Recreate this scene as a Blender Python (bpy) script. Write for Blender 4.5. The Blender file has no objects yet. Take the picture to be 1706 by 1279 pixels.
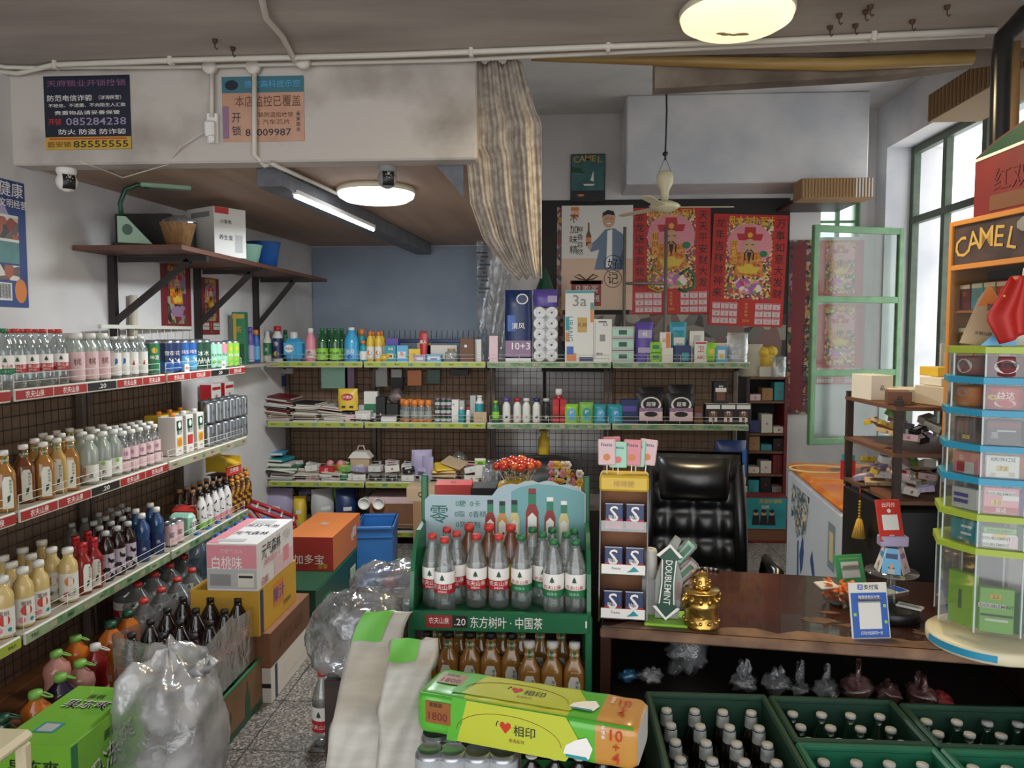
import bpy, math, random
from mathutils import Matrix, Vector, noise as mnoise
random.seed(7)
PI = math.pi
C = bpy.context.scene.collection
SC = bpy.context.scene
# ---------------------------------------------------------------- camera
F = 1280.0; YAW = math.radians(3.5); PITCH = math.radians(3.7); CH = 1.6
cd = bpy.data.cameras.new('camera'); cam = bpy.data.objects.new('camera', cd); C.objects.link(cam)
cd.sensor_width = 36; cd.lens = 36 * F / 1706; cd.clip_start = .05
cam.location = (0, 0, CH); cam.rotation_euler = (math.radians(90) - PITCH, 0, YAW)
SC.camera = cam
# ---------------------------------------------------------------- world: overcast daylight outside the shop front and the windows
w = bpy.data.worlds.new('sky'); SC.world = w; w.use_nodes = True
w.node_tree.nodes['Background'].inputs[0].default_value = (.96, .975, 1, 1)
w.node_tree.nodes['Background'].inputs[1].default_value = 2.4
SC.view_settings.view_transform = 'Standard'; SC.view_settings.look = 'None'
SC.view_settings.gamma = 1; SC.view_settings.use_curve_mapping = False
SC.view_settings.exposure = 0.3
SC.cycles.use_denoising = True
SC.cycles.max_bounces = 8; SC.cycles.diffuse_bounces = 4; SC.cycles.glossy_bounces = 3
SC.cycles.transmission_bounces = 4; SC.cycles.transparent_max_bounces = 24
SC.cycles.sample_clamp_indirect = 4; SC.cycles.caustics_reflective = False; SC.cycles.caustics_refractive = False

def area_lamp(name, loc, rot, size, power, col, shape='DISK', sy=None, spread=None):
    d = bpy.data.lights.new(name, 'AREA'); d.shape = shape; d.size = size
    if sy: d.size_y = sy
    d.energy = power; d.color = col
    if spread: d.spread = spread
    o = bpy.data.objects.new(name, d); C.objects.link(o); o.location = loc; o.rotation_euler = rot
    return o

# a photo pixel (1706 x 1279) as a ray; the point of it at a given depth, side or height
def ray(px, py):
    u = (px - 853) / F; v = (639.5 - py) / F
    cp, sp, cy, sy = math.cos(PITCH), math.sin(PITCH), math.cos(YAW), math.sin(YAW)
    fwd = Vector((-sy * cp, cy * cp, -sp)); right = Vector((cy, sy, 0)); up = Vector((-sy * sp, cy * sp, cp))
    return fwd + right * u + up * v
def WY(px, py, Y):
    d = ray(px, py); return Vector((0, 0, CH)) + d * (Y / d.y)
def WX(px, py, X):
    d = ray(px, py); return Vector((0, 0, CH)) + d * (X / d.x)
def WZ(px, py, Z):
    d = ray(px, py); return Vector((0, 0, CH)) + d * ((Z - CH) / d.z)

# ---------------------------------------------------------------- materials
def lin(c):
    if isinstance(c, str):
        c = [int(c[i:i + 2], 16) / 255 for i in (0, 2, 4)]
    return tuple((x / 12.92 if x <= .04045 else ((x + .055) / 1.055) ** 2.4) for x in c[:3]) + (1,)
MATS = {}
def mat(name, col='808080', rough=.5, metal=0, emit=0, noise=0, scale=8, col2=None, detail=3, bump=0, spec=None, coat=0, stretch=None, ramp=None):
    if name in MATS: return MATS[name]
    m = bpy.data.materials.new(name); m.use_nodes = True; nt = m.node_tree; b = nt.nodes['Principled BSDF']
    b.inputs['Base Color'].default_value = lin(col); b.inputs['Roughness'].default_value = rough
    b.inputs['Metallic'].default_value = metal
    if spec is not None: b.inputs['Specular IOR Level'].default_value = spec
    if coat: b.inputs['Coat Weight'].default_value = coat
    if emit:
        b.inputs['Emission Color'].default_value = lin(col); b.inputs['Emission Strength'].default_value = emit
    if noise or col2 or bump:
        tc = nt.nodes.new('ShaderNodeTexCoord'); n = nt.nodes.new('ShaderNodeTexNoise')
        n.inputs['Scale'].default_value = scale; n.inputs['Detail'].default_value = detail
        src = tc.outputs['Object']
        if stretch:
            mp = nt.nodes.new('ShaderNodeMapping'); mp.inputs['Scale'].default_value = stretch
            nt.links.new(src, mp.inputs[0]); src = mp.outputs[0]
        nt.links.new(src, n.inputs['Vector'])
        if noise or col2:
            r = nt.nodes.new('ShaderNodeValToRGB'); c1 = lin(col)
            c2 = lin(col2) if col2 else tuple(x * (1 - noise) for x in c1[:3]) + (1,)
            lo, hi = ramp or (.35, .65)
            r.color_ramp.elements[0].position = lo; r.color_ramp.elements[0].color = c2
            r.color_ramp.elements[1].position = hi; r.color_ramp.elements[1].color = c1
            nt.links.new(n.outputs[0], r.inputs[0]); nt.links.new(r.outputs[0], b.inputs['Base Color'])
        if bump:
            bp = nt.nodes.new('ShaderNodeBump'); bp.inputs['Strength'].default_value = bump; bp.inputs['Distance'].default_value = .01
            nt.links.new(n.outputs[0], bp.inputs['Height']); nt.links.new(bp.outputs[0], b.inputs['Normal'])
    MATS[name] = m; return m
def clear(name, col='ffffff', gloss=.15, rough=.05, milky=0, mcol='ffffff', bump=0, scale=20, holes=0):
    """thin clear plastic: tinted see-through, with a sheen and, when milky, a share of white diffuse"""
    if name in MATS: return MATS[name]
    m = bpy.data.materials.new(name); m.use_nodes = True; nt = m.node_tree; nt.nodes.clear()
    out = nt.nodes.new('ShaderNodeOutputMaterial'); tr = nt.nodes.new('ShaderNodeBsdfTransparent'); tr.inputs[0].default_value = lin(col)
    gl = nt.nodes.new('ShaderNodeBsdfGlossy'); gl.inputs['Roughness'].default_value = rough; gl.inputs[0].default_value = (.9, .9, .9, 1)
    lw = nt.nodes.new('ShaderNodeLayerWeight'); lw.inputs[0].default_value = .45
    mr = nt.nodes.new('ShaderNodeMapRange'); mr.inputs[3].default_value = gloss * .35; mr.inputs[4].default_value = min(1, gloss * 3.2)
    mx = nt.nodes.new('ShaderNodeMixShader'); L = nt.links.new
    L(lw.outputs['Facing'], mr.inputs[0]); L(mr.outputs[0], mx.inputs[0]); L(gl.outputs[0], mx.inputs[2])
    base = tr.outputs[0]
    if milky:
        df = nt.nodes.new('ShaderNodeBsdfDiffuse'); df.inputs[0].default_value = lin(mcol)
        tl = nt.nodes.new('ShaderNodeBsdfTranslucent'); tl.inputs[0].default_value = lin(mcol)
        dd = nt.nodes.new('ShaderNodeMixShader'); dd.inputs[0].default_value = .35; L(df.outputs[0], dd.inputs[1]); L(tl.outputs[0], dd.inputs[2])
        m2 = nt.nodes.new('ShaderNodeMixShader'); m2.inputs[0].default_value = milky
        L(tr.outputs[0], m2.inputs[1]); L(dd.outputs[0], m2.inputs[2]); base = m2.outputs[0]
        if holes:
            tc = nt.nodes.new('ShaderNodeTexCoord'); n = nt.nodes.new('ShaderNodeTexNoise'); n.inputs['Scale'].default_value = holes
            n.inputs['Detail'].default_value = 4
            r2 = nt.nodes.new('ShaderNodeMapRange'); r2.inputs[1].default_value = .4; r2.inputs[2].default_value = .65
            r2.inputs[3].default_value = milky * .35; r2.inputs[4].default_value = min(1, milky * 1.6)
            L(tc.outputs['Object'], n.inputs['Vector']); L(n.outputs[0], r2.inputs[0]); L(r2.outputs[0], m2.inputs[0])
    if bump:
        tc = nt.nodes.new('ShaderNodeTexCoord'); n = nt.nodes.new('ShaderNodeTexNoise'); n.inputs['Scale'].default_value = scale; n.inputs['Detail'].default_value = 5
        bp = nt.nodes.new('ShaderNodeBump'); bp.inputs['Strength'].default_value = bump; bp.inputs['Distance'].default_value = .03
        L(tc.outputs['Object'], n.inputs['Vector']); L(n.outputs[0], bp.inputs['Height']); L(bp.outputs[0], gl.inputs['Normal'])
    L(base, mx.inputs[1]); L(mx.outputs[0], out.inputs[0]); MATS[name] = m; return m
def speck(name, base, cols, scale, rough=.4, rnd=True, bump=0, spread=None):
    """voronoi cells, each with a colour picked from cols"""
    if name in MATS: return MATS[name]
    m = bpy.data.materials.new(name); m.use_nodes = True; nt = m.node_tree; b = nt.nodes['Principled BSDF']; b.inputs['Roughness'].default_value = rough
    tc = nt.nodes.new('ShaderNodeTexCoord'); v = nt.nodes.new('ShaderNodeTexVoronoi'); v.inputs['Scale'].default_value = scale
    sp = nt.nodes.new('ShaderNodeSeparateColor'); r = nt.nodes.new('ShaderNodeValToRGB'); L = nt.links.new
    r.color_ramp.interpolation = 'CONSTANT'; allc = [base] + list(cols)
    ps = spread or [i / len(allc) for i in range(len(allc))]
    r.color_ramp.elements[0].color = lin(allc[0]); r.color_ramp.elements[0].position = 0
    r.color_ramp.elements[1].color = lin(allc[1]); r.color_ramp.elements[1].position = ps[1]
    for i in range(2, len(allc)):
        e = r.color_ramp.elements.new(ps[i]); e.color = lin(allc[i])
    L(tc.outputs['Object'], v.inputs['Vector']); L(v.outputs['Color'], sp.inputs[0]); L(sp.outputs[0], r.inputs[0]); L(r.outputs[0], b.inputs['Base Color'])
    MATS[name] = m; return m

# ---------------------------------------------------------------- mesh builder
def T(x, y, z, rz=0, rx=0, ry=0, s=1):
    M = Matrix.Translation((x, y, z)) @ Matrix.Rotation(rz, 4, 'Z') @ Matrix.Rotation(ry, 4, 'Y') @ Matrix.Rotation(rx, 4, 'X')
    return M @ Matrix.Scale(s, 4) if s != 1 else M
def FR(x, y, z, rz=0, tilt=0):      # writing frame on a face looking towards -Y (turned by rz)
    return Matrix.Translation((x, y, z)) @ Matrix.Rotation(rz, 4, 'Z') @ Matrix.Rotation(PI / 2 + tilt, 4, 'X')
def LIE(x, y, z, rz=0):             # writing frame on a face looking up
    return Matrix.Translation((x, y, z)) @ Matrix.Rotation(rz, 4, 'Z')
GL = {}
def glyphs(s):
    if s not in GL:
        c = bpy.data.curves.new('t', 'FONT'); c.body = s; c.size = 1; c.align_x = 'CENTER'; c.align_y = 'CENTER'; c.resolution_u = 2
        c.offset = .004
        o = bpy.data.objects.new('t', c); C.objects.link(o)
        bpy.context.view_layer.update()
        me = bpy.data.meshes.new_from_object(o)
        vs = [v.co.copy() for v in me.vertices]; fs = [tuple(p.vertices) for p in me.polygons]
        bpy.data.objects.remove(o); bpy.data.curves.remove(c); bpy.data.meshes.remove(me)
        xs = [v.x for v in vs] or [0]; ys = [v.y for v in vs] or [0]
        cx = (max(xs) + min(xs)) / 2; cy = (max(ys) + min(ys)) / 2
        GL[s] = ([Vector((v.x - cx, v.y - cy, 0)) for v in vs], fs, max(xs) - min(xs), max(ys) - min(ys))
    return GL[s]
class MB:
    def __init__(s): s.v = []; s.f = []; s.mi = []; s.sm = []; s.ms = []
    def add(s, vs, fs, m, M=None, smooth=False):
        if m not in s.ms: s.ms.append(m)
        k = s.ms.index(m); n = len(s.v)
        s.v += [tuple(M @ Vector(v)) if M else tuple(v) for v in vs]
        for f in fs: s.f.append(tuple(n + i for i in f)); s.mi.append(k); s.sm.append(smooth)
        return s
    def box(s, c, d, m, M=None, b=0, top=None, tap=1):
        x, y, z = c; a, e, h = d[0] / 2, d[1] / 2, d[2] / 2
        Mt = (M or Matrix.Identity(4)) @ Matrix.Translation(c)
        b = min(b, a * .9, e * .9, h * .9)
        if b <= 0:
            vs = [(sx * a * (tap if sz > 0 else 1), sy * e * (tap if sz > 0 else 1), sz * h) for sz in (-1, 1) for sy in (-1, 1) for sx in (-1, 1)]
            fs = [(0, 2, 3, 1), (4, 5, 7, 6), (0, 1, 5, 4), (2, 6, 7, 3), (0, 4, 6, 2), (1, 3, 7, 5)]
            return s.add(vs, fs, m, Mt)
        vs = []; ix = {}
        for sz in (-1, 1):
            for sy in (-1, 1):
                for sx in (-1, 1):
                    t = tap if sz > 0 else 1
                    for ax in range(3):
                        p = [sx * (a - (b if ax != 0 else 0)) * t, sy * (e - (b if ax != 1 else 0)) * t, sz * (h - (b if ax != 2 else 0))]
                        ix[(sx, sy, sz, ax)] = len(vs); vs.append(p)
        g = lambda a_, b_, c_, d_: ix[(a_, b_, c_, d_)]
        fs = []
        for q in (-1, 1):
            fs.append([g(q, -1, -1, 0), g(q, 1, -1, 0), g(q, 1, 1, 0), g(q, -1, 1, 0)][::q])
            fs.append([g(-1, q, -1, 1), g(-1, q, 1, 1), g(1, q, 1, 1), g(1, q, -1, 1)][::q])
            fs.append([g(-1, -1, q, 2), g(1, -1, q, 2), g(1, 1, q, 2), g(-1, 1, q, 2)][::q])
        for p in (-1, 1):
            for q in (-1, 1):
                fs.append([g(-1, p, q, 1), g(1, p, q, 1), g(1, p, q, 2), g(-1, p, q, 2)][::(1 if p * q < 0 else -1) * 1])
                fs.append([g(p, -1, q, 0), g(p, 1, q, 0), g(p, 1, q, 2), g(p, -1, q, 2)][::(-1 if p * q < 0 else 1)])
                fs.append([g(p, q, -1, 0), g(p, q, 1, 0), g(p, q, 1, 1), g(p, q, -1, 1)][::(-1 if p * q > 0 else 1)])
                for r in (-1, 1):
                    fs.append([g(p, q, r, 0), g(p, q, r, 1), g(p, q, r, 2)][::(1 if p * q * r > 0 else -1)])
        return s.add(vs, fs, m, Mt)
    def lathe(s, prof, m, n=16, M=None, cap=True, smooth=True, sq=0, a0=0, a1=2 * PI):
        """turn (r, z) about z; sq > 0 pushes the section towards a square"""
        vs = []; fs = []; full = abs(a1 - a0 - 2 * PI) < 1e-6; nn = n if full else n + 1
        for r, z in prof:
            for i in range(nn):
                a = a0 + (a1 - a0) * i / n; k = 1
                if sq: k = (1 + sq * .0) / ((abs(math.cos(a)) ** (2 + 6 * sq) + abs(math.sin(a)) ** (2 + 6 * sq)) ** (1 / (2 + 6 * sq)))
                vs.append((r * k * math.cos(a), r * k * math.sin(a), z))
        for j in range(len(prof) - 1):
            for i in range(n):
                i2 = (i + 1) % n if full else i + 1
                fs.append((j * nn + i, j * nn + i2, (j + 1) * nn + i2, (j + 1) * nn + i))
        if cap and full:
            if prof[0][0] > 1e-5: fs.append(tuple(range(n))[::-1])
            if prof[-1][0] > 1e-5: fs.append(tuple((len(prof) - 1) * nn + i for i in range(n)))
        return s.add(vs, fs, m, M, smooth)
    def tube(s, pts, r, m, n=6, M=None, closed=False, smooth=True):
        pts = [Vector(p) for p in pts]; vs = []; fs = []; N = len(pts); up = None
        rs = r if isinstance(r, (list, tuple)) else [r] * N
        for i, p in enumerate(pts):
            if closed: t = pts[(i + 1) % N] - pts[i - 1]
            else: t = pts[min(i + 1, N - 1)] - pts[max(i - 1, 0)]
            t = t.normalized() if t.length > 1e-9 else Vector((0, 0, 1))
            if up is None: up = t.orthogonal().normalized()
            up = up - t * up.dot(t); up = up.normalized() if up.length > 1e-6 else t.orthogonal().normalized()
            b = t.cross(up)
            for k in range(n):
                a = 2 * PI * k / n + PI / n; vs.append(p + (up * math.cos(a) + b * math.sin(a)) * rs[i])
        for i in range(N if closed else N - 1):
            j = (i + 1) % N
            for k in range(n): fs.append((i * n + k, i * n + (k + 1) % n, j * n + (k + 1) % n, j * n + k))
        if not closed: fs.append(tuple(range(n))[::-1]); fs.append(tuple((N - 1) * n + k for k in range(n)))
        return s.add(vs, fs, m, M, smooth)
    def prism(s, poly, d, m, M=None, side=None):
        """polygon in x,y pulled up by d in z"""
        n = len(poly); A = sum(poly[i][0] * poly[(i + 1) % n][1] - poly[(i + 1) % n][0] * poly[i][1] for i in range(n))
        if A < 0: poly = poly[::-1]
        vs = [(x, y, 0) for x, y in poly] + [(x, y, d) for x, y in poly]
        s.add(vs, [tuple(range(n, 2 * n))] + ([tuple(range(n))[::-1]] if d else []), m, M)
        if d: s.add(vs, [(i, (i + 1) % n, n + (i + 1) % n, n + i) for i in range(n)], side or m, M)
        return s
    def flat(s, poly, m, M, z=.0006): # thin printed patch on a face
        return s.prism(poly, 0, m, M @ Matrix.Translation((0, 0, z)))
    def rect(s, x, y, w_, h, m, M, z=.0006): return s.flat([(x - w_ / 2, y - h / 2), (x + w_ / 2, y - h / 2), (x + w_ / 2, y + h / 2), (x - w_ / 2, y + h / 2)], m, M, z)
    def disc(s, x, y, rx, ry, m, M, z=.0006, n=14): return s.flat([(x + rx * math.cos(2 * PI * i / n), y + ry * math.sin(2 * PI * i / n)) for i in range(n)], m, M, z)
    def text(s, st, size, m, M, bend=None, z=.001, wid=None, vert=False, hgt=None):
        """writing; size = letter height (em), wid = fit to this width; bend = radius of a cylinder about local z"""
        if vert:
            n = len(st)
            for i, ch in enumerate(st): s.text(ch, size, m, M @ Matrix.Translation((0, (n / 2 - .5 - i) * size * 1.15, 0)), z=z)
            return s
        vs, fs, w_, h = glyphs(st)
        kx = size; ky = size
        if wid: kx = wid / max(w_, 1e-6); ky = min(size, kx * 1.6) if not hgt else size
        if hgt: ky = hgt / max(h, 1e-6)
        if bend:
            out = []
            for v in vs:
                a = v.x * kx / bend; out.append(Vector(((bend + z) * math.sin(a), -(bend + z) * math.cos(a), v.y * ky)))
            return s.add(out, fs, m, M)
        return s.add([Vector((v.x * kx, v.y * ky, z)) for v in vs], fs, m, M)
    def surf(s, fn, nu, nv, m, th=0, smooth=True, M=None):
        P = [[Vector(fn(i / nu, j / nv)) for j in range(nv + 1)] for i in range(nu + 1)]
        vs = [p for r in P for p in r]; k = nv + 1
        fs = [(i * k + j, (i + 1) * k + j, (i + 1) * k + j + 1, i * k + j + 1) for i in range(nu) for j in range(nv)]
        if th:
            N = []
            for i in range(nu + 1):
                for j in range(nv + 1):
                    a = P[min(i + 1, nu)][j] - P[max(i - 1, 0)][j]; b = P[i][min(j + 1, nv)] - P[i][max(j - 1, 0)]
                    q = a.cross(b); N.append(q.normalized() if q.length > 1e-12 else Vector((0, 0, 1)))
            n0 = len(vs); vs = vs + [v - q * th for v, q in zip(vs, N)]
            fs = fs + [tuple(n0 + q for q in f)[::-1] for f in fs]
            ring = [i * k for i in range(nu + 1)] + [nu * k + j for j in range(1, nv + 1)] + [i * k + nv for i in range(nu - 1, -1, -1)] + [j for j in range(nv - 1, 0, -1)]
            fs += [(ring[i], n0 + ring[i], n0 + ring[(i + 1) % len(ring)], ring[(i + 1) % len(ring)]) for i in range(len(ring))]
        return s.add(vs, fs, m, M, smooth)
    def ball(s, c, r, m, n=10, M=None, sc=(1, 1, 1), jit=0, seed=0):
        vs = []; fs = []; h = n // 2 + 1
        for j in range(h + 1):
            t = PI * j / h
            for i in range(n):
                a = 2 * PI * i / n; p = Vector((math.sin(t) * math.cos(a), math.sin(t) * math.sin(a), math.cos(t)))
                k = 1 + (jit * mnoise.noise(p * 2.2 + Vector((seed * 3.1, seed, 0))) if jit else 0)
                vs.append((c[0] + p.x * r * sc[0] * k, c[1] + p.y * r * sc[1] * k, c[2] + p.z * r * sc[2] * k))
        for j in range(h):
            for i in range(n): fs.append((j * n + i, (j + 1) * n + i, (j + 1) * n + (i + 1) % n, j * n + (i + 1) % n))
        return s.add(vs, fs, m, M, True)
    def build(s, name, parent=None, loc=None, rz=0, rot=None):
        me = bpy.data.meshes.new(name); me.from_pydata(s.v, [], s.f)
        for m in s.ms: me.materials.append(MATS[m] if isinstance(m, str) else m)
        me.polygons.foreach_set('material_index', s.mi); me.polygons.foreach_set('use_smooth', s.sm); me.update()
        o = bpy.data.objects.new(name, me); C.objects.link(o)
        if parent: o.parent = parent
        if loc: o.location = loc
        if rot: o.rotation_euler = rot
        elif rz: o.rotation_euler = (0, 0, rz)
        return o
def tag(o, label, cat, group=None, kind=None):
    if label: o['label'] = label
    if cat: o['category'] = cat
    if group: o['group'] = group
    if kind: o['kind'] = kind
    return o
def thing(name, label, cat, loc=(0, 0, 0), rz=0, group=None):
    o = bpy.data.objects.new(name, None); C.objects.link(o); o.location = loc; o.rotation_euler = (0, 0, rz); o.empty_display_size = .05
    return tag(o, label, cat, group)
def struct(name, mb, parent=None):
    o = mb.build(name, parent)
    if not parent: o['kind'] = 'structure'
    return o
def dup(root, loc, rz=0, label=None, group=None, rot=None, scale=None):
    r = root.copy(); C.objects.link(r); r.location = loc; r.rotation_euler = rot or (0, 0, rz)
    if scale: r.scale = (scale,) * 3 if isinstance(scale, (int, float)) else scale
    if label: r['label'] = label
    if group: r['group'] = group
    for ch in root.children:
        c = ch.copy(); C.objects.link(c); c.parent = r
        for g in ch.children: d = g.copy(); C.objects.link(d); d.parent = c
    return r
class Proto:
    """a thing built once; the first placement moves it, later ones copy it"""
    def __init__(s, root): s.r = root; s.used = False
    def put(s, loc, rz=0, label=None, group=None, rot=None, scale=None):
        if s.used: return dup(s.r, loc, rz, label, group, rot, scale)
        s.used = True; s.r.location = loc; s.r.rotation_euler = rot or (0, 0, rz)
        if scale: s.r.scale = (scale,) * 3 if isinstance(scale, (int, float)) else scale
        if label: s.r['label'] = label
        if group: s.r['group'] = group
        return s.r
ORD = ['first', 'second', 'third', 'fourth', 'fifth', 'sixth', 'seventh', 'eighth', 'ninth', 'tenth', 'eleventh', 'twelfth', 'thirteenth', 'fourteenth', 'fifteenth', 'sixteenth', 'seventeenth', 'eighteenth', 'nineteenth', 'twentieth', 'twenty-first', 'twenty-second', 'twenty-third', 'twenty-fourth']
def nth(i, n, a='left'):
    """place in a row counted from one side"""
    if n == 1: return 'only'
    return 'first' if i == 0 else ('last' if i == n - 1 else ORD[i])
# ---------------------------------------------------------------- the room
YB = 6.7; XR = 2.64; ZC = 2.78; ZH = 3.47; YL = 3.38; ZS = 2.37; XS_ = -.36
def wallx(y): return -2.46 + (y - 3.38) * .0873
mat('plaster', 'd3cfcc', .9, col2='bab7b5', scale=1.6, detail=5, bump=.15, ramp=(.3, .55))
mat('plaster_blue', '9aa6b4', .85, col2='8b97a6', scale=2, detail=4)
mat('plaster_white', 'e0dedc', .85, col2='c2c4c9', scale=2, detail=4)
mat('ceiling', 'b3aaa1', .95, col2='8f877e', scale=1.3, detail=6, bump=.3, stretch=(.6, 2.5, 1), ramp=(.32, .62))
mat('beam_paint', 'c3bcb4', .9, col2='8f867c', scale=2.5, detail=8, ramp=(.22, .45))
mat('soffit', 'b59a86', .6, col2='a08470', scale=1.5, detail=4, stretch=(4, .5, 1))
mat('dark_wood', '3a2a22', .5, col2='2a1e18', scale=6, stretch=(1, 1, 6))
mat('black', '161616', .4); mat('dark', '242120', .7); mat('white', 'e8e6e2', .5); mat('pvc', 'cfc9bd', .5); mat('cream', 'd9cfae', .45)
mat('grey', '8a8a88', .6); mat('brown_edge', '5a3c2c', .7)
def terrazzo():
    m = bpy.data.materials.new('terrazzo'); m.use_nodes = True; nt = m.node_tree; b = nt.nodes['Principled BSDF']; b.inputs['Roughness'].default_value = .45
    L = nt.links.new; tc = nt.nodes.new('ShaderNodeTexCoord'); v = nt.nodes.new('ShaderNodeTexVoronoi'); v.inputs['Scale'].default_value = 130
    sp = nt.nodes.new('ShaderNodeSeparateColor'); r = nt.nodes.new('ShaderNodeValToRGB'); r.color_ramp.interpolation = 'CONSTANT'
    for i, (p, c) in enumerate([(0, '5a544e'), (.35, '7c756d'), (.6, '9c948a'), (.8, '686159'), (.93, '3a3532')]):
        e = r.color_ramp.elements[i] if i < 2 else r.color_ramp.elements.new(p); e.position = p; e.color = lin(c)
    br = nt.nodes.new('ShaderNodeTexBrick'); br.offset = 0; br.inputs['Scale'].default_value = 1; br.inputs['Brick Width'].default_value = .4; br.inputs['Row Height'].default_value = .4
    br.inputs['Mortar Size'].default_value = .003; br.inputs['Color1'].default_value = br.inputs['Color2'].default_value = (1, 1, 1, 1); br.inputs['Mortar'].default_value = (.12, .11, .1, 1)
    mx = nt.nodes.new('ShaderNodeMixRGB'); mx.blend_type = 'MULTIPLY'; mx.inputs[0].default_value = 1
    L(tc.outputs['Object'], v.inputs['Vector']); L(v.outputs['Color'], sp.inputs[0]); L(sp.outputs[0], r.inputs[0]); L(tc.outputs['Object'], br.inputs['Vector'])
    L(r.outputs[0], mx.inputs[1]); L(br.outputs[0], mx.inputs[2]); L(mx.outputs[0], b.inputs['Base Color']); MATS['terrazzo'] = m
terrazzo()
YF = -1.6
struct('floor', MB().box((.1, 2.7, -.1), (6.4, 8.6, .2), 'terrazzo'))
# left wall, slightly out of square
pl = [(wallx(YF), YF), (wallx(YB + .2), YB + .2), (wallx(YB) - .25, YB + .2), (wallx(YF) - .25, YF)]
struct('wall_left', MB().prism(pl, ZH, 'plaster'))
# back wall with a small window near the right corner
b0 = WY(1366, 395, YB); b1 = WY(1438, 322, YB)
mb = MB(); zt = ZH + .1
def wall_hole(mb, a0, a1, h0, h1, z0, z1, m, axis, p0, p1, zbot=0, ztop=ZH):
    """wall along an axis (a0..a1) between planes p0..p1, with an opening h0..h1 x z0..z1"""
    for (u0, u1, v0, v1) in ((a0, h0, zbot, ztop), (h1, a1, zbot, ztop), (h0, h1, zbot, z0), (h0, h1, z1, ztop)):
        if u1 - u0 < 1e-4 or v1 - v0 < 1e-4: continue
        c = ((u0 + u1) / 2, (p0 + p1) / 2, (v0 + v1) / 2); d = (u1 - u0, p1 - p0, v1 - v0)
        if axis == 'y': c = (c[1], c[0], c[2]); d = (d[1], d[0], d[2])
        mb.box(c, d, m)
wall_hole(mb, wallx(YB) - .0, XR, b0.x, b1.x, b0.z, b1.z, 'plaster', 'x', YB, YB + .25)
struct('wall_back', mb)
# blue painted stretch of the back wall inside the alcove
struct('trim_1', MB().box(((wallx(YB) - .62) / 2 + .0, YB - .012, 1.2), (-.62 - wallx(YB) - .01, .02, 2.32), 'plaster_blue'))
# right wall with the tall window
WZ0, WZ1, WY0, WY1 = .66, WX(1467, 253, XR).z, 4.35, 6.49
mb = MB(); wall_hole(mb, YF, YB + .25, WY0, WY1, WZ0, WZ1, 'plaster_white', 'y', XR, XR + .45)
struct('wall_right', mb)
mat('window_green', '4d5a48', .5, noise=.3, scale=10); mat('sash_green', '6f9c6e', .45, noise=.25, scale=9)
clear('glass', 'eef4f2', gloss=.12, rough=.03); clear('dusty_glass', 'e4ece8', gloss=.06, rough=.1, milky=.03)
mb = MB(); xf = 2.86; yy = [WY0, 4.9, 5.42, 5.95, WY1]
for y in yy: mb.box((xf, min(max(y, WY0 + .025), WY1 - .025), (WZ0 + WZ1) / 2), (.06, .05, WZ1 - WZ0), 'window_green', b=.006)
zm = WX(1510, 372, xf).z
for z in (WZ0 + .025, zm, WZ1 - .03): mb.box((xf, (WY0 + WY1) / 2, z), (.064, WY1 - WY0, .055), 'window_green', b=.006)
for z in (1.35, 1.95): mb.box((xf + .02, (WY0 + 5.42) / 2, z), (.03, 5.42 - WY0, .03), 'window_green')
for y in (4.65, 5.2): mb.box((xf + .02, y, (WZ0 + zm) / 2), (.035, .035, zm - WZ0), 'window_green')
wd = struct('window_1', mb)
struct('window_pane', MB().box((xf, (WY0 + 5.42) / 2, (WZ0 + WZ1) / 2), (.004, 5.42 - WY0, WZ1 - WZ0 - .04), 'glass'), wd)
struct('window_handle', MB().box((xf - .05, 5.36, 2.0), (.03, .02, .14), 'black', b=.005), wd)
# small window in the back wall
mb = MB(); zc = (b0.z + b1.z) / 2; xc = (b0.x + b1.x) / 2
for x in (b0.x + .015, xc, b1.x - .015): mb.box((x, YB + .1, zc), (.03, .04, b1.z - b0.z), 'sash_green')
mb.box((xc, YB + .1, zc - .04), (b1.x - b0.x, .035, .02), 'sash_green'); wd2 = struct('window_2', mb)
struct('window_pane', MB().box((xc, YB + .1, zc), (b1.x - b0.x, .004, b1.z - b0.z), 'dusty_glass'), wd2)
# ceilings: low front slab, high rear ceiling, alcove soffit
mb = MB().box((.1, (YF + YL) / 2, ZC + .14), (6.0, YL - YF, .28), 'ceiling'); mb.box((.1, (YL + .0) - .02, ZC + .45), (6.0, .04, .4), 'plaster'); struct('ceiling', mb)
struct('ceiling_high', MB().box((.3, (YL + YB) / 2 + .1, ZH + .1), (6.0, YB - YL + .3, .2), 'plaster'))
xl = wallx(YL) - .02
mb = MB(); mb.prism([(wallx(YL) + .005, YL + .12), (XS_, YL + .12), (XS_, YB - .03), (wallx(YB) + .005, YB - .03)], .06, 'soffit', T(0, 0, ZS)); struct('ceiling_alcove', mb)
mb = MB().box(((xl + XS_) / 2, YL + .06, (ZS + ZC) / 2 - .005), (XS_ - xl, .12, ZC - ZS + .01), 'beam_paint', b=.008); struct('beam_front', mb)
mb = MB().box((XS_ - .05, (YL + .12 + YB) / 2, (ZS + .06 + ZH) / 2), (.08, YB - YL - .16, ZH - ZS - .06), 'plaster'); struct('wall_loft', mb)
# boxed-in duct at the upper right of the back wall
q0 = WY(1043, 307, 6.2); q1 = WY(1450, 163, 6.2)
mb = MB().box(((q0.x + q1.x) / 2, (6.2 + YB) / 2, (q0.z + ZH) / 2), (q1.x - q0.x, YB - 6.2, ZH - q0.z), 'plaster_white', b=.01); struct('wall_duct', mb)
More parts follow.
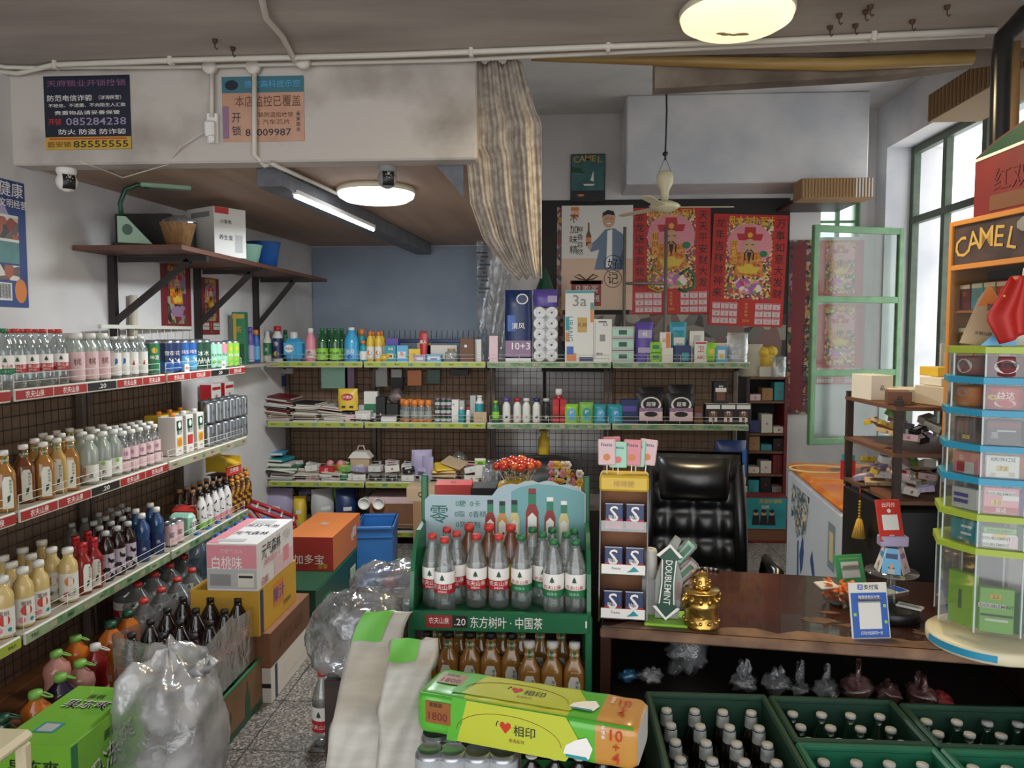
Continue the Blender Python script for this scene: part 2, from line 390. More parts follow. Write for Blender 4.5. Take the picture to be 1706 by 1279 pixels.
# steel angle under the soffit, with a lit tube under it
mat('steel_grey', '6e7076', .55, metal=.3, noise=.25, scale=12)
a = WZ(390, 268, ZS - .06); b = WZ(705, 417, ZS - .06)
def bar(mb, p, q, w_, h, m, b=0):
    p = Vector(p); q = Vector(q); d = q - p; rz = math.atan2(d.y, d.x); ry = -math.atan2(d.z, math.hypot(d.x, d.y)); c = (p + q) / 2
    return mb.box((0, 0, 0), (d.length, w_, h), m, T(c.x, c.y, c.z, rz, 0, ry), b=b)
mb = MB(); bar(mb, (a.x, YL + .14, ZS - .047), (b.x, 6.55, ZS - .047), .13, .09, 'steel_grey', .004)
tag(mb.build('steel_joist'), 'grey steel joist running under the brown alcove soffit', 'joist')
lt = thing('tube_light', 'thin white tube light fixed along the grey joist', 'light', (0, 0, 0))
mat('tube_glow', 'f4f7ff', .4, emit=5); p1 = WZ(492, 327, ZS - .11); p2 = WZ(622, 383, ZS - .11)
mb = MB(); bar(mb, p1 + Vector((0, 0, .02)), p2 + Vector((0, 0, .02)), .03, .02, 'white'); mb.build('housing', lt)
MB().tube([p1, p2], .009, 'tube_glow', 8).build('tube', lt)
# round ceiling lamps
mat('lamp_warm', 'fff3c4', .4, emit=.8); mat('lamp_cool', 'f6fbff', .4, emit=2.2); mat('lamp_rim', 'd8d0b8', .4); mat('smudge', 'a88f66', .9, emit=.0)
def round_lamp(label, c, R, m, power, col, rimm):
    t = thing('ceiling_lamp', label, 'lamp', c)
    MB().lathe([(R * .96, 0), (R, -.012), (R, -.028), (R * .985, -.03)], rimm, 48).build('rim', t)
    MB().lathe([(R * .98, -.03), (R * .95, -.05), (R * .8, -.068), (R * .45, -.08), (0, -.084)], m, 48, cap=False).build('diffuser', t)
    area_lamp('lamp_light', (c[0], c[1], c[2] - .10), (0, 0, 0), R * 1.8, power, col)
    return t
cw = WZ(1227, 36, ZC - .05); cc = WZ(627, 329, ZS - .05)
LW = round_lamp('large round warm-glowing flush lamp on the front ceiling', (cw.x, cw.y, ZC), .205, 'lamp_warm', 20, (1, .80, .48), 'lamp_rim')
mb = MB()
for dx, dy, r in ((-.05, .02, .012), (-.03, .03, .014), (0, .035, .012), (.025, .03, .016), (.04, .035, .01)): mb.ball((dx, dy, -.083), r, 'smudge', 8, sc=(1.6, .8, .25))
mb.build('smudge', LW)
LCo = round_lamp('round cool white lamp glowing under the alcove soffit', (cc.x, cc.y, ZS), .205, 'lamp_cool', 34, (.86, .94, 1), 'lamp_rim')
# pipes and cable along the beam head
mat('pvc', 'cfc9bd', .5)
def pipe(name, pts, r, label, m='pvc', cat='pipe', group=None, n=8, clips=()):
    mb = MB().tube(pts, r, m, n)
    o = mb.build(name); tag(o, label, cat, group)
    for c in clips: MB().box(c, (r * 1.6, r * 3.2, r * 3.4), m, b=r * .4).build('clip', o)
    return o
y_ = YL - .03
def B(px, py, y=None): p = WY(px, py, y or y_); return p if p.z < ZC - .014 else WZ(px, py, ZC - .014)
pipe('conduit', [B(-60, 112), B(30, 122), B(90, 108), B(300, 100), B(640, 92), B(1000, 78), B(1290, 68), B(1660, 50)], .012, 'upper white plastic conduit running the whole length of the beam', clips=[B(93, 108), B(285, 101), B(785, 87), B(1013, 79), B(1455, 60)])
pipe('conduit', [B(-60, 100), B(10, 112), B(60, 113), B(340, 111), B(430, 108), B(760, 100), B(1100, 84), B(1640, 58)], .009, 'lower white plastic conduit just under the long one on the beam')
e = WZ(437, 0, ZC - .02); e1 = WZ(470, 60, ZC - .02)
pipe('conduit', [WZ(432, -60, ZC - .02), e, WZ(443, 30, ZC - .02), e1, B(490, 100), B(508, 103)], .012, 'bent white conduit coming across the ceiling to the beam')
pipe('conduit', [B(424, 110), B(424, 258), Vector((B(430, 268).x, YL + .05, ZS - .02)), WZ(452, 272, ZS - .02), WZ(568, 325, ZS - .02)], .011, 'white conduit dropping over the pink sign and along the soffit to the lamp')
pipe('conduit', [B(353, 118), B(353, 195)], .010, 'short white conduit between the junction box and the socket adapter')
for px, lab in ((350, 'white junction box above the socket adapter'), (422, 'white junction box above the pink sign'), (505, 'white junction box where the bent conduit meets the beam')):
    p = B(px, 112 if px != 505 else 103); tag(MB().lathe([(.026, -.018), (.032, -.012), (.032, .012), (.026, .018)], 'pvc', 16, T(p.x, p.y, p.z, 0, PI / 2)).build('junction_box'), lab, 'box')
# socket and plugged adapter
p = B(352, 212); t = thing('wall_socket', 'white wall socket with a plugged-in adapter on the beam', 'socket', (p.x, YL - .001, p.z))
MB().box((0, -.012, 0), (.05, .024, .13), 'white', b=.004).build('plate', t)
MB().box((0, -.04, -.01), (.045, .04, .07), 'white', b=.01).box((.01, -.05, -.055), (.03, .03, .035), 'white', b=.008).build('adapter', t)
pts = [B(348, 215), B(300, 245), Vector((B(270, 265).x, YL + .02, ZS - .01)), WZ(205, 296, ZS - .01), WZ(160, 278, ZS - .01), WZ(135, 270, ZS - .01)]
pipe('camera_cable', pts, .0035, 'thin white cable from the socket adapter to the dome camera', cat='cable')
# long pale pole and the stained stub of beam hanging behind the conduits
mat('bamboo', 'b79a5c', .5, col2='94733d', scale=3, stretch=(.5, 6, 6)); mat('pole_dark', '6a5237', .6, noise=.3, scale=5)
pp = [WY(885, 97, 3.5), WY(1100, 101, 3.5), WY(1250, 105, 3.5), WY(1400, 107, 3.5), WY(1620, 96, 3.5)]
tag(MB().tube(pp, [.012, .022, .026, .028, .03], 'bamboo', 10).build('bamboo_pole'), 'long yellowish bamboo pole tied up under the ceiling beam', 'pole')
mat('stained_board', '8c7f70', .9, col2='5c5045', scale=3, detail=8, ramp=(.35, .6), bump=.2)
s0 = WY(1090, 150, 3.55); s1 = WY(1090, 95, 3.55)
pl = [(0, 0), (2.2, .14), (2.2, .42), (0, .42)]
mb = MB(); Mx = Matrix.Translation((s0.x, 3.62, s0.z)) @ Matrix.Rotation(PI / 2, 4, 'X')
mb.prism([(0, 0), (1.05, .04), (1.65, .12), (1.65, .20), (0, .20)], .09, 'stained_board', Mx)
struct('beam_stub', mb)
# rusty hooks in the ceiling
mat('rust', '4a3428', .8)
hooks = [(1398, 28), (1442, 22), (1383, 48), (1425, 45), (1520, 38), (1450, 14), (388, 83), (358, 70), (1578, 14)]
for i, (px, py) in enumerate(hooks):
    p = WZ(px, py, ZC - .01)
    m_ = MB().lathe([(.012, .012), (.010, 0), (.004, -.004)], 'rust', 8).tube([(0, 0, 0), (0, 0, -.018), (.006, 0, -.026), (.012, 0, -.02)], .0028, 'rust', 5)
    tag(m_.build('ceiling_hook', loc=p - Vector((0, 0, .002))), 'small rusty bolt or hook left in the stained ceiling', 'hook', 'rusty hooks in the ceiling')
# flaking plaster patches on the ceiling are part of its own surface
# black pipe at the right with its bend, a paler pipe behind
bp = [WY(1712, 20, 2.9), WY(1690, 45, 2.9), WY(1672, 62, 2.9), WY(1668, 100, 2.9), WY(1664, 250, 2.9), WY(1655, 420, 2.9), WY(1648, 560, 2.9)]
mat('black_pipe', '1b1a1a', .25)
tag(MB().tube(bp, .032, 'black_pipe', 12).build('black_pipe'), 'shiny black pipe bending down from the ceiling at the cigarette cabinet', 'pipe')
mat('ochre_pipe', '8a6a44', .6, noise=.2)
tag(MB().tube([WY(1692, 70, 3.1), WY(1689, 200, 3.1), WY(1681, 360, 3.1)], .018, 'ochre_pipe', 10).build('ochre_pipe'), 'ochre coloured pipe standing behind the black pipe', 'pipe')
# ---------------------------------------------------------------- projection back into the photo, to space things along a shelf
def proj(p):
    d = Vector(p) - Vector((0, 0, CH)); cp, sp, cy, sy = math.cos(PITCH), math.sin(PITCH), math.cos(YAW), math.sin(YAW)
    f_ = d.dot(Vector((-sy * cp, cy * cp, -sp))); r = d.dot(Vector((cy, sy, 0))); u = d.dot(Vector((-sy * sp, cy * sp, cp)))
    return 853 + F * r / f_, 639.5 - F * u / f_
def along(px, f, a, b):     # parameter t in a..b whose point f(t) stands in column px
    pa = proj(f(a))[0] > proj(f(b))[0]
    for _ in range(40):
        m_ = (a + b) / 2
        if (proj(f(m_))[0] > px) == pa: a = m_
        else: b = m_
    return (a + b) / 2
# ---------------------------------------------------------------- gondola shelving
mat('shelf_metal', 'b5ab99', .55, noise=.25, scale=6); mat('post_metal', '6d5c50', .6, noise=.3, scale=6); mat('mesh_wire', '4a3d34', .5); mat('rail_white', 'd6d2c6', .5)
mat('strip_red', '9c2a26', .5); mat('strip_lime', '9ca83e', .5); mat('strip_green', '4c7a4c', .5, col2='8fa07c', scale=14); mat('strip_cream', 'a9a084', .5, noise=.3, scale=12)
mat('ink', '1c1a1c', .5); mat('print_white', 'eeeae4', .5); mat('tag_black', '201d1c', .5); mat('kraft_board', '8f755f', .8, noise=.25, scale=7)
clear('wire_clear', 'f0f0ea', gloss=.12, milky=.06)
LZ = [1.405, .9765, .535]; BZ = [1.392, .935, .478]
def gondola(label, loc, rz, w_, levels, depth=.42, back=True, strips=None, ends=(0, 0), grp=None, board_back=False):
    t = thing('shelving_bay', label, 'shelving', loc, rz, grp); top = max(levels) + .02
    for x in (0.015, w_ - .015): MB().box((x, depth - .03, top / 2 - .03), (.03, .04, top - .06), 'post_metal', b=.003).build('post', t)
    for i, z in enumerate(levels):
        dz = (ends[0] * 0, ends[1] * 0)
        d_ = depth if i or not ends[0] else ends[0]
        sh = MB().box((w_ / 2, d_ / 2 + .004, z - .012), (w_ - .004, d_, .022), 'shelf_metal', b=.002)
        for x in (.02, w_ - .02): sh.prism([(0, 0), (d_ - .04, 0), (d_ - .04, -.07)], .006, 'post_metal', T(x, .03, z - .02) @ Matrix.Rotation(PI / 2, 4, 'X') @ Matrix.Rotation(PI / 2, 4, 'Y'))
        sho = sh.build('shelf_board', t)
        ms = (strips or ['strip_lime'])[min(i, len(strips or [0]) - 1)] if strips else 'strip_lime'
        pr = MB().box((w_ / 2, -.004, z - .018), (w_ - .006, .012, .044), 'rail_white', b=.003)
        M = FR(w_ / 2, -.0105, z - .018)
        if ms == 'strip_red':
            n = max(2, int(w_ / .19))
            for k in range(n):
                x = -w_ / 2 + (k + .5) * w_ / n
                pr.rect(x, 0, w_ / n - .006, .032, 'strip_red' if k % 3 != 2 else 'tag_black', M); pr.text('农夫山泉' if k % 3 != 2 else '.20', .026, 'print_white', M @ Matrix.Translation((x, 0, 0)), wid=.10 if k % 3 != 2 else .05)
        else:
            pr.rect(0, 0, w_ - .01, .034, ms, M)
            n = int(w_ / .1)
            for k in range(n):
                x = -w_ / 2 + (k + .5) * w_ / n
                if k % 2: pr.rect(x, 0, .04, .022, {'strip_lime': 'strip_green', 'strip_green': 'strip_cream', 'strip_cream': 'strip_green'}[ms], M, z=.001)
                else: pr.text('零售价', .014, 'ink', M @ Matrix.Translation((x, 0, 0)))
        pr.build('price_rail', sho)
        g = MB()
        for h in (.028, .055): g.tube([(.02, .008, z + h), (w_ - .02, .008, z + h)], .0016, 'rail_white', 4)
        for k in range(5): x = .02 + (w_ - .04) * k / 4; g.tube([(x, .008, z), (x, .008, z + .056)], .0016, 'rail_white', 4)
        g.build('wire_guard', sho)
    if back:
        g = MB(); zz = .15
        while zz < top - .03: g.tube([(.03, depth - .015, zz), (w_ - .03, depth - .015, zz)], .0018, 'mesh_wire', 4); zz += .055
        k = int(w_ / .05)
        for i in range(1, k): g.tube([(w_ * i / k, depth - .012, .12), (w_ * i / k, depth - .012, top - .03)], .0018, 'mesh_wire', 4)
        g.build('mesh_back', t)
    if board_back: MB().box((w_ / 2, depth + .004, top / 2), (w_ - .02, .008, top - .1), 'kraft_board').build('back_board', t)
    return t
XF = -1.9
lb = [(1.42, 2.54), (2.555, 3.585), (3.60, 4.53)]
gondola('front bay of the left wall shelving, nearest the camera', (XF, lb[0][0], 0), PI / 2, lb[0][1] - lb[0][0], LZ, .44, strips=['strip_red', 'strip_red', 'strip_lime'], grp=None, board_back=True)
gondola('middle bay of the left wall shelving with red brand strips', (XF, lb[1][0], 0), PI / 2, lb[1][1] - lb[1][0], LZ, .44, strips=['strip_red', 'strip_red', 'strip_green'], board_back=True)
gondola('far bay of the left wall shelving holding cans and juice cartons', (XF, lb[2][0], 0), PI / 2, lb[2][1] - lb[2][0], LZ, .44, strips=['strip_red', 'strip_cream', 'strip_green'], board_back=True)
YK = 5.7; bx = [-2.22, -1.47, -.54, .39, 1.395]
for i, (lab, st, lv) in enumerate([
    ('leftmost bay of the back shelving, with piled exercise books', 'strip_lime', BZ + [.1]), ('back shelving bay under the cleaning bottles, beside the left corner bay', 'strip_lime', BZ + [.1]),
    ('back shelving bay under the toilet rolls and the tall carton', 'strip_green', BZ[:2] + [.3]), ('rightmost bay of the back shelving, black bags on its middle shelf', 'strip_green', BZ + [.1])]):
    gondola(lab, (bx[i] + .004, YK, 0), 0, bx[i + 1] - bx[i] - .008, lv, .44, strips=[st], board_back=(i != 2))
# rear half of the double sided back gondola: only its boards show over the top
# ---------------------------------------------------------------- counter
mat('counter_wood', '4a2c22', .22, col2='33201a', scale=2.2, detail=5, coat=.3, ramp=(.4, .6)); mat('counter_worn', '8a6a50', .5, col2='5a3f30', scale=9); mat('counter_dark', '1f1512', .6)
CA = math.radians(-7); CZ = .78
ct = thing('shop_counter', 'dark brown wooden shop counter with a worn polished top', 'counter', (.118, 2.117, 0), CA)
CW, CD = 1.20, .60
CM = T(.118, 2.117, 0, CA)
def onc(px, py, z=CZ): return WZ(px, py, z)
mb = MB().box((CW / 2, CD / 2, CZ - .014), (CW, CD, .028), 'counter_wood', b=.005)
mb.box((CW / 2, .0, CZ - .014), (CW, .012, .030), 'counter_worn', b=.005)
def blotch(mb, pts, m, z): mb.flat(pts, m, LIE(0, 0, z), .0006)
random.seed(3)
def blob(cx, cy, rx, ry, n=22, j=.35): return [(cx + rx * (1 + random.uniform(-j, j)) * math.cos(2 * PI * i / n), cy + ry * (1 + random.uniform(-j, j)) * math.sin(2 * PI * i / n)) for i in range(n)]
wear = [(.02, .008), (1.18, .008)] + [(1.18 - i * .058, .05 + .025 * mnoise.noise(Vector((i * .7, 2, 0))) + (.02 if i % 3 else 0)) for i in range(1, 20)]
blotch(mb, wear, 'counter_worn', CZ)
for c in ((.62, .17, .05, .02), (.72, .14, .06, .016), (.66, .24, .03, .010), (.80, .19, .035, .02), (.9, .13, .05, .02)): blotch(mb, blob(*c), 'counter_worn', CZ)
mb.build('counter_top', ct)
MB().box((.015, CD / 2, (CZ - .028) / 2), (.03, CD - .02, CZ - .028), 'counter_wood', b=.002).build('side_panel', ct)
MB().box((CW - .015, CD / 2, (CZ - .028) / 2), (.03, CD - .02, CZ - .028), 'counter_wood', b=.002).build('side_panel', ct)
MB().box((CW / 2, CD - .02, (CZ - .028) / 2), (CW - .06, .016, CZ - .03), 'counter_dark').build('back_panel', ct)
MB().box((CW / 2, CD / 2 - .03, .555), (CW - .06, CD - .06, .02), 'counter_dark', b=.002).build('inner_shelf', ct)
MB().box((CW / 2, .03, .30), (CW - .06, .016, .49), 'counter_dark').build('front_panel', ct)
mat('gold_sticker', 'b48c3c', .4); 
mb = MB(); M = FR(.075, .0215 + .0, .515); mb.disc(0, 0, .034, .034, 'gold_sticker', M, n=24); mb.text('金牌', .014, 'ink', M, z=.0012); mb.text('优质白酒', .008, 'ink', M @ Matrix.Translation((0, .015, 0)), z=.0012)
mb.build('round_sticker', ct)
# ---------------------------------------------------------------- green drinks rack
mat('rack_green', '1f6a44', .35, noise=.15, scale=5); mat('rack_dark', '18442e', .5)
RX0, RX1, RY0, RY1 = -.425, .093, 2.13, 2.37
rk = thing('drinks_rack', 'green metal drinks rack with a pale header board', 'rack', ((RX0 + RX1) / 2, RY0, 0), 0)
RW = RX1 - RX0; TZ = .80; TZ2 = .50
for sx in (-1, 1):
    x = sx * (RW / 2 - .006)
    sd = MB().prism([(0, 0), (.02, 0), (.02, TZ + .0), (.035, TZ + .13), (.07, TZ + .2), (.14, TZ + .235), (.235, TZ + .24), (.235, 0), (.215, 0), (.215, TZ + .0), (.04, TZ), (.03, TZ), (.03, .05), (0, 0)][:9], .012, 'rack_green', Matrix.Translation((x + .006, 0, 0)) @ Matrix(((0, 0, -1, 0), (1, 0, 0, 0), (0, 1, 0, 0), (0, 0, 0, 1))))
    # open frame: posts instead of a slab below
    sd = MB().box((x, .012, TZ / 2), (.02, .022, TZ), 'rack_green', b=.003)
    sd.prism([(0, TZ - .06), (0, TZ + .02), (.02, TZ + .12), (.06, TZ + .18), (.12, TZ + .215), (.235, TZ + .22), (.235, TZ - .06)], .012, 'rack_green', Matrix.Translation((x + .006, 0, 0)) @ Matrix(((0, 0, -1, 0), (1, 0, 0, 0), (0, 1, 0, 0), (0, 0, 0, 1))))
    sd.build('side_frame', rk)
    MB().box((x, .238, (TZ + .36) / 2), (.02, .02, TZ + .36), 'rack_green', b=.003).build('rear_post', rk)
for z in (TZ, TZ2, .25):
    o = MB().box((0, .125, z - .008), (RW - .03, .22, .014), 'rack_green').build('tray', rk)
    if z == TZ:
        f = MB().box((0, .0, z - .015), (RW - .01, .014, .058), 'rack_green', b=.003); M = FR(0, -.0078, z - .015)
        f.rect(-.172, 0, .075, .036, 'strip_red', M); f.text('农夫山泉', .02, 'print_white', M @ Matrix.Translation((-.172, .003, 0)), z=.0015, wid=.058)
        f.rect(-.112, 0, .042, .036, 'tag_black', M); f.text('.20', .028, 'print_white', M @ Matrix.Translation((-.112, 0, 0)), z=.0015)
        f.text('东方树叶 · 中国茶', .036, 'print_white', M @ Matrix.Translation((.02, 0, 0)), z=.001, wid=.205); f.rect(.245, 0, .004, .02, 'print_white', M)
        f.build('tray_front', o)
mat('header_blue', '9fb8c0', .5, col2='b4c2c4', scale=3); mat('header_teal', '6fa3a6', .5); mat('header_text', '2f6a5c', .5)
hd = MB(); hp = [(-.25, 0), (.25, 0), (.25, .175)]
for i in range(0, 13):
    t_ = i / 12; hp.append((.235 - t_ * .26, .185 + .022 * math.sin(t_ * PI) + .008 * abs(math.sin(t_ * PI * 4))))
hp += [(-.04, .165), (-.235, .165), (-.25, .15)]
M = FR(0, .218, TZ + .135); hd.prism(hp, .006, 'header_blue', M @ Matrix.Translation((0, 0, -.006)))
hd.flat([(p[0] * .985, p[1] * .99 + .001) for p in [(.02, 0), (.25, 0), (.25, .172), (.235, .183), (.17, .2), (.1, .205), (.05, .195), (.02, .18)]], 'header_teal', M, .0006)
hd.text('零', .062, 'header_text', M @ Matrix.Translation((-.205, .105, 0)))
for s_, x, y in (('0糖  0卡', -.115, .14), ('0脂  0香精', -.107, .107), ('0防腐剂', -.115, .074)): hd.text(s_, .022, 'header_text', M @ Matrix.Translation((x, y, 0)))
mat('p_red', '8c2b22', .5); mat('p_amber', 'c98f4a', .5); mat('p_yel', 'cfc38c', .5); mat('p_green', '2d7a58', .5); mat('p_lab', 'dfe0d6', .5); mat('leaf_dark', '2c4a30', .6)
for k, (x, c, s_) in enumerate(((-.045, 'p_red', .8), (-.008, 'p_amber', .78), (.03, 'p_yel', .8), (.085, 'p_red', 1), (.14, 'p_red', .86), (.183, 'p_yel', .8))):
    z0 = .004; h = .185 * s_; w2 = .019 * s_ * 1.05; zz = .0014 + k * .0002
    hd.flat([(x - w2, z0), (x + w2, z0), (x + w2, z0 + h * .6), (x + w2 * .55, z0 + h * .74), (x - w2 * .55, z0 + h * .74), (x - w2, z0 + h * .6)], c, M, zz)
    hd.rect(x, z0 + h * .83, w2 * 1.2, h * .18, 'p_green', M, zz); hd.rect(x, z0 + h * .96, w2 * 1.15, h * .09, 'print_white' if k in (4, 5) else 'p_red' if k == 3 else 'ink', M, zz)
    hd.flat([(x - w2 * .7, z0 + .002), (x + w2 * .7, z0 + .002), (x + w2 * .7, z0 + h * .52), (x, z0 + h * .6), (x - w2 * .7, z0 + h * .52)], 'p_lab', M, zz + .0004)
    hd.disc(x - .002, z0 + h * .2, .007 * s_, .014 * s_, ['p_red', 'p_amber', 'p_green', 'p_amber', 'leaf_dark', 'leaf_dark'][k], M, zz + .0008, 7)
    hd.disc(x + .004, z0 + h * .3, .005 * s_, .007 * s_, ['ink', 'p_red', 'header_text', 'p_red', 'ink', 'leaf_dark'][k], M, zz + .0009, 5)
hd.build('header_board', rk)
mat('lime', '8dbb3a', .5)
mb = MB().box((0, .2165, TZ + .09), (RW - .03, .006, .09), 'rack_green'); M = FR(0, .213, TZ + .09); mb.rect(0, -.0, RW - .035, .012, 'header_teal', M); mb.text('东方树叶 0糖 0卡', .02, 'print_white', M @ Matrix.Translation((-.1, .032, 0))); mb.build('header_band', rk)
# ---------------------------------------------------------------- chest freezer
mat('freezer_white', 'cdd3da', .4, noise=.08, scale=3); mat('freezer_orange', 'd98a35', .35, col2='c8641f', scale=6, detail=4); mat('freezer_blue', '2f4f86', .5); mat('freezer_art', '7d8d96', .5)
speck('ice_art', '6c8794', ['9db2bb', 'd9c9a8', '3e5c6b', '7c6b55'], 45)
fa = WZ(1313, 772, .83); fb = WZ(1402, 842, .83)
fz = thing('chest_freezer', 'white chest freezer with an orange lid, by the window', 'freezer', (fb.x, fb.y, 0), 0)
FWd = .60; FL = fa.y - fb.y; sk = (fa.x - fb.x) / FL
Mf = Matrix.Rotation(-math.atan(sk), 4, 'Z')
mb = MB().box((FWd / 2, FL / 2, .405), (FWd, FL, .77), 'freezer_white', Mf, b=.012)
Ms = Mf @ FR(0, FL / 2, .4, -PI / 2)       # left side, facing -X ; x runs towards -Y
mb.flat([(-.45, .34), (-.02, .34), (-.05, .24), (-.1, .12), (-.12, .14), (-.14, .02), (-.2, .1), (-.3, .05), (-.38, .16), (-.45, .14)], 'ice_art', Ms, .0012)
for p in ([(-.22, -.02), (-.16, .1), (-.12, .02), (-.15, -.08), (-.19, -.12)], [(.02, .02), (.06, .08), (.12, -.02), (.14, -.12), (.10, -.08)], [(-.1, -.32), (-.05, -.2), (0, -.12), (.05, -.18), (.1, -.32)], [(-.28, .04), (-.25, .05), (-.24, -.1), (-.2, -.26), (-.15, -.36), (-.2, -.34), (-.27, -.18)]): mb.flat(p, 'freezer_blue', Ms, .0014)
mb.rect(.42, .2, .12, .22, 'freezer_art', Ms, .0012); mb.rect(.42, .2, .07, .14, 'p_yel', Ms, .0018)
mb.text('冰淇淋', .06, 'p_red', Ms @ Matrix.Translation((.42, -.1, 0)))
mb.build('cabinet', fz)
mb = MB()
mb.box((FWd / 2, FL * .26, .81), (FWd + .01, FL * .5, .045), 'freezer_orange', Mf, b=.018); mb.box((FWd / 2, FL * .76, .815), (FWd + .01, FL * .5, .045), 'freezer_orange', Mf, b=.018)
mb.tube([(.12 + .1 * math.cos(a) * 1.6, FL * .8 + .12 * math.sin(a), .84) for a in [i * PI / 8 for i in range(16)]], .006, 'p_yel', 5, Mf, closed=True); mb.flat(blob(.3, FL * .78, .15, .09, 16, .2), 'counter_worn', Mf @ LIE(0, 0, .838), .001)
mb.build('lid', fz)
# ---------------------------------------------------------------- black office chair
mat('leather', '17181a', .28, noise=.3, scale=5, bump=.25, spec=.7)
cp_ = WY(1150, 945, 3.3)
ch = thing('office_chair', 'big black leather office chair behind the counter', 'chair', (cp_.x + .01, 3.3, 0), math.radians(-6))
def cush(mb, w_, h, z0, y0, th, lean=.12, segs=(4, 5), puff=.02, x0=0):
    nu, nv = 24, 30
    def fn(u, v):
        x = (u - .5) * w_ * (1 - .10 * v); z = z0 + h * v
        e = min(1, min(u, 1 - u) * 8) ** .5 * min(1, min(v, 1 - v) * 10) ** .5
        q = abs(math.sin(u * segs[0] * PI)) ** .5 * abs(math.sin(v * segs[1] * PI)) ** .5
        return (x0 + x, y0 + v * h * lean - th * e - puff * q * e, z)
    mb.surf(fn, nu, nv, 'leather'); return mb
bkp = cush(MB(), .44, .58, .50, 0, .045); bkp.surf(lambda u, v: ((.5 - u) * .46 * (1 - .10 * v), .01 + v * .07 + .05 * min(1, min(u, 1 - u, v, 1 - v) * 8) ** .5, .49 + .60 * v), 12, 12, 'leather'); bkp.build('backrest', ch)
hr = MB().surf(lambda u, v: ((u - .5) * .30, .045 - .045 - .085 * (math.sin(PI * min(max(u, .0), 1)) ** .3) * (math.sin(PI * v) ** .4), .885 + .19 * v), 16, 10, 'leather'); hr.build('headrest', ch)
for sx in (-1, 1):
    MB().surf(lambda u, v: (sx * (.20 + .035 * math.cos(u * 2 * PI)) * (1 - .08 * v), .02 - .05 * math.sin(u * 2 * PI) - .05 * math.sin(v * PI) + .06 * v, .48 + .56 * v), 10, 12, 'leather').build('side_bolster', ch)
MB().box((0, -.22, .46), (.50, .48, .12), 'leather', b=.045).build('seat', ch)
for sx in (-1, 1): MB().tube([(sx * .28, .0, .48), (sx * .30, -.05, .66), (sx * .30, -.30, .68), (sx * .28, -.34, .46)], .025, 'leather', 8).build('armrest', ch)
MB().lathe([(.03, .08), (.03, .42)], 'black', 12).build('gas_post', ch)
for k in range(5):
    a = 2 * PI * k / 5 + .3
    lg = MB().tube([(0, 0, .10), (.27 * math.cos(a), .27 * math.sin(a), .06)], [.022, .014], 'black', 8).build('leg', ch); MB().ball((.27 * math.cos(a), .27 * math.sin(a), .03), .03, 'black', 10).build('caster', lg)
# ---------------------------------------------------------------- gum and snack tower on the counter
mat('lime_rim', 'a3b83c', .35); mat('blue_rim', '2f93b5', .35); mat('acrylic_edge', 'b9c4c2', .3); clear('acrylic', 'eef2f0', gloss=.2, rough=.04, milky=.04)
TWC = (WY(1648, 1000, 2.06).x, 2.06)
tz = [WY(1650, y, 1.93).z for y in (1062, 930, 873, 812, 757, 697, 642, 590)]
tw = thing('gum_tower', 'tiered clear gum display tower with lime and blue rims', 'display', (TWC[0], TWC[1], CZ), -.35)
def octo(r, a0=PI / 8): return [(r * math.cos(a0 + i * PI / 4), r * math.sin(a0 + i * PI / 4)) for i in range(8)]
tz = [z - CZ for z in tz]; tr = [.138, .138, .136, .133, .130, .127, .124, .120]
MB().lathe([(.145, .001), (.147, .006), (.147, .028), (.14, .034)], 'cream', 32).lathe([(.1485, .008), (.1485, .026)], 'blue_rim', 8, cap=False, a0=PI + .3, a1=PI * 1.5).build('base', tw)
for i in range(7):
    z0 = max(tz[i], .034) if i == 0 else tz[i] + .018; z1 = tz[i + 1]; r = tr[i + 1]
    ti = MB().lathe([(r * .955, z0), (r * .955, z1)], 'acrylic', 8, Matrix.Rotation(PI / 8, 4, 'Z'), cap=False, smooth=False)
    for k in range(8): a = PI / 8 + k * PI / 4; ti.box((r * .95 * math.cos(a), r * .95 * math.sin(a), (z0 + z1) / 2), (.004, .004, z1 - z0), 'acrylic_edge')
    ti.build('clear_tier', tw)
    mm = 'lime_rim' if i in (0, 1, 6) else 'blue_rim'
    MB().lathe([(r - .006, z1), (r + .004, z1 + .001), (r + .004, z1 + .017), (r - .004, z1 + .018)], mm, 8, Matrix.Rotation(PI / 8, 4, 'Z'), smooth=False).build('tier_rim', tw)
# ---------------------------------------------------------------- cigarette cabinet on the right
mat('cab_orange', 'c98432', .4); mat('cab_back', '3a2420', .6); mat('cab_brown', '2f2220', .5, col2='4f3a34', scale=8); mat('cab_blue', '1d2a44', .5); mat('camel_gold', 'c9a24c', .4)
A0 = WY(1586, 371, 2.75); A1 = WZ(1712, 344, A0.z); an = math.atan2(A1.y - A0.y, A1.x - A0.x); zt_ = A0.z; zb_ = WY(1572, 738, 2.75).z; zh_ = WY(1583, 448, 2.75).z
wc = (Vector((A1.x, A1.y)) - Vector((A0.x, A0.y))).length + .10
cb = thing('cigarette_cabinet', 'tall cigarette cabinet with an orange frame and a brand header', 'cabinet', (A0.x, A0.y, 0), an)
for x in (.008, wc - .008): MB().box((x, .06, (zt_ + zb_) / 2), (.016, .14, zt_ - zb_), 'cab_orange', b=.002).build('side_frame', cb)
for z in (zt_ - .008, zb_ + .01, zh_): MB().box((wc / 2, .06, z), (wc - .03, .14, .018), 'cab_orange', b=.002).build('cross_rail', cb)
MB().box((wc / 2, .135, (zt_ + zb_) / 2), (wc - .03, .01, zt_ - zb_), 'cab_blue').build('back_board', cb)
hb = MB().box((wc / 2, .004, (zt_ + zh_) / 2), (wc - .034, .01, zt_ - zh_ - .02), 'cab_brown'); M = FR(wc / 2, -.0012, (zt_ + zh_) / 2)
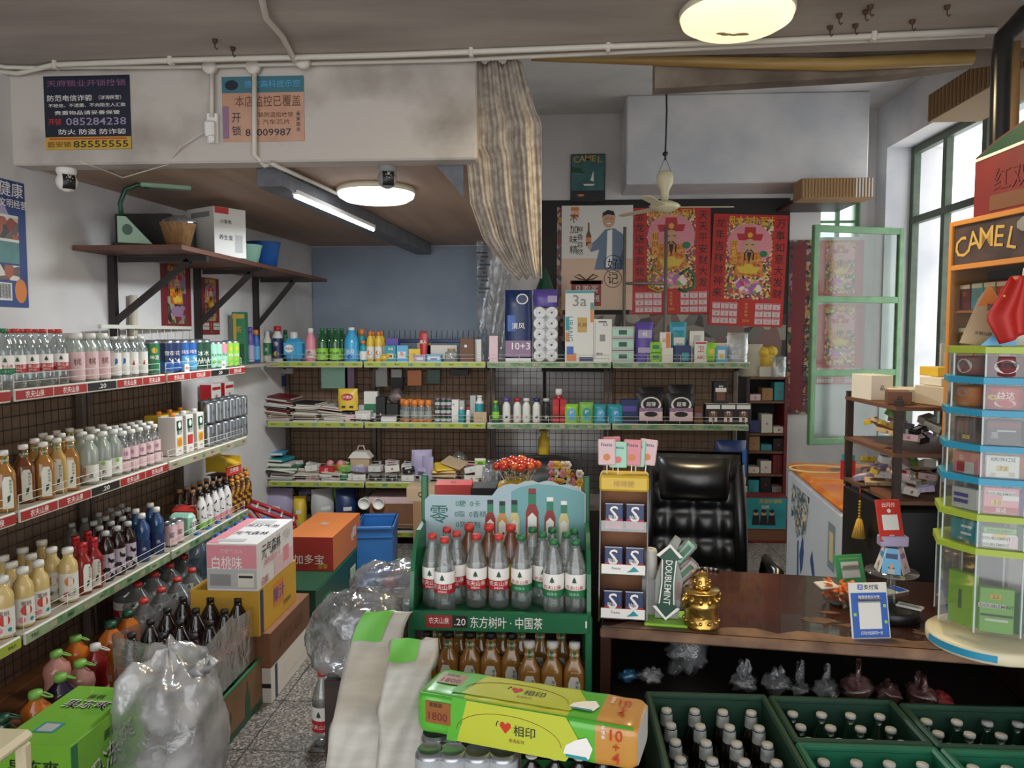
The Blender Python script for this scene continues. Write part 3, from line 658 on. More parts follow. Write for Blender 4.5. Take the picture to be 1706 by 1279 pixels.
for i, (c_, dy, r_) in enumerate(zip('CAMEL', (-.012, .004, .010, .006, -.006), (.25, .12, 0, -.1, -.22))):
    hb.text(c_, .095, 'camel_gold', M @ Matrix.Translation((-wc / 2 + .055 + i * .058, dy, 0)) @ Matrix.Rotation(r_, 4, 'Z'), z=.0015)
hb.disc(wc / 2 - .09, .03, .05, .025, 'grey', M, .001, 9); hb.build('header_panel', cb)
NS = 4; sz = [zb_ + .018 + (zh_ - zb_ - .02) * k / NS for k in range(NS)]
for z in sz[1:]: MB().box((wc / 2, .07, z), (wc - .034, .12, .008), 'cab_orange').build('cabinet_shelf', cb)
clear('glass_door', 'f4f4f0', gloss=.12, rough=.04); MB().box((wc / 2, .000, (zb_ + zh_) / 2), (wc - .034, .004, zh_ - zb_ - .02), 'glass_door').build('glass_door', cb)
CABM = T(A0.x, A0.y, 0, an)
# a stand carries the cabinet behind the counter
mb = MB()
for x in (.03, wc - .03): mb.box((x, .08, (zb_) / 2), (.04, .08, zb_ - .002), 'counter_dark')
mb.build('stand', cb)
# ---------------------------------------------------------------- kinds of goods
for n_, c_, r_ in (('red', 'b3242a', .4), ('red2', 'c23b35', .45), ('maroon', '6e1f24', .5), ('green', '2a7348', .4), ('dgreen', '1d4a34', .4), ('lgreen', '7fb552', .45), ('limeg', '8ec63f', .4), ('blue', '2a5fa8', .4),
                   ('dblue', '20325f', .4), ('lblue', '5aa3cc', .4), ('teal', '2f8f97', .4), ('mint', '9fd0b8', .4), ('yellow', 'd9b53a', .4), ('orange', 'd07a34', .4), ('pink', 'd98a94', .45), ('lpink', 'd9b9ba', .45),
                   ('purple', '5d4a9a', .4), ('lilac', 'a59ab8', .5), ('mauve', '8e6f8a', .5), ('silver', 'a9adb0', .3), ('gold', 'b8923e', .35), ('paper', 'd8d2c6', .8), ('paper2', 'bfb4a2', .8), ('beige', 'b89f7e', .7), ('skin', 'c99b7c', .6),
                   ('brown', '6b4630', .6), ('offwhite', 'd9d6ce', .5), ('lgrey', 'b3b3b0', .6), ('coffee', '3b2418', .3)):
    mat(n_, c_, r_)
mat('can_silver', 'a2a6aa', .28, metal=.8); mat('kraft', 'a57f5a', .8, noise=.15, scale=9); mat('kraft2', '8a5d40', .8, noise=.2, scale=9)
mat('tape', '9c7a55', .4)
clear('pet', 'eaf0f0', gloss=.22, rough=.05, milky=.10); clear('pet_blue', 'd3e6f2', gloss=.2, rough=.05, milky=.10, mcol='cfe6f5'); clear('frosted', 'e6efe9', gloss=.15, rough=.2, milky=.45, mcol='e3e8e0')
clear('film', 'f0f2f4', gloss=.28, rough=.12, milky=.16, bump=.6, scale=14); clear('bag_film', 'e2e4e6', gloss=.22, rough=.16, milky=.36, mcol='dfe1e6', bump=.9, scale=9, holes=5)
clear('bag_big', 'e8eaec', gloss=.2, rough=.2, milky=.72, mcol='e4e4e6', bump=.9, scale=7, holes=4)
mat('tea_amber', 'a8783a', .12, col2='94652e', scale=6, coat=.5); mat('tea_brown', '6f3f1f', .12, coat=.5); mat('tea_pale', 'bb9a5c', .12, coat=.5); mat('juice_yel', 'cbb277', .15, coat=.4); mat('juice_orange', 'c8712a', .15, coat=.4)
mat('cola', '1d0f0d', .1, coat=.6); mat('red_liquid', '8a1f20', .15, coat=.5); mat('choc', '2b1a17', .15, coat=.5); mat('purple_l', '2a2040', .15, coat=.5); mat('pink_l', 'c58d80', .2, coat=.4); mat('green_glass', '12301f', .08, coat=.8); mat('dark_glass', '14100c', .08, coat=.8)
mat('blue_l', '2b4a73', .15, coat=.5); mat('black_lab', '241c24', .4, col2='b5aab4', scale=38, detail=1, ramp=(.56, .58)); mat('scribble', 'dcd8d4', .4, col2='1d1b1c', scale=42, detail=2, ramp=(.40, .43)); mat('clean_blue', '3f9fc9', .3, coat=.3)
mat('dark_stripe', '4a1f18', .3, col2='b5872d', scale=40, detail=1, ramp=(.5, .53))
PROF = {'pet': [(.80, 0), (1, .03), (.97, .2), (1, .3), (1, .58), (.93, .66), (.70, .78), (.42, .88), (.40, .93)],
        'square': [(.9, 0), (1, .02), (1, .60), (.92, .66), (.52, .76), (.46, .80), (.46, .92)],
        'round': [(.85, 0), (1, .02), (1, .66), (.88, .74), (.55, .82), (.5, .93)],
        'sport': [(.85, 0), (1, .03), (1, .3), (.86, .45), (1, .6), (.9, .74), (.5, .84), (.45, .92)],
        'milk': [(.85, 0), (1, .03), (1, .55), (.86, .68), (.5, .82), (.45, .92)],
        'jug': [(.85, 0), (1, .03), (.94, .3), (.98, .38), (.86, .55), (1, .68), (.9, .78), (.42, .88), (.38, .93)],
        'big': [(.88, 0), (1, .03), (.96, .16), (1, .2), (1, .55), (.97, .6), (1, .64), (.8, .78), (.32, .9), (.28, .95)],
        'cola': [(.8, 0), (1, .05), (1, .28), (.95, .36), (1, .44), (1, .62), (.75, .78), (.34, .9), (.3, .95)]}
def bottle(name, h, r, prof, body, cap, wraps=(), texts=(), marks=(), sq=0, n=14, capr=.42, caph=.07, extra=None, cat='bottle', liquid=None):
    mb = MB().lathe([(r * a, h * z) for a, z in PROF[prof]], body, n, sq=sq)
    if liquid: mb.lathe([(r * a * .96, h * z + .001) for a, z in PROF[prof] if z < .7], liquid, n, sq=sq)
    root = mb.build(name); root['category'] = cat
    MB().lathe([(r * capr, h * (1 - caph)), (r * capr * 1.03, h * (1 - caph * .5)), (r * capr * .97, h), ], cap, 10).build('cap', root)
    if wraps or texts:
        lw = MB()
        for z0, z1, m in wraps: lw.lathe([(r * (1.012 if sq < .1 else 1.01), h * z0), (r * 1.012, h * z1)], m, n, cap=False, sq=sq)
        for s_, size, m, z in texts: lw.text(s_, size, m, Matrix.Translation((0, 0, h * z)), bend=r * 1.02 if sq < .1 else r * 1.06)
        for poly, m, z in marks: # little printed shapes, bent round the bottle
            R_ = r * 1.022; lw.add([((R_) * math.sin(x / R_), -(R_) * math.cos(x / R_), h * z + y) for x, y in poly], [tuple(range(len(poly)))], m)
        lw.build('label_wrap', root)
    if extra: extra(root)
    return Proto(root)
TREE = [(-.008, -.008), (-.001, -.008), (-.001, -.011), (.001, -.011), (.001, -.008), (.008, -.008), (.004, -.002), (.006, -.002), (0, .009), (-.006, -.002), (-.004, -.002)]
def circ(x, y, r, n=10): return [(x + r * math.cos(2 * PI * i / n), y + r * math.sin(2 * PI * i / n)) for i in range(n)]
P = {}
P['water_red'] = bottle('water_bottle', .215, .031, 'pet', 'pet', 'red2', [(.27, .40, 'red'), (.40, .56, 'print_white')], [('农夫山泉', .0155, 'print_white', .36), ('SPRING', .008, 'print_white', .30)], [(TREE, 'dgreen', .49)])
P['water_green'] = bottle('water_bottle', .215, .031, 'pet', 'pet', 'green', [(.25, .35, 'green'), (.35, .56, 'print_white')], [('农夫山泉', .0135, 'red', .385), ('纯净水', .010, 'mint', .30)], [(TREE, 'dgreen', .49)])
P['shelf_pink'] = bottle('drink_bottle', .20, .033, 'round', 'frosted', 'offwhite', [(.05, .62, 'lpink')], [('桃', .03, 'brown', .42)], [([(-.004, .0), (.012, .02), (.016, .035), (.01, .02)], 'maroon', .35)], capr=.8, caph=.12)
P['white_blue'] = bottle('drink_bottle', .185, .03, 'round', 'pet', 'offwhite', [(.08, .62, 'offwhite')], (), [([(-.004, -.012), (.008, -.006), (.008, .012), (-.002, .016)], 'blue', .4)], capr=.5)
P['white_red'] = bottle('drink_bottle', .185, .03, 'round', 'pet', 'offwhite', [(.08, .62, 'offwhite')], (), [([(-.006, -.014), (.008, -.012), (.004, .014)], 'red', .35)], capr=.5)
def neckband(m='green', txt=True):
    def f(root):
        r = .032; b = MB().lathe([(r * .50, .215 * .79), (r * .50, .215 * .895)], m, 12, cap=False)
        if txt: b.text('东方树叶', .0085, 'print_white', Matrix.Translation((0, 0, .215 * .84)), bend=r * .52)
        b.build('neck_band', root)
        p = MB(); M = FR(0, -r * 1.005, .0); p.flat([(-.017, .012), (.017, .012), (.017, .105), (.010, .125), (-.010, .125), (-.017, .105)], 'p_lab', M, .0012); p.flat([(-.004, .03), (.006, .04), (.008, .06), (-.002, .055)], 'leaf_dark', M, .002); p.text('茉莉花茶', .011, 'leaf_dark', M @ Matrix.Translation((.009, .09, 0)), vert=True, z=.002)
        p.build('label_panel', root)
    return f
for k_, b_, c_ in (('tea_w', 'tea_amber', 'offwhite'), ('tea_b', 'tea_brown', 'offwhite'), ('tea_p', 'tea_pale', 'offwhite'), ('tea_k', 'tea_amber', 'ink'), ('tea_r', 'red_liquid', 'red')):
    P[k_] = bottle('tea_bottle', .215, .032, 'square', b_, c_, sq=.45, n=20, capr=.52, caph=.085, extra=neckband())
P['frost'] = bottle('drink_bottle', .205, .033, 'round', 'frosted', 'offwhite', [(.06, .40, 'offwhite')], [('清', .02, 'ink', .18)], [([(-.03, -.02), (-.018, -.02), (-.018, .02), (-.03, .02)], 'orange', .25)], capr=.62, caph=.1)
P['frost_g'] = bottle('drink_bottle', .205, .033, 'round', 'frosted', 'offwhite', [(.06, .40, 'offwhite')], [('水', .02, 'ink', .18)], [(circ(.0, .01, .009), 'lgreen', .3)], capr=.62, caph=.1)
P['vita'] = bottle('vitamin_drink', .19, .031, 'round', 'pet', 'offwhite', [(.06, .30, 'lpink'), (.34, .62, 'lpink')], [('维', .022, 'mauve', .48)], capr=.62, caph=.1)
P['nfc'] = bottle('juice_bottle', .215, .035, 'round', 'juice_yel', 'offwhite', [(.05, .55, 'offwhite')], [('果汁', .02, 'brown', .17)], [(circ(-.004, .0, .019), 'orange', .40), (circ(.016, .0, .007), 'lgreen', .22), (circ(-.02, 0, .008), 'red2', .16)], capr=.6, caph=.1)
P['nfc_pink'] = bottle('juice_bottle', .215, .035, 'round', 'juice_yel', 'offwhite', [(.05, .5, 'offwhite')], [('蜜桃', .018, 'brown', .42)], [(circ(.0, .0, .020), 'red2', .30), (circ(-.016, .0, .012), 'pink', .14), (circ(.018, 0, .008), 'teal', .14)], capr=.6, caph=.1)
P['red_drink'] = bottle('red_tea_bottle', .21, .03, 'square', 'red_liquid', 'red', sq=.2, n=18, capr=.55, caph=.085, extra=neckband('red', False))
P['dark'] = bottle('energy_drink', .215, .031, 'sport', 'choc', 'lgrey', [(.05, .56, 'black_lab')], (), capr=.5, caph=.09)
P['clear_sport'] = bottle('sport_drink', .21, .03, 'sport', 'pet', 'lgrey', [(.1, .5, 'lgrey')], (), capr=.45, caph=.09)
P['blue_sport'] = bottle('blue_sport_drink', .225, .033, 'sport', 'blue_l', 'offwhite', [(.1, .44, 'dblue')], [('水', .02, 'print_white', .28)], capr=.5, caph=.1)
P['milk_l'] = bottle('milk_tea_bottle', .20, .029, 'milk', 'scribble', 'ink', [(.04, .2, 'lgreen'), (.2, .6, 'scribble')], capr=.5, caph=.09)
P['milk_p'] = bottle('milk_tea_bottle', .20, .029, 'milk', 'scribble', 'ink', [(.04, .2, 'pink'), (.2, .6, 'scribble')], capr=.5, caph=.09)
P['milk_w'] = bottle('milk_tea_bottle', .20, .029, 'milk', 'coffee', 'kraft', [(.04, .6, 'scribble')], capr=.5, caph=.09)
P['brown_tea'] = bottle('brown_tea_bottle', .20, .029, 'milk', 'dark_stripe', 'orange', [(.04, .6, 'dark_stripe')], capr=.5, caph=.09)
def ring(col):
    def f(root):
        b = MB(); b.tube([(.02 * math.cos(a) + .03, .016 * math.sin(a), .235 - .012 * math.cos(a)) for a in [i * PI / 6 for i in range(12)]], .0035, col, 5, closed=True); b.build('carry_ring', root)
    return f
def jug(body, lab, txt, cap='lgreen', h=.255, r=.05): return bottle('juice_jug', h, r, 'jug', body, cap, [(.12, .36, lab)], [(txt, .03, 'print_white', .24)], capr=.45, caph=.09, extra=ring(cap), n=18)
P['jug_o'] = jug('juice_orange', 'brown', '橙汁'); P['jug_p'] = jug('purple_l', 'lgrey', '蓝莓'); P['jug_k'] = jug('pink_l', 'brown', '蜜桃'); P['jug_g'] = jug('green_glass', 'dgreen', '雪', 'dgreen', .25, .045)
P['jug_d'] = jug('juice_orange', 'juice_orange', '果粒橙', 'dgreen', .29, .052)
P['jug_r'] = jug('red_liquid', 'lpink', '山楂', 'offwhite', .26, .045)
def hnd(root): MB().tube([(-.03, 0, .285), (-.035, 0, .31), (0, 0, .325), (.035, 0, .31), (.03, 0, .285)], .005, 'red2', 6).build('carry_handle', root)
P['water5'] = bottle('large_water_bottle', .31, .068, 'big', 'pet', 'red2', [(.34, .44, 'red'), (.44, .56, 'print_white')], [('农夫山泉', .032, 'print_white', .39)], [([(x * 2, y * 2) for x, y in TREE], 'dgreen', .5)], n=20, capr=.3, caph=.06)
P['waterb'] = bottle('large_clear_water_bottle', .30, .048, 'big', 'pet_blue', 'blue', [(.36, .50, 'pet_blue')], (), n=16, capr=.4, caph=.06)
P['cola'] = bottle('cola_bottle', .30, .05, 'cola', 'cola', 'ink', [(.44, .62, 'red')], [('可乐', .03, 'print_white', .53)], n=18, capr=.32, caph=.05)
def can(name, h, r, bands, texts=(), marks=(), cat='can'):
    mb = MB().lathe([(r * .82, 0), (r, h * .05), (r, h * .92), (r * .86, h), (r * .82, h * .995), (r * .80, h * .975), (0, h * .975)], 'can_silver', 14)
    root = mb.build(name); root['category'] = cat; lw = MB()
    for z0, z1, m in bands: lw.lathe([(r * 1.012, h * z0), (r * 1.012, h * z1)], m, 14, cap=False)
    for s_, size, m, z in texts: lw.text(s_, size, m, Matrix.Translation((0, 0, h * z)), bend=r * 1.02)
    for poly, m, z in marks:
        R_ = r * 1.022; lw.add([(R_ * math.sin(x / R_), -R_ * math.cos(x / R_), h * z + y) for x, y in poly], [tuple(range(len(poly)))], m)
    lw.build('printed_sleeve', root); return Proto(root)
P['can_green'] = can('beer_can', .168, .033, [(.06, .9, 'green')], [('啤酒', .022, 'print_white', .5)], [(circ(0, 0, .014), 'yellow', .7)])
P['can_blue'] = can('beer_can', .168, .033, [(.06, .35, 'blue'), (.35, .9, 'dblue')], [('雪花', .024, 'print_white', .6)], [([(-.02, -.02), (0, .02), (.008, .004), (.02, .016), (.025, -.02)], 'print_white', .35)])
P['can_lblue'] = can('beer_can', .168, .033, [(.06, .5, 'lblue'), (.5, .9, 'blue')], [('纯生', .022, 'print_white', .62)], [([(-.02, -.02), (0, .02), (.008, .004), (.02, .016), (.025, -.02)], 'print_white', .35)])
P['can_dgreen'] = can('beer_can', .168, .033, [(.06, .9, 'dgreen')], [('冰', .03, 'print_white', .55)], [([(-.02, -.03), (-.008, .01), (0, -.02), (.01, .014), (.02, -.02)], 'print_white', .35)])
P['can_mint'] = can('soda_can', .155, .031, [(.06, .9, 'mint')], [('汽水', .018, 'green', .5)], [(circ(0, 0, .01), 'lgreen', .25)])
P['can_pinkw'] = can('soda_can', .155, .031, [(.06, .55, 'mint'), (.55, .9, 'pink')], [('汽水', .018, 'green', .5)])
P['can_lime'] = can('soda_can', .16, .031, [(.06, .9, 'limeg')], [('果味', .018, 'print_white', .45)], [(circ(0, 0, .011), 'yellow', .7)])
P['can_silver'] = can('silver_beer_can', .12, .033, [(.08, .9, 'can_silver')], [('干', .03, 'ink', .5)])
P['can_dry'] = can('silver_dry_beer_can', .168, .033, [(.06, .92, 'silver')], [('干', .05, 'ink', .45)])
P['can_pink'] = can('pink_can', .12, .033, [(.08, .9, 'lpink')], [('蜜', .03, 'mauve', .5)])
# ---- placing on the shelves
def LSH(px, dx, lev, z=None):
    z0 = (LZ[lev] if z is None else z) + .0002
    f = lambda y: Vector((XF - .035 - dx, y, z0 + .05)); y = along(px, f, 1.3, 6.4); return Vector((XF - .035 - dx, y, z0))
def BSH(px, dy, lev, z=None):
    z0 = (BZ[lev] if z is None else z) + .0002
    f = lambda x: Vector((x, YK + .035 + dy, z0 + .05)); x = along(px, f, -3, 3.2); return Vector((x, YK + .035 + dy, z0))
def rowl(kind, pxs, dx, lev, desc, where, grp, z=None, rz=PI / 2, jit=.25, end='near end'):
    n = len(pxs); last = -9; R2 = 2 * max(v.co.x for v in P[kind].r.data.vertices) + .001
    for i, px in enumerate(pxs):
        lab = f'{desc}, {nth(i, n)} from {end}, {where}' if n > 1 else f'{desc}, {where}'
        v = LSH(px, dx, lev, z); v.y = max(v.y, last + R2); last = v.y
        P[kind].put(v, rz + random.uniform(-jit, jit) - .75, lab, grp)
# spare boxes / cartons: faces with print. origin = centre of the base, front looks to -y
def carton(name, w_, d_, h_, m, front=(), sidep=(), topp=(), patches=(), spatches=(), tpatches=(), b=.002, side=None, top=None):
    """front/sidep/topp: (text, size, mat, x, z[, rot]) ; patches: (x, z, w, h, mat)"""
    mb = MB().box((0, 0, h_ / 2), (w_, d_, h_), m, b=b)
    Fm = [FR(0, -d_ / 2, h_ / 2), FR(w_ / 2, 0, h_ / 2, PI / 2), LIE(0, 0, h_), FR(-w_ / 2, 0, h_ / 2, -PI / 2)]
    if side:
        for q in (1, 3): mb.rect(0, 0, d_ - .004, h_ - .004, side, Fm[q])
    if top: mb.rect(0, 0, w_ - .004, d_ - .004, top, Fm[2])
    for M, pt, tx in ((Fm[0], patches, front), (Fm[1], spatches, sidep), (Fm[3], spatches, sidep), (Fm[2], tpatches, topp)):
        for k, (x, y, a, c, mm) in enumerate(pt): mb.rect(x, y, a, c, mm, M, .0010 + k * .0003)
        for tt in tx: mb.text(tt[0], tt[1], tt[2], M @ Matrix.Translation((tt[3], tt[4], 0)) @ Matrix.Rotation(tt[5] if len(tt) > 5 else 0, 4, 'Z'), z=.0026, wid=tt[6] if len(tt) > 6 else None)
    o = mb.build(name); return o
def put(o, loc, rz, label, cat, group=None, rot=None):
    o.location = loc
    o.rotation_euler = rot or (0, 0, rz)
    return tag(o, label, cat, group)
# ---------------------------------------------------------------- left shelving: top shelf
w1, w2_, w3 = 'top left shelf', 'middle left shelf', 'lower left shelf'
rowl('water_green', [-14, 6], .02, 0, 'green-capped water bottle', 'front row, ' + w1, 'water bottles on the left shelving')
rowl('water_red', [28, 50, 74, 100], .02, 0, 'red-capped water bottle', 'front row, ' + w1, 'water bottles on the left shelving')
rowl('water_red', [12, 36, 62, 88], .10, 0, 'red-capped water bottle', 'second row, ' + w1, 'water bottles on the left shelving')
rowl('water_red', [20, 46, 72, 96], .18, 0, 'red-capped water bottle', 'third row, ' + w1, 'water bottles on the left shelving')
rowl('shelf_pink', [127, 150, 170], .02, 0, 'pale pink peach drink', 'front row, ' + w1, 'pale drinks on the top left shelf')
rowl('shelf_pink', [118, 140, 160], .11, 0, 'pale pink peach drink', 'rear row, ' + w1, 'pale drinks on the top left shelf')
rowl('white_blue', [190, 204], .02, 0, 'white-labelled drink with blue mark', w1, 'pale drinks on the top left shelf')
rowl('white_blue', [180, 195], .10, 0, 'white-labelled drink with blue mark', 'rear row, ' + w1, 'pale drinks on the top left shelf')
rowl('white_red', [219, 235], .02, 0, 'white-labelled drink with red mark', w1, 'pale drinks on the top left shelf')
rowl('white_red', [210, 226], .10, 0, 'white-labelled drink with red mark', 'rear row, ' + w1, 'pale drinks on the top left shelf')
G = 'drink cans on the top left shelf'
rowl('can_green', [254], .02, 0, 'green beer can with gold badge', 'beside the pale drinks, ' + w1, G)
rowl('can_blue', [278, 291], .02, 0, 'dark blue beer can', 'front row, ' + w1, G)
rowl('can_blue', [270, 284], .10, 0, 'dark blue beer can', 'rear row, ' + w1, G)
rowl('can_lblue', [304, 317], .02, 0, 'light blue beer can', 'front row, ' + w1, G)
rowl('can_lblue', [297, 310], .10, 0, 'light blue beer can', 'rear row, ' + w1, G)
rowl('can_dgreen', [329, 341], .02, 0, 'dark green beer can', 'front row, ' + w1, G)
rowl('can_dgreen', [323, 335], .10, 0, 'dark green beer can', 'rear row, ' + w1, G)
rowl('can_mint', [352, 361], .02, 0, 'pale mint soda can', 'front row, ' + w1, G)
rowl('can_pinkw', [370], .02, 0, 'mint soda can with pink top band', w1, G)
rowl('can_lime', [380, 390], .02, 0, 'lime green soda can', 'at the far end, ' + w1, G)
# middle shelf
G = 'tea bottles on the middle left shelf'
rowl('tea_w', [8, 74, 118], .02, 1, 'amber tea bottle with white label', 'front row, ' + w2_, G)
rowl('tea_b', [41], .05, 1, 'dark brown tea bottle with green neck band', 'front row, ' + w2_, G)
rowl('tea_p', [97], .04, 1, 'pale golden tea bottle with white label', 'front row, ' + w2_, G)
rowl('tea_w', [60, 84, 104], .12, 1, 'amber tea bottle', 'second row, ' + w2_, G)
rowl('tea_p', [74, 96, 118], .20, 1, 'pale golden tea bottle', 'third row, ' + w2_, G)
G = 'frosted drinks on the middle left shelf'
rowl('frost', [150], .02, 1, 'frosted drink with orange mark', 'front row, ' + w2_, G)
rowl('frost_g', [172, 190], .03, 1, 'frosted drink with green dot', 'front row, ' + w2_, G)
rowl('frost', [138, 160, 180], .11, 1, 'frosted drink with white lid', 'second row, ' + w2_, G)
rowl('frost_g', [132, 152, 172], .19, 1, 'frosted drink with white lid', 'third row, ' + w2_, G)
G = 'pink-labelled vitamin drinks'
rowl('vita', [205, 219, 232, 245, 256], .02, 1, 'pink-labelled vitamin drink', 'front row, ' + w2_, G)
rowl('vita', [198, 212, 225, 238, 250], .10, 1, 'pink-labelled vitamin drink', 'second row, ' + w2_, G)
rowl('vita', [192, 206, 219, 232], .18, 1, 'pink-labelled vitamin drink', 'third row, ' + w2_, G)
# juice cartons with screw caps
def juice_carton(i, px, dx, m, txtm, lab):
    o = carton('juice_carton', .072, .095, .20, m, [('果汁', .026, 'dgreen', 0, .02), ('100%', .014, 'red', 0, -.075)], patches=[(0, .055, .05, .05, 'dgreen'), (0, -.03, .05, .05, txtm)], tpatches=())
    M = FR(0, -.0475, .10); mb = MB().disc(0, .058, .014, .018, 'p_lab', M, .003, 10).disc(.0, -.03, .018, .02, 'orange' if txtm != 'red2' else 'red2', M, .003, 10); mb.build('fruit_print', o)
    MB().lathe([(.014, 0), (.014, .018), (.012, .02)], 'offwhite' if i else 'orange', 12, T(0, -.012, .20)).build('cap', o)
    put(o, LSH(px, dx, 1), PI / 2 - .05, lab, 'carton', 'juice cartons on the middle left shelf')
for i, (px, m) in enumerate(((285, 'yellow'), (303, 'red2'), (321, 'yellow'))):
    juice_carton(i, px, .06, 'offwhite', m, f'white juice carton with green panel, {nth(i, 3)} from the near end, middle left shelf')
for i, px in enumerate((262, 280, 298)):
    juice_carton(0, px, .17, 'yellow', 'orange', f'yellow juice carton with orange cap, {nth(i, 3)} from the near end, behind the white cartons')
# silver can packs, two tiers
pk = ['lower', 'upper']
for t_ in range(2):
    for r_ in range(2):
        pxs = [348, 361, 373, 384, 394, 403] if r_ == 0 else [340, 354, 367, 379, 390]
        for i, px in enumerate(pxs):
            P['can_silver'].put(LSH(px, .02 + .075 * r_, 1, LZ[1] + .1235 * t_ + (.002 if t_ else 0)), PI / 2 - .3, f'silver can, {nth(i, len(pxs))} from near end, {["front", "rear"][r_]} row, {pk[t_]} tier, middle left shelf', 'silver cans in two tiers')
# lower shelf
G = 'juice bottles on the lower left shelf'
rowl('nfc_pink', [6, 40, 66], .02, 2, 'juice bottle with pink peach label', 'front row, ' + w3, G)
rowl('nfc', [115], .02, 2, 'yellow juice bottle with big orange on label', w3, G)
rowl('nfc_pink', [22, 54], .11, 2, 'juice bottle with pink peach label', 'second row, ' + w3, G)
rowl('nfc', [88], .09, 2, 'yellow juice bottle in the second row', w3, G)
rowl('nfc', [8, 40, 72], .20, 2, 'yellow juice bottle', 'third row, ' + w3, G)
rowl('red_drink', [139, 158], .02, 2, 'red bottle with red cap', w3, 'red bottles on the lower left shelf')
rowl('red_drink', [128, 148], .11, 2, 'red bottle with red cap', 'rear row, ' + w3, 'red bottles on the lower left shelf')
G = 'grey-capped bottles on the lower left shelf'
rowl('dark', [178, 197, 215], .02, 2, 'grey-capped bottle with dark label', 'front row, ' + w3, G)
rowl('dark', [168, 187, 206], .10, 2, 'grey-capped bottle with dark label', 'second row, ' + w3, G)
rowl('dark', [158, 178, 198, 214], .18, 2, 'grey-capped bottle with dark label', 'third row, ' + w3, G)
rowl('clear_sport', [122, 143, 166, 186, 204], .27, 2, 'grey-capped clear bottle', 'back row, ' + w3, G)
rowl('blue_sport', [238, 262], .02, 2, 'dark blue sport drink', w3, 'blue sport drinks')
rowl('blue_sport', [228, 252], .10, 2, 'dark blue sport drink', 'rear row, ' + w3, 'blue sport drinks')
rowl('can_pink', [284, 294], .02, 2, 'pale pink drink can', 'in front of the red shrink pack', 'pink cans on the lower left shelf')
# shrink packs
def pack(name, w_, d_, h_, m, loc, rz, lab):
    mb = MB().box((0, 0, h_ / 2), (w_, d_, h_), m, b=.018); M = FR(0, -d_ / 2, h_ / 2); mb.disc(0, 0, .03, .03, 'print_white', M, .001, 14); mb.text('凉茶', .03, 'red' if m == 'red2' else 'ink', M, z=.002)
    put(mb.build(name), loc, rz, lab, 'drink pack')
pack('shrink_pack', .13, .18, .118, 'red2', LSH(318, .10, 2), PI / 2, 'red shrink-wrapped pack of cans on the lower left shelf')
pack('shrink_pack', .07, .13, .112, 'mint', LSH(304, .07, 2), PI / 2, 'pale shrink-wrapped pack between pink cans and red pack')
G = 'milk tea bottles on the lower left shelf'
rowl('milk_l', [336, 347], .02, 2, 'lime-based milk tea bottle', 'front row, ' + w3, G)
rowl('milk_p', [358, 368, 378], .02, 2, 'pink-based milk tea bottle', 'front row, ' + w3, G)
rowl('milk_w', [322, 333, 344, 355, 366, 375], .10, 2, 'brown-capped milk tea bottle', 'second row, ' + w3, G)
rowl('milk_w', [300, 312, 323, 334, 345, 356, 366], .18, 2, 'brown-capped milk tea bottle', 'third row, ' + w3, G)
G = 'brown tea bottles with orange caps'
rowl('brown_tea', [387, 396, 404, 412], .02, 2, 'orange-capped dark tea bottle', 'front row, ' + w3, G)
rowl('brown_tea', [384, 393, 401, 409], .10, 2, 'orange-capped dark tea bottle', 'second row, ' + w3, G)
# open yellow display carton hung under the middle shelf's far end
mb = MB(); p0 = LSH(372, .02, 2, LZ[2] + .25)
mb.box((0, 0, .045), (.15, .14, .004), 'yellow', T(0, 0, 0, 0, .35)); mb.box((-.075, 0, .03), (.004, .14, .08), 'yellow'); mb.box((.075, 0, .03), (.004, .14, .08), 'yellow'); mb.box((0, -.072, -.005), (.15, .004, .06), 'red2'); mb.box((0, .07, .03), (.15, .004, .10), 'yellow'); mb.box((0, 0, -.035), (.15, .145, .004), 'maroon')
mb.text('方便面', .03, 'print_white', FR(0, -.075, -.005), z=.0006)
put(mb.build('display_carton'), LSH(372, .13, 2, LZ[2] + .24), PI / 2 - .2, 'open yellow and red display carton above the milk tea bottles', 'carton')
# shelf goods behind cans: wine-red gift boxes on the back of the middle shelf
for i, px in enumerate((352, 374)):
    o = carton('gift_box', .14, .08, .30, 'offwhite', [('礼', .05, 'red', 0, .06), ('红豆奶', .022, 'maroon', 0, -.03)], patches=[(0, .12, .12, .02, 'red'), (0, -.1, .12, .03, 'red')], side='red')
    put(o, LSH(px, .34, 1), PI / 2, ['cream and red gift box standing behind the silver cans', 'second cream gift box behind the silver cans, further along'][i], 'box', 'gift boxes behind the silver cans')
# price cards clipped on the rail
for i, px in enumerate((311, 372)):
    o = MB().box((0, 0, .02), (.05, .003, .04), 'offwhite').text('¥5.0', .018, 'red', FR(0, -.0018, .02)).build('price_card'); p = LSH(px, -.042, 0, LZ[0] + .004)
    put(o, p, PI / 2, ['small cream price card on the top left shelf rail below the blue cans', 'small cream price card on the top left shelf rail near its far end'][i], 'price card')
# white wire basket rail behind the top shelf goods
t = thing('wire_rack', 'white wire rack standing behind the bottles on the top left shelf', 'rack', (0, 0, 0)); a = LSH(168, .40, 0); b = LSH(318, .40, 0)
MB().box(((a.x + b.x) / 2, (a.y + b.y) / 2, LZ[0] + .235), (.02, b.y - a.y, .02), 'rail_white').build('top_rail', t)
mb = MB()
for i in range(13): y = a.y + (b.y - a.y) * i / 12; mb.tube([(a.x, y, LZ[0] + .002), (a.x, y, LZ[0] + .23)], .002, 'rail_white', 4)
mb.build('wire_grid', t)
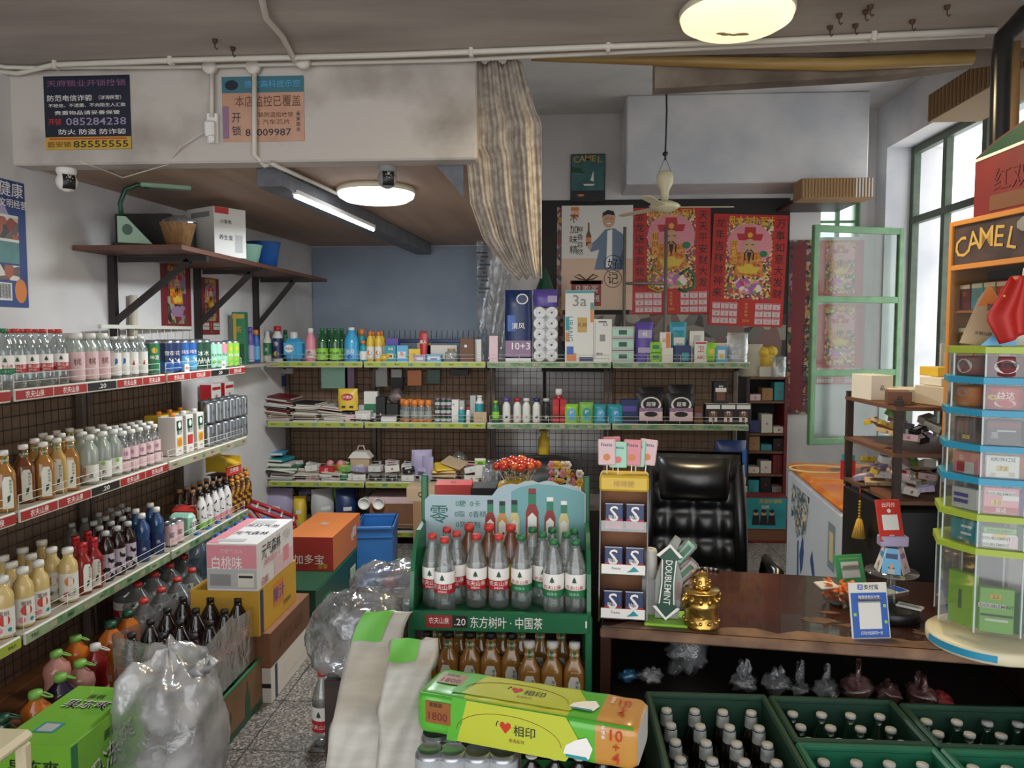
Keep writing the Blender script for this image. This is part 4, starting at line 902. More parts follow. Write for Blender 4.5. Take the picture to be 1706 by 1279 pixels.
# ---------------------------------------------------------------- back shelving goods
def pouch(name, w_, h_, d_, m, texts=(), patches=(), flat_top=False):
    mb = MB()
    def side(sg):
        def fn(u, v):
            e = (max(0, 4 * u * (1 - u)) ** .45) * (max(0, min(1, (1 - v) * 2.2)) ** .5 if not flat_top else max(0, min(1, (1 - v) * 9)) ** .5) * (1 if v > .06 else .9)
            return ((u - .5) * w_ * (1 - .03 * math.sin(v * 9)), sg * d_ / 2 * e, v * h_)
        return fn
    mb.surf(side(-1), 10, 8, m); mb.surf(lambda u, v: side(1)(1 - u, v), 10, 8, m)
    mb.box((0, 0, .002), (w_ * .9, d_ * .85, .004), m)
    M = FR(0, -d_ / 2, h_ / 2)
    for k, p in enumerate(patches):
        if p[0] == 'o': mb.disc(p[1], p[2], p[3], p[4], p[5], M, .0012 + .0004 * k)
        else: mb.rect(p[0], p[1], p[2], p[3], p[4], M, .0012 + .0004 * k)
    for t_ in texts: mb.text(t_[0], t_[1], t_[2], M @ Matrix.Translation((t_[3], t_[4], 0)), z=.004)
    return mb.build(name)
S = .00446       # metres per photo pixel at the shelf front
ts = 'top back shelf'; ms = 'middle back shelf'; bs = 'third back shelf'
def bb(kind, px, dy, lev, lab, grp=None, rz=0, z=None): return P[kind].put(BSH(px, dy, lev, z), rz, lab, grp)
# tall gift tin, sprays
o = carton('gift_tin', .09, .07, .36, 'green', [('茶', .05, 'gold', 0, .06)], patches=[(-.025, 0, .02, .34, 'gold'), (0, .15, .08, .03, 'gold'), (.02, -.1, .03, .12, 'dgreen')]); q_ = WY(401, 593, 5.22); put(o, (q_.x, 5.22, 1.393), .1, 'tall green and gold tin on the small ledge left of the back shelf', 'tin')
put(MB().box((0, 0, 0), (.17, .50, .02), 'shelf_metal', b=.002).build('wall_ledge'), (wallx(5.36) + .11, 5.36, 1.382), 0, 'short metal ledge between the left wall and the back shelf', 'ledge')
def spray(k, h, r, body, cap, wr): P[k] = bottle('spray_can', h, r, 'round', body, cap, wr, capr=.7, caph=.16)
spray('sp_purple', .26, .028, 'purple', 'purple', [(.1, .5, 'lilac'), (.05, .12, 'silver')]); spray('sp_blue', .24, .026, 'blue', 'orange', [(.1, .5, 'lblue')])
P['sp_purple'].put((WY(417, 593, 5.36).x, 5.36, 1.393), 0, 'purple spray can beside the tall green tin'); P['sp_blue'].put((WY(427, 593, 5.5).x, 5.5, 1.393), 0, 'blue spray can with orange cap on the small ledge')
P['dw'] = bottle('detergent_bottle', .23, .030, 'round', 'offwhite', 'offwhite', [(.2, .62, 'green')], [('洗', .03, 'print_white', .4)], capr=.5, caph=.12); bb('dw', 446, .02, 0, 'slim white bottle with green label, top back shelf')
P['dg'] = bottle('detergent_bottle', .24, .032, 'milk', 'green', 'dgreen', [(.2, .5, 'limeg')], capr=.5, caph=.12); bb('dg', 437, .12, 0, 'green bottle behind the slim white bottle, top back shelf'); bb('dg', 476, .14, 0, 'green bottle behind the blue detergent jug, top back shelf')
P['dr'] = bottle('detergent_bottle', .27, .040, 'round', 'offwhite', 'red', [(.08, .66, 'dblue')], [('净', .04, 'print_white', .5)], [(circ(0, 0, .02), 'yellow', .22)], capr=.7, caph=.14); bb('dr', 463, .03, 0, 'white bottle with navy label and red cap, top back shelf')
def jugblue(root): MB().box((-.02, -.052, .10), (.085, .004, .09), 'lblue', b=.02).disc(-.02, 0, .035, .03, 'print_white', FR(0, -.0545, .10), .001, 18).tube([(.05, 0, .15), (.088, 0, .14), (.088, 0, .06), (.05, 0, .05)], .011, 'clean_blue', 8).text('洗衣液', .022, 'dblue', FR(-.02, -.0545, .10), z=.002).build('label_and_handle', root)
r_ = MB().box((0, 0, .09), (.14, .10, .18), 'clean_blue', b=.03).build('detergent_jug'); r_['category'] = 'jug'; MB().lathe([(.028, .175), (.03, .18), (.028, .225)], 'offwhite', 14).build('cap', r_); jugblue(r_)
put(r_, BSH(490, .03, 0), 0, 'wide blue detergent jug with white cap and handle', 'jug')
P['dp'] = bottle('softener_bottle', .255, .044, 'milk', 'pink', 'offwhite', [(.12, .36, 'lpink')], [('柔', .04, 'maroon', .25)], capr=.5, caph=.15); bb('dp', 518, .02, 0, 'pink softener bottle with white cap, top back shelf')
P['dred'] = bottle('detergent_bottle', .21, .03, 'milk', 'red', 'red', (), capr=.5); bb('dred', 532, .13, 0, 'small red bottle behind the pink softener bottle')
clear('pet_green', '8fcf9e', gloss=.2, rough=.05, milky=.35, mcol='3f8f5a')
P['dish'] = bottle('dish_soap_bottle', .255, .045, 'pet', 'pet_green', 'green', [(.06, .40, 'limeg')], [('洗洁精', .026, 'dgreen', .25)], capr=.4, caph=.1, liquid='green')
for i, px in enumerate((537, 559)): bb('dish', px, .02, 0, ['clear green dish soap bottle next to the pink softener', 'clear green dish soap bottle next to the big sky blue bottle'][i], 'green dish soap bottles')
for i, px in enumerate((548, 570)): bb('dish', px, .14, 0, ['clear green dish soap bottle in the second row, left one', 'clear green dish soap bottle in the second row, right one'][i], 'green dish soap bottles')
P['dsky'] = bottle('laundry_bottle', .26, .058, 'milk', 'clean_blue', 'offwhite', [(.1, .38, 'lblue')], [('蓝月', .035, 'print_white', .30)], [(circ(0, -.02, .02), 'blue', .22)], n=18, capr=.42, caph=.18); bb('dsky', 586, .03, 0, 'big sky blue laundry bottle with white cap, top back shelf')
P['dteal'] = bottle('cleaner_bottle', .16, .028, 'round', 'teal', 'orange', [(.1, .5, 'offwhite')], capr=.7, caph=.15); bb('dteal', 605, .02, 0, 'small teal cleaner bottle right of the sky blue bottle'); P['dor'] = bottle('cleaner_bottle', .25, .028, 'round', 'teal', 'orange', capr=.8, caph=.2); bb('dor', 603, .12, 0, 'teal bottle with orange top at the rear of the top back shelf')
P['dyel'] = bottle('toilet_cleaner_bottle', .23, .03, 'sport', 'yellow', 'orange', [(.1, .5, 'offwhite')], [], [(circ(0, 0, .018), 'orange', .3)], capr=.5, caph=.14)
for i, px in enumerate((617, 631)): bb('dyel', px, .03, 0, ['yellow cleaner bottle with orange cap, the left of two', 'yellow cleaner bottle with orange cap, the right of two'][i], 'yellow cleaner bottles')
for i, px in enumerate((622, 636)): bb('dyel', px, .13, 0, ['yellow cleaner bottle in the rear, the left of two', 'yellow cleaner bottle in the rear, the right of two'][i], 'yellow cleaner bottles')
o = MB().ball((0, 0, .03), .03, 'yellow', 12, sc=(1.2, .8, 1)).ball((.028, -.01, .045), .018, 'yellow', 10).lathe([(.008, 0), (.001, .02)], 'orange', 8, T(.045, -.014, .045, 0, 0, PI / 2)).build('toy_duck'); put(o, BSH(640, .01, 0, 1.392 + .0), 0, 'pale yellow duck-shaped pack in front of the yellow bottles', 'toy')
def bx(px, dy, lev, w_, h_, m, lab, texts=(), patches=(), d_=.08, rz=0, grp=None, cat='box', name='small_box', z=None, side=None):
    o = carton(name, w_ * S, d_, h_ * S, m, texts, patches=patches, side=side); return put(o, BSH(px, dy + d_ / 2, lev, z), rz, lab, cat, grp)
bx(653, 0, 0, 21, 28, 'teal', 'small teal soap box with a red flower', [('香皂', .02, 'print_white', 0, .035)], [(0, -.02, .04, .04, 'offwhite'), (0, -.02, .02, .02, 'red')])
bx(671, 0, 0, 21, 28, 'lblue', 'small blue and white soap box with red mark', [('皂', .03, 'red', 0, 0)], [(0, -.01, .06, .05, 'offwhite')])
bx(655, .10, 0, 22, 40, 'purple', 'dark purple box behind the small soap boxes'); bx(680, .10, 0, 20, 20, 'orange', 'orange box behind the small soap boxes')
bx(692, .03, 0, 20, 22, 'yellow', 'yellow box left of the red tube', [('皂', .03, 'red', 0, 0)]); bx(700, 0, 0, 20, 11, 'lilac', 'low lilac and white box in front of the red tube', patches=[(0, 0, .05, .02, 'offwhite')], d_=.03)
tb = MB(); tb.surf(lambda u, v: (.033 * (1 - .25 * (1 - v)) * math.cos(u * 2 * PI), .024 * (1 - v * .92) * math.sin(u * 2 * PI), .02 + .2 * v), 14, 6, 'red'); tb.lathe([(.022, 0), (.022, .022)], 'print_white', 12); tb.rect(0, 0, .066, .02, 'maroon', FR(0, -.004, .225)); tb.text('黑人', .028, 'print_white', FR(0, -.016, .15), z=.002)
put(tb.build('toothpaste_tube'), BSH(706, .05, 0), 0, 'red toothpaste tube standing upright on the top back shelf', 'tube')
bx(724, 0, 0, 25, 13, 'lblue', 'low pale blue box with blue waves', patches=[(0, 0, .09, .03, 'offwhite'), (0, -.005, .05, .012, 'blue')]); bx(735, .16, 0, 58, 28, 'paper', 'wide cream box at the rear of the top back shelf'); bx(708, .16, 0, 24, 32, 'beige', 'tan box behind the red tube')
P['jar'] = bottle('clear_jar', .10, .05, 'round', 'pet', 'gold', (), capr=.6, caph=.12, n=18, cat='jar'); bb('jar', 752, .03, 0, 'round clear jar with gold lid, top back shelf')
bx(768, .08, 0, 5, 32, 'dblue', 'thin navy box standing beside the brown box'); bx(779, .03, 0, 23, 40, 'brown', 'upright brown carton with white tag, top back shelf', patches=[(-.01, .03, .02, .02, 'offwhite')]); bx(797, .1, 0, 12, 38, 'offwhite', 'narrow white carton beside the shelf post')
# dark row of coat hooks lying along the rear edge
t = thing('hook_rail', 'long navy rail full of wire hooks along the rear of the back shelf', 'rail', (0, 0, 0)); a = BSH(572, .40, 0); b = BSH(800, .40, 0)
MB().box(((a.x + b.x) / 2, a.y, 1.392 + .155), (b.x - a.x, .03, .03), 'dblue', b=.004).build('rail', t)
for x in (a.x + .02, b.x - .02): MB().box((x, a.y, 1.392 + .07), (.02, .02, .14), 'dblue').build('leg', t)
mb = MB()
for i in range(52): x = a.x + (b.x - a.x) * (i + .5) / 52; mb.tube([(x, a.y, 1.56), (x + .004, a.y - .01, 1.60), (x + .006, a.y - .02, 1.63)], .0022, 'dblue' if i % 2 else 'lgrey', 4)
o = mb.build('wire_hooks', t); o['kind'] = 'stuff'
# ---- top shelf, right part
bx(823, .03, 0, 15, 44, 'lpink', 'narrow pale pink carton left of the blue roll pack')
o = pouch('toilet_roll_pack', .205, .54, .11, 'dblue', [('10+3', .075, 'print_white', .02, -.15), ('清风', .05, 'print_white', .0, .0)], [(0, -.17, .19, .12, 'mauve'), (0, -.255, .19, .03, 'offwhite'), ('o', .03, .20, .045, .04, 'print_white'), ('o', .03, .20, .036, .032, 'dblue'), (-.05, .02, .06, .12, 'blue')], True)
put(o, BSH(864, .07, 0), 0, 'tall dark blue and magenta toilet roll pack, top back shelf', 'paper pack')
t = thing('toilet_roll_pack', 'clear pack of ten white toilet rolls with purple top', 'paper pack', BSH(909, .09, 0)); rr = .0455
for j in range(5):
    for i in range(2):
        M = T((i - .5) * .092, .045, .047 + j * .0805) @ Matrix.Rotation(PI / 2, 4, 'X')
        MB().lathe([(rr * .25, .09), (rr * .35, .097), (rr * .92, .097), (rr, .09), (rr, 0), (0, 0)], 'print_white', 18, M).disc(0, 0, rr * .16, rr * .16, 'ink', M, .0975, 8).build('toilet_roll', t)
o = pouch('film', .19, .13, .10, 'purple', [], [(.05, -.01, .07, .05, 'lilac')]); o.parent = t; o.location = (0, -.005, .415); o.name = 'purple_film'
MB().box((0, 0, .21), (.188, .105, .42), 'film', b=.02).build('clear_wrap', t)
o = carton('tall_carton', .215, .12, .535, 'offwhite', [('3a', .12, 'grey', -.0, .19), ('LIBANG', .055, 'teal', -.07, -.02, -PI / 2), ('礼邦', .035, 'ink', .02, .01)], patches=[(0, .255, .21, .02, 'teal'), (-.09, .02, .025, .1, 'teal'), (-.09, -.08, .025, .07, 'orange'), (.092, .08, .025, .1, 'orange'), (.092, .15, .025, .05, 'teal'), (.02, .01, .07, .11, 'gold'), (-.06, -.23, .07, .06, 'orange'), (-.07, -.18, .05, .06, 'blue'), (.05, -.245, .1, .03, 'dblue')]); put(o, BSH(965, .09, 0), 0, 'tall white LIBANG carton with grey 3a mark', 'carton')
bx(1003, .03, 0, 31, 72, 'offwhite', 'upright white box with black sketch and small print', [('0.5', .03, 'ink', .02, .12), ('雨伞', .025, 'ink', -.02, -.1)], [(.0, .02, .04, .05, 'grey'), (.0, .14, .06, .008, 'ink'), (-.055, 0, .005, .28, 'lgrey')])
for k in range(3): bx(1037, .03, 0, 37, 19.5, 'lgrey', f'grey-green tissue box, {["bottom", "middle", "top"][k]} of a stack of three', [], [(0, 0, .15, .05, 'mint'), (0, 0, .06, .035, 'dgreen')], grp='grey-green tissue boxes', z=BZ[0] + k * .0885 + .001 * k)
o = pouch('tissue_pack', .135, .30, .10, 'purple', [('纸', .04, 'print_white', 0, .06)], [(0, .06, .1, .06, 'lilac'), (0, -.06, .1, .04, 'lilac')], True); put(o, BSH(1073, .06, 0), 0, 'tall purple tissue pack, top back shelf', 'tissue pack')
for k in range(2):
    o = pouch('sponge_pack', .085, .075, .06, 'limeg', [], [(0, 0, .05, .03, 'green')]); put(o, BSH(1092, .02, 0, BZ[0] + k * .077), 0, ['lower green sponge pack beside the purple pack', 'upper green sponge pack beside the purple pack'][k], 'sponge pack', 'green sponge packs')
bx(1107, .02, 0, 18, 50, 'offwhite', 'white box with yellow side stripe, top back shelf', [('药', .03, 'orange', -.01, .05)], [(.02, 0, .03, .21, 'orange')]); bx(1112, .0, 0, 18, 24, 'paper', 'low pale box in front of the yellow-striped box', d_=.015)
o = pouch('wipes_pack', .13, .30, .07, 'teal', [('湿巾', .03, 'teal', 0, -.02)], [(0, -.02, .08, .11, 'offwhite'), (0, .1, .1, .03, 'lblue')]); put(o, BSH(1129, .1, 0), .1, 'bright teal wipes pack standing tall, top back shelf', 'wipes pack')
bx(1136, .02, 0, 28, 28, 'dblue', 'navy box with a bulging pale blue corner', patches=[(.02, -.02, .05, .06, 'teal')], d_=.06); bx(1159, .10, 0, 24, 52, 'offwhite', 'white box behind the red-lettered box', patches=[(0, .06, .05, .05, 'lgrey')]); bx(1166, .02, 0, 21, 35, 'offwhite', 'white box with large red letters, top back shelf', [('卫', .05, 'red', 0, .02), ('ABC', .03, 'red2', 0, -.04)], [(0, .065, .08, .012, 'red')])
o = MB().lathe([(.0, 0), (.045, .01), (.052, .07), (.045, .14), (.0, .15)], 'limeg', 16).disc(0, 0, .02, .02, 'yellow', FR(0, -.053, .08)).build('green_tub'); put(o, BSH(1184, .05, 0), 0, 'rounded lime green tub, top back shelf', 'tub')
bx(1200, .0, 0, 17, 26, 'lblue', 'small pale blue box with a yellow drop', patches=[(0, 0, .05, .07, 'offwhite'), (0, -.01, .03, .03, 'yellow')]); bx(1196, .13, 0, 30, 32, 'paper', 'cream carton behind the lime green tub')
o = pouch('zip_bag', .155, .22, .06, 'film', [], []); MB().box((0, 0, .07), (.12, .035, .12), 'lgrey', b=.015).build('bag_contents', o); put(o, BSH(1228, .06, 0), 0, 'clear zip bag with grey contents at the shelf end', 'bag')
# ---- middle shelf, right part
P['h_g'] = bottle('shampoo_bottle', .165, .028, 'round', 'green', 'limeg', [(.2, .5, 'limeg')], capr=.6, caph=.12); bb('h_g', 826, .03, 1, 'bright green slim bottle, middle back shelf')
def shamp(k, cap, lab_, mark): P[k] = bottle('shampoo_bottle', .185, .030, 'round', 'offwhite' if lab_ != 'ink' else 'ink', cap, [(.1, .5, lab_)], [], [(circ(0, 0, .012, 7), mark, .25)], capr=.8, caph=.13)
shamp('h_p', 'purple', 'offwhite', 'ink'); shamp('h_k', 'red', 'offwhite', 'pink'); shamp('h_w', 'offwhite', 'offwhite', 'lgrey'); shamp('h_d', 'dblue', 'offwhite', 'dblue'); shamp('h_b', 'lgrey', 'ink', 'lgrey')
for k_, px, lb in (('h_p', 844, 'white shampoo bottle with purple cap'), ('h_k', 862, 'white shampoo bottle with crimson cap'), ('h_w', 877, 'plain white shampoo bottle'), ('h_d', 894, 'white shampoo bottle with navy cap'), ('h_b', 910, 'black shampoo bottle with grey lid')): bb(k_, px, .03, 1, lb + ', middle back shelf', 'shampoo bottles')
bx(926, .03, 1, 11, 40, 'red', 'red upright box, the left of two', patches=[(0, .02, .04, .03, 'red2'), (0, -.04, .04, .03, 'maroon')]); bx(938, .03, 1, 11, 40, 'red', 'red upright box, the right of two', patches=[(0, .02, .04, .03, 'red2'), (0, -.04, .04, .03, 'maroon')]); P['wcap'] = bottle('red_bottle', .25, .03, 'round', 'red', 'offwhite', capr=.9, caph=.2); bb('wcap', 931, .14, 1, 'red bottle with white top behind the red boxes')
def pad(px, m, c2, lab, z=None, w_=24, h_=32): o = pouch('pad_pack', w_ * S, h_ * S, .07, m, [('护', .03, 'print_white', 0, .01)], [('o', 0, 0, .03, .04, c2), (0, -.045, .06, .015, 'lblue')], True); put(o, BSH(px, .04, 1, z), 0, lab, 'pad pack', 'sanitary pad packs')
pad(952, 'limeg', 'lblue', 'lime pad pack next to the red boxes'); pad(977, 'lgreen', 'teal', 'green and teal pad pack, a little taller', h_=35); pad(1000, 'teal', 'lblue', 'plain teal pad pack, narrower one', w_=21); pad(1025, 'teal', 'clean_blue', 'wide teal pad pack beside the dark packs', w_=27)
bx(1048, .03, 1, 30, 40, 'dblue', 'dark navy pack left of the black and pink bags', patches=[(0, .02, .10, .04, 'purple'), (0, -.05, .1, .02, 'ink')])
for i, px in enumerate((1083, 1133)):
    o = pouch('pad_bag', .21, .225, .10, 'ink', [('超薄', .035, 'print_white', 0, .035), ('夜用', .028, 'ink', 0, -.035)], [('o', 0, .03, .075, .06, 'offwhite'), ('o', 0, .035, .06, .045, 'ink'), (0, -.055, .17, .07, 'lpink'), (0, -.005, .17, .025, 'mauve'), ('o', 0, -.04, .05, .02, 'ink')]); put(o, BSH(px, .05, 1), 0, ['black and pink pad bag, the left of the pair', 'black and pink pad bag, the right of the pair'][i], 'pad bag', 'black and pink pad bags')
for i, px in enumerate((1084, 1134)): o = pouch('black_bag', .2, .26 + .02 * (i > 0), .12, 'ink'); put(o, BSH(px, .22, 1), .1 * i, ['plain black bag behind the left pink pad bag', 'plain black bag behind the right pink pad bag'][i], 'bag', 'plain black bags')
bx(1162, .03, 1, 14, 30, 'brown', 'narrow brown pack right of the pad bags', patches=[(0, 0, .05, .03, 'mauve')])
for i, px in enumerate((1186, 1211, 1236)):
    o = carton('black_tissue_pack', .112, .09, .15, 'ink', [('竹', .035, 'print_white', 0, .01)], patches=[(0, .055, .1, .03, 'offwhite'), (0, -.02, .06, .08, 'brown'), (-.02, -.04, .02, .03, 'offwhite'), (.02, -.04, .02, .03, 'offwhite')], top='offwhite'); put(o, BSH(px, .04, 1), 0, f'black tissue pack with brown figure, {nth(i, 3)} from the pad bags', 'tissue pack', 'black tissue packs')
bx(1199, .05, 1, 24, 36, 'ink', 'single black tissue pack on top of the lower black packs', [('竹', .035, 'print_white', 0, .04)], [(0, -.02, .06, .08, 'brown'), (0, .02, .08, .03, 'offwhite')], z=BZ[1] + .152, name='black_tissue_pack', cat='tissue pack')
# ---- middle shelf, left part: heap of exercise books
BK = []
for i, (m, hh) in enumerate((('paper', .008), ('paper2', .012), ('lpink', .006), ('dark', .010), ('maroon', .010), ('offwhite', .007), ('lgrey', .014))):
    r_ = MB().box((0, 0, hh / 2), (.185, .26, hh), m, b=.001).build('exercise_book'); r_['category'] = 'book'; MB().box((.003, 0, hh / 2), (.184, .256, hh * .7), 'paper').build('pages', r_); BK.append((Proto(r_), hh))
def heap(px0, px1, lev, n, hmax, lab, grp, dy=(.08, .30), base=0):
    cols = {}
    for i in range(n):
        q = int((px1 - px0) / 45 * ((i * .618) % 1)); px = px0 + 22 + q * 45; h, tc, ra = cols.get(q, (base, .12 if q % 2 else .05, 0)); cap_ = hmax(px) if callable(hmax) else hmax
        if h > cap_: continue
        k = random.choice([0, 0, 1, 1, 2, 3, 4, 5, 5, 6]); p_, hh = BK[k]; p = BSH(px, .15, lev); tl = tc * min(1, h / .05)
        p_.put((p.x + .06 * math.sin(i) * min(1, h / .06) * .4, p.y + .03 * math.cos(i * 2), p.z + h + .1 * tl), 0, lab, grp, rot=(.02 * math.sin(i), tl, .06 * math.sin(i * 3))); cols[q] = (h + hh + .0025, tc, ra)
heap(405, 560, 1, 130, lambda px: .20 - .0009 * abs(px - 440) if px < 520 else .09, 'thin exercise book in the slumped pile, middle back shelf', 'exercise books on the middle back shelf')
heap(545, 600, 1, 20, .07, 'thin exercise book in the low pile under the yellow pack', 'exercise books under the yellow pack')
# things hung on the mesh behind
def hang(px, py, w_, h_, m, lab, d_=.03, patches=(), texts=(), cat='packet'):
    p = WY(px, py, YK + .36); o = carton('hanging_packet', w_ * S * 1.06, d_, h_ * S * 1.06, m, texts, patches=patches); put(o, (p.x, p.y, p.z - h_ * S / 2), 0, lab, cat)
for a_ in ((468, 635, 16, 18, 'dblue', 'navy packet hanging on the mesh above the book pile'), (558, 628, 46, 40, 'mint', 'wide grey-green packet hanging on the mesh'), (636, 627, 20, 36, 'lgrey', 'grey card packet hanging on the mesh'), (661, 622, 18, 14, 'lgrey', 'small white-headed packet hanging on the mesh'),
           (691, 630, 24, 26, 'orange', 'orange card packet hanging on the mesh'), (663, 640, 18, 22, 'ink', 'black packet below the small white-headed one'), (723, 628, 22, 24, 'dgreen', 'dark green round packet hanging on the mesh'), (765, 620, 32, 10, 'ink', 'flat black packet hanging near the shelf post'), (470, 618, 38, 10, 'lgrey', 'pale torn packet high on the mesh at left'), (583, 632, 16, 40, 'mauve', 'narrow mauve packet right of the grey-green one')): hang(*a_)
o = pouch('yellow_toy_pack', .15, .165, .07, 'yellow', [('小馒头', .025, 'print_white', 0, .02)], [('o', 0, .02, .045, .028, 'red'), (-.03, -.055, .03, .015, 'ink'), (.03, -.055, .03, .015, 'ink')]); put(o, BSH(580, .05, 1, BZ[1] + .085), .1, 'bright yellow house-shaped pack with a red oval', 'pack')
bx(607, 0, 1, 26, 18, 'offwhite', 'white box with cream lid in front of the mesh', patches=[(0, .03, .1, .01, 'paper2')], d_=.1); bx(584, 0, 1, 16, 12, 'lpink', 'small pinkish box at the pile foot', d_=.05); bx(619, .12, 1, 24, 50, 'offwhite', 'white and green medicine carton', patches=[(0, -.02, .1, .07, 'green')], d_=.05); bx(607, .12, 1, 16, 26, 'lgrey', 'grey carton with red edge behind the white box', z=BZ[1] + .0)
bx(636, .05, 1, 16, 42, 'ink', 'black upright box left of the glue bottles', patches=[(.0, -.04, .01, .01, 'offwhite')]); bx(655, .05, 1, 20, 30, 'ink', 'black box with crumpled top by the glue bottles'); bx(648, 0, 1, 26, 9, 'offwhite', 'flat white box at the shelf lip below the black boxes', d_=.04)
o = MB().ball((0, 0, .05), .06, 'film', 12, jit=.5).ball((0, 0, .05), .045, 'maroon', 10, jit=.5).build('crumpled_bag'); put(o, BSH(660, .12, 1, BZ[1] + .135), 0, 'crumpled bag lying on the black box', 'bag')
P['glue'] = bottle('glue_bottle', .17, .028, 'round', 'pet', 'orange', [(.03, .12, 'orange'), (.2, .5, 'frosted')], capr=.9, caph=.3)
for i, px in enumerate((677, 691, 702, 714)): bb('glue', px, .02, 1, f'clear glue bottle with orange top, {nth(i, 4)} from the left, front row', 'orange-topped glue bottles')
for i, px in enumerate((672, 684, 697)): bb('glue', px, .10, 1, f'clear glue bottle with orange top, {nth(i, 3)} from the left, rear row', 'orange-topped glue bottles')
P['ink_b'] = bottle('ink_bottle', .06, .022, 'round', 'dgreen', 'mauve', [(.1, .5, 'lgrey')], capr=.8, caph=.25)
for k in range(3):
    for i, px in enumerate((729, 739, 748)): bb('ink_b', px, .03, 1, f'tiny green ink bottle, {nth(i, 3)} from the left, {["bottom", "middle", "top"][k]} layer', 'stacked ink bottles', z=BZ[1] + .0615 * k)
bx(759, .03, 1, 13, 38, 'offwhite', 'slim white box left of the teal pump bottle', [('a', .03, 'dblue', -.01, .05)]); bx(770, .06, 1, 10, 36, 'lgrey', 'slim grey box behind the teal pump bottle'); P['tealb'] = bottle('lotion_bottle', .12, .025, 'round', 'teal', 'offwhite', capr=.6, caph=.2); bb('tealb', 769, .0, 1, 'short teal lotion bottle with white cap')
P['redc'] = bottle('small_bottle', .12, .017, 'round', 'offwhite', 'red', capr=.6, caph=.25); bb('redc', 780, .0, 1, 'thin white bottle with red cap by the shelf post')
bx(800, .0, 1, 22, 18, 'beige', 'low brown box in front of the teal label bottle', d_=.02); P['tl'] = bottle('lotion_bottle', .2, .035, 'round', 'offwhite', 'offwhite', [(.3, .7, 'teal')], capr=.6); bb('tl', 799, .08, 1, 'white bottle with teal label at the shelf post'); bx(789, .1, 1, 10, 44, 'lgrey', 'narrow grey card packet beside the white teal-label bottle')
# ---- third shelf
heap(410, 560, 2, 60, lambda px: .16 if px < 470 else .07, 'flat folder or notebook piled on the third back shelf, left part', 'folders on the third back shelf')
for i, (px, dy, z, m, lab, w_, rz) in enumerate(((440, .08, .175, 'lblue', 'pale blue plastic folder lying on top of the left pile', .34, .1), (448, .06, .135, 'teal', 'teal folder sticking out of the left pile', .34, -.15), (455, .04, .10, 'offwhite', 'white folder with green edge below the teal folder', .33, .08), (470, .02, .07, 'green', 'dark green folder low in the left pile', .30, .05), (531, .0, .03, 'offwhite', 'white hardback lying flat on the shelf lip', .26, 0), (512, .06, .065, 'ink', 'black ring binder lying behind the white hardback', .28, .1))):
    o = MB().box((0, 0, .012), (w_, .2, .022), m, b=.003).build('folder'); MB().box((0, -.002, .011), (w_ - .01, .2, .014), 'paper').build('pages', o); put(o, BSH(px, dy + .1, 2, BZ[2] + z), rz, lab, 'folder', rot=(0, .02 * (i % 3), rz))
# small boxes scattered in the heap
SB = []
for nm, (a, b_, c_), m, pt in (('white', (.10, .06, .045), 'offwhite', 'lgrey'), ('pink', (.10, .06, .04), 'lpink', 'red'), ('black', (.09, .06, .03), 'ink', 'offwhite'), ('cream', (.11, .07, .05), 'paper', 'maroon'), ('lilac', (.12, .06, .035), 'lilac', 'offwhite'), ('grey', (.09, .07, .04), 'lgrey', 'ink'), ('tan', (.15, .09, .025), 'beige', 'brown'), ('green', (.09, .05, .04), 'lgreen', 'offwhite'), ('yellow', (.09, .05, .03), 'yellow', 'red')):
    o = carton('small_box', a, b_, c_, m, [('盒', .02, pt, 0, 0)], tpatches=[(0, 0, a * .6, b_ * .5, pt)]); o['category'] = 'box'; SB.append((nm, Proto(o)))
def scatter(px0, px1, lev, n, hmax, where, grp, kinds, dy=(.02, .3), z=None, at=None):
    for i in range(n):
        nm, p_ = SB[kinds[i % len(kinds)]]; nc = max(1, int((px1 - px0) / 27)); ci = int(nc * ((i * .618 + .1) % 1)); px = px0 + (ci + .5) * (px1 - px0) / nc; ri = int(random.random() * max(1, (dy[1] - dy[0]) / .085)); dd = dy[0] + .04 + .085 * ri; h = CELL.get((px, ri, lev), 0)
        if h > hmax: continue
        CELL[(px, ri, lev)] = h + .056
        p = at(px, dd) if at else BSH(px, dd, lev, z)
        p_.put((p.x, p.y, p.z + h + (.012 if h > .02 else 0)), 0, f'small {nm} box tumbled in the heap on {where}', grp + ', ' + nm + ' ones', rot=(random.uniform(-.1, .35) if h > .02 else 0, random.uniform(-.2, .2) if h > .02 else 0, random.uniform(-.3, .3)))
random.seed(21); CELL = {}
scatter(585, 722, 2, 62, .10, 'the third back shelf', 'small boxes heaped on the third back shelf', [0, 1, 2, 3, 0, 4, 5, 2, 1, 0])
scatter(480, 590, 2, 22, .08, 'the third back shelf, left half', 'small boxes beside the folders', [0, 3, 1, 5, 7])
scatter(725, 805, 2, 26, .09, 'the third back shelf, right half', 'small boxes near the sponges', [0, 6, 7, 1, 3, 8])
hs = thing('toy_house', 'small wooden toy house with a pale roof in the heap', 'toy', BSH(602, .16, 2, BZ[2] + .04)); MB().box((0, 0, .06), (.15, .1, .12), 'beige', b=.003).rect(0, 0, .03, .06, 'brown', FR(0, -.05, .04)).build('house_wall', hs); MB().prism([(-.09, .12), (.09, .12), (.05, .17), (-.05, .17)], .12, 'paper', FR(0, .06, 0)).build('house_roof', hs); MB().tube([(-.03, 0, .17), (-.02, 0, .21), (.02, 0, .21), (.03, 0, .17)], .006, 'lpink', 6).build('carry_loop', hs)
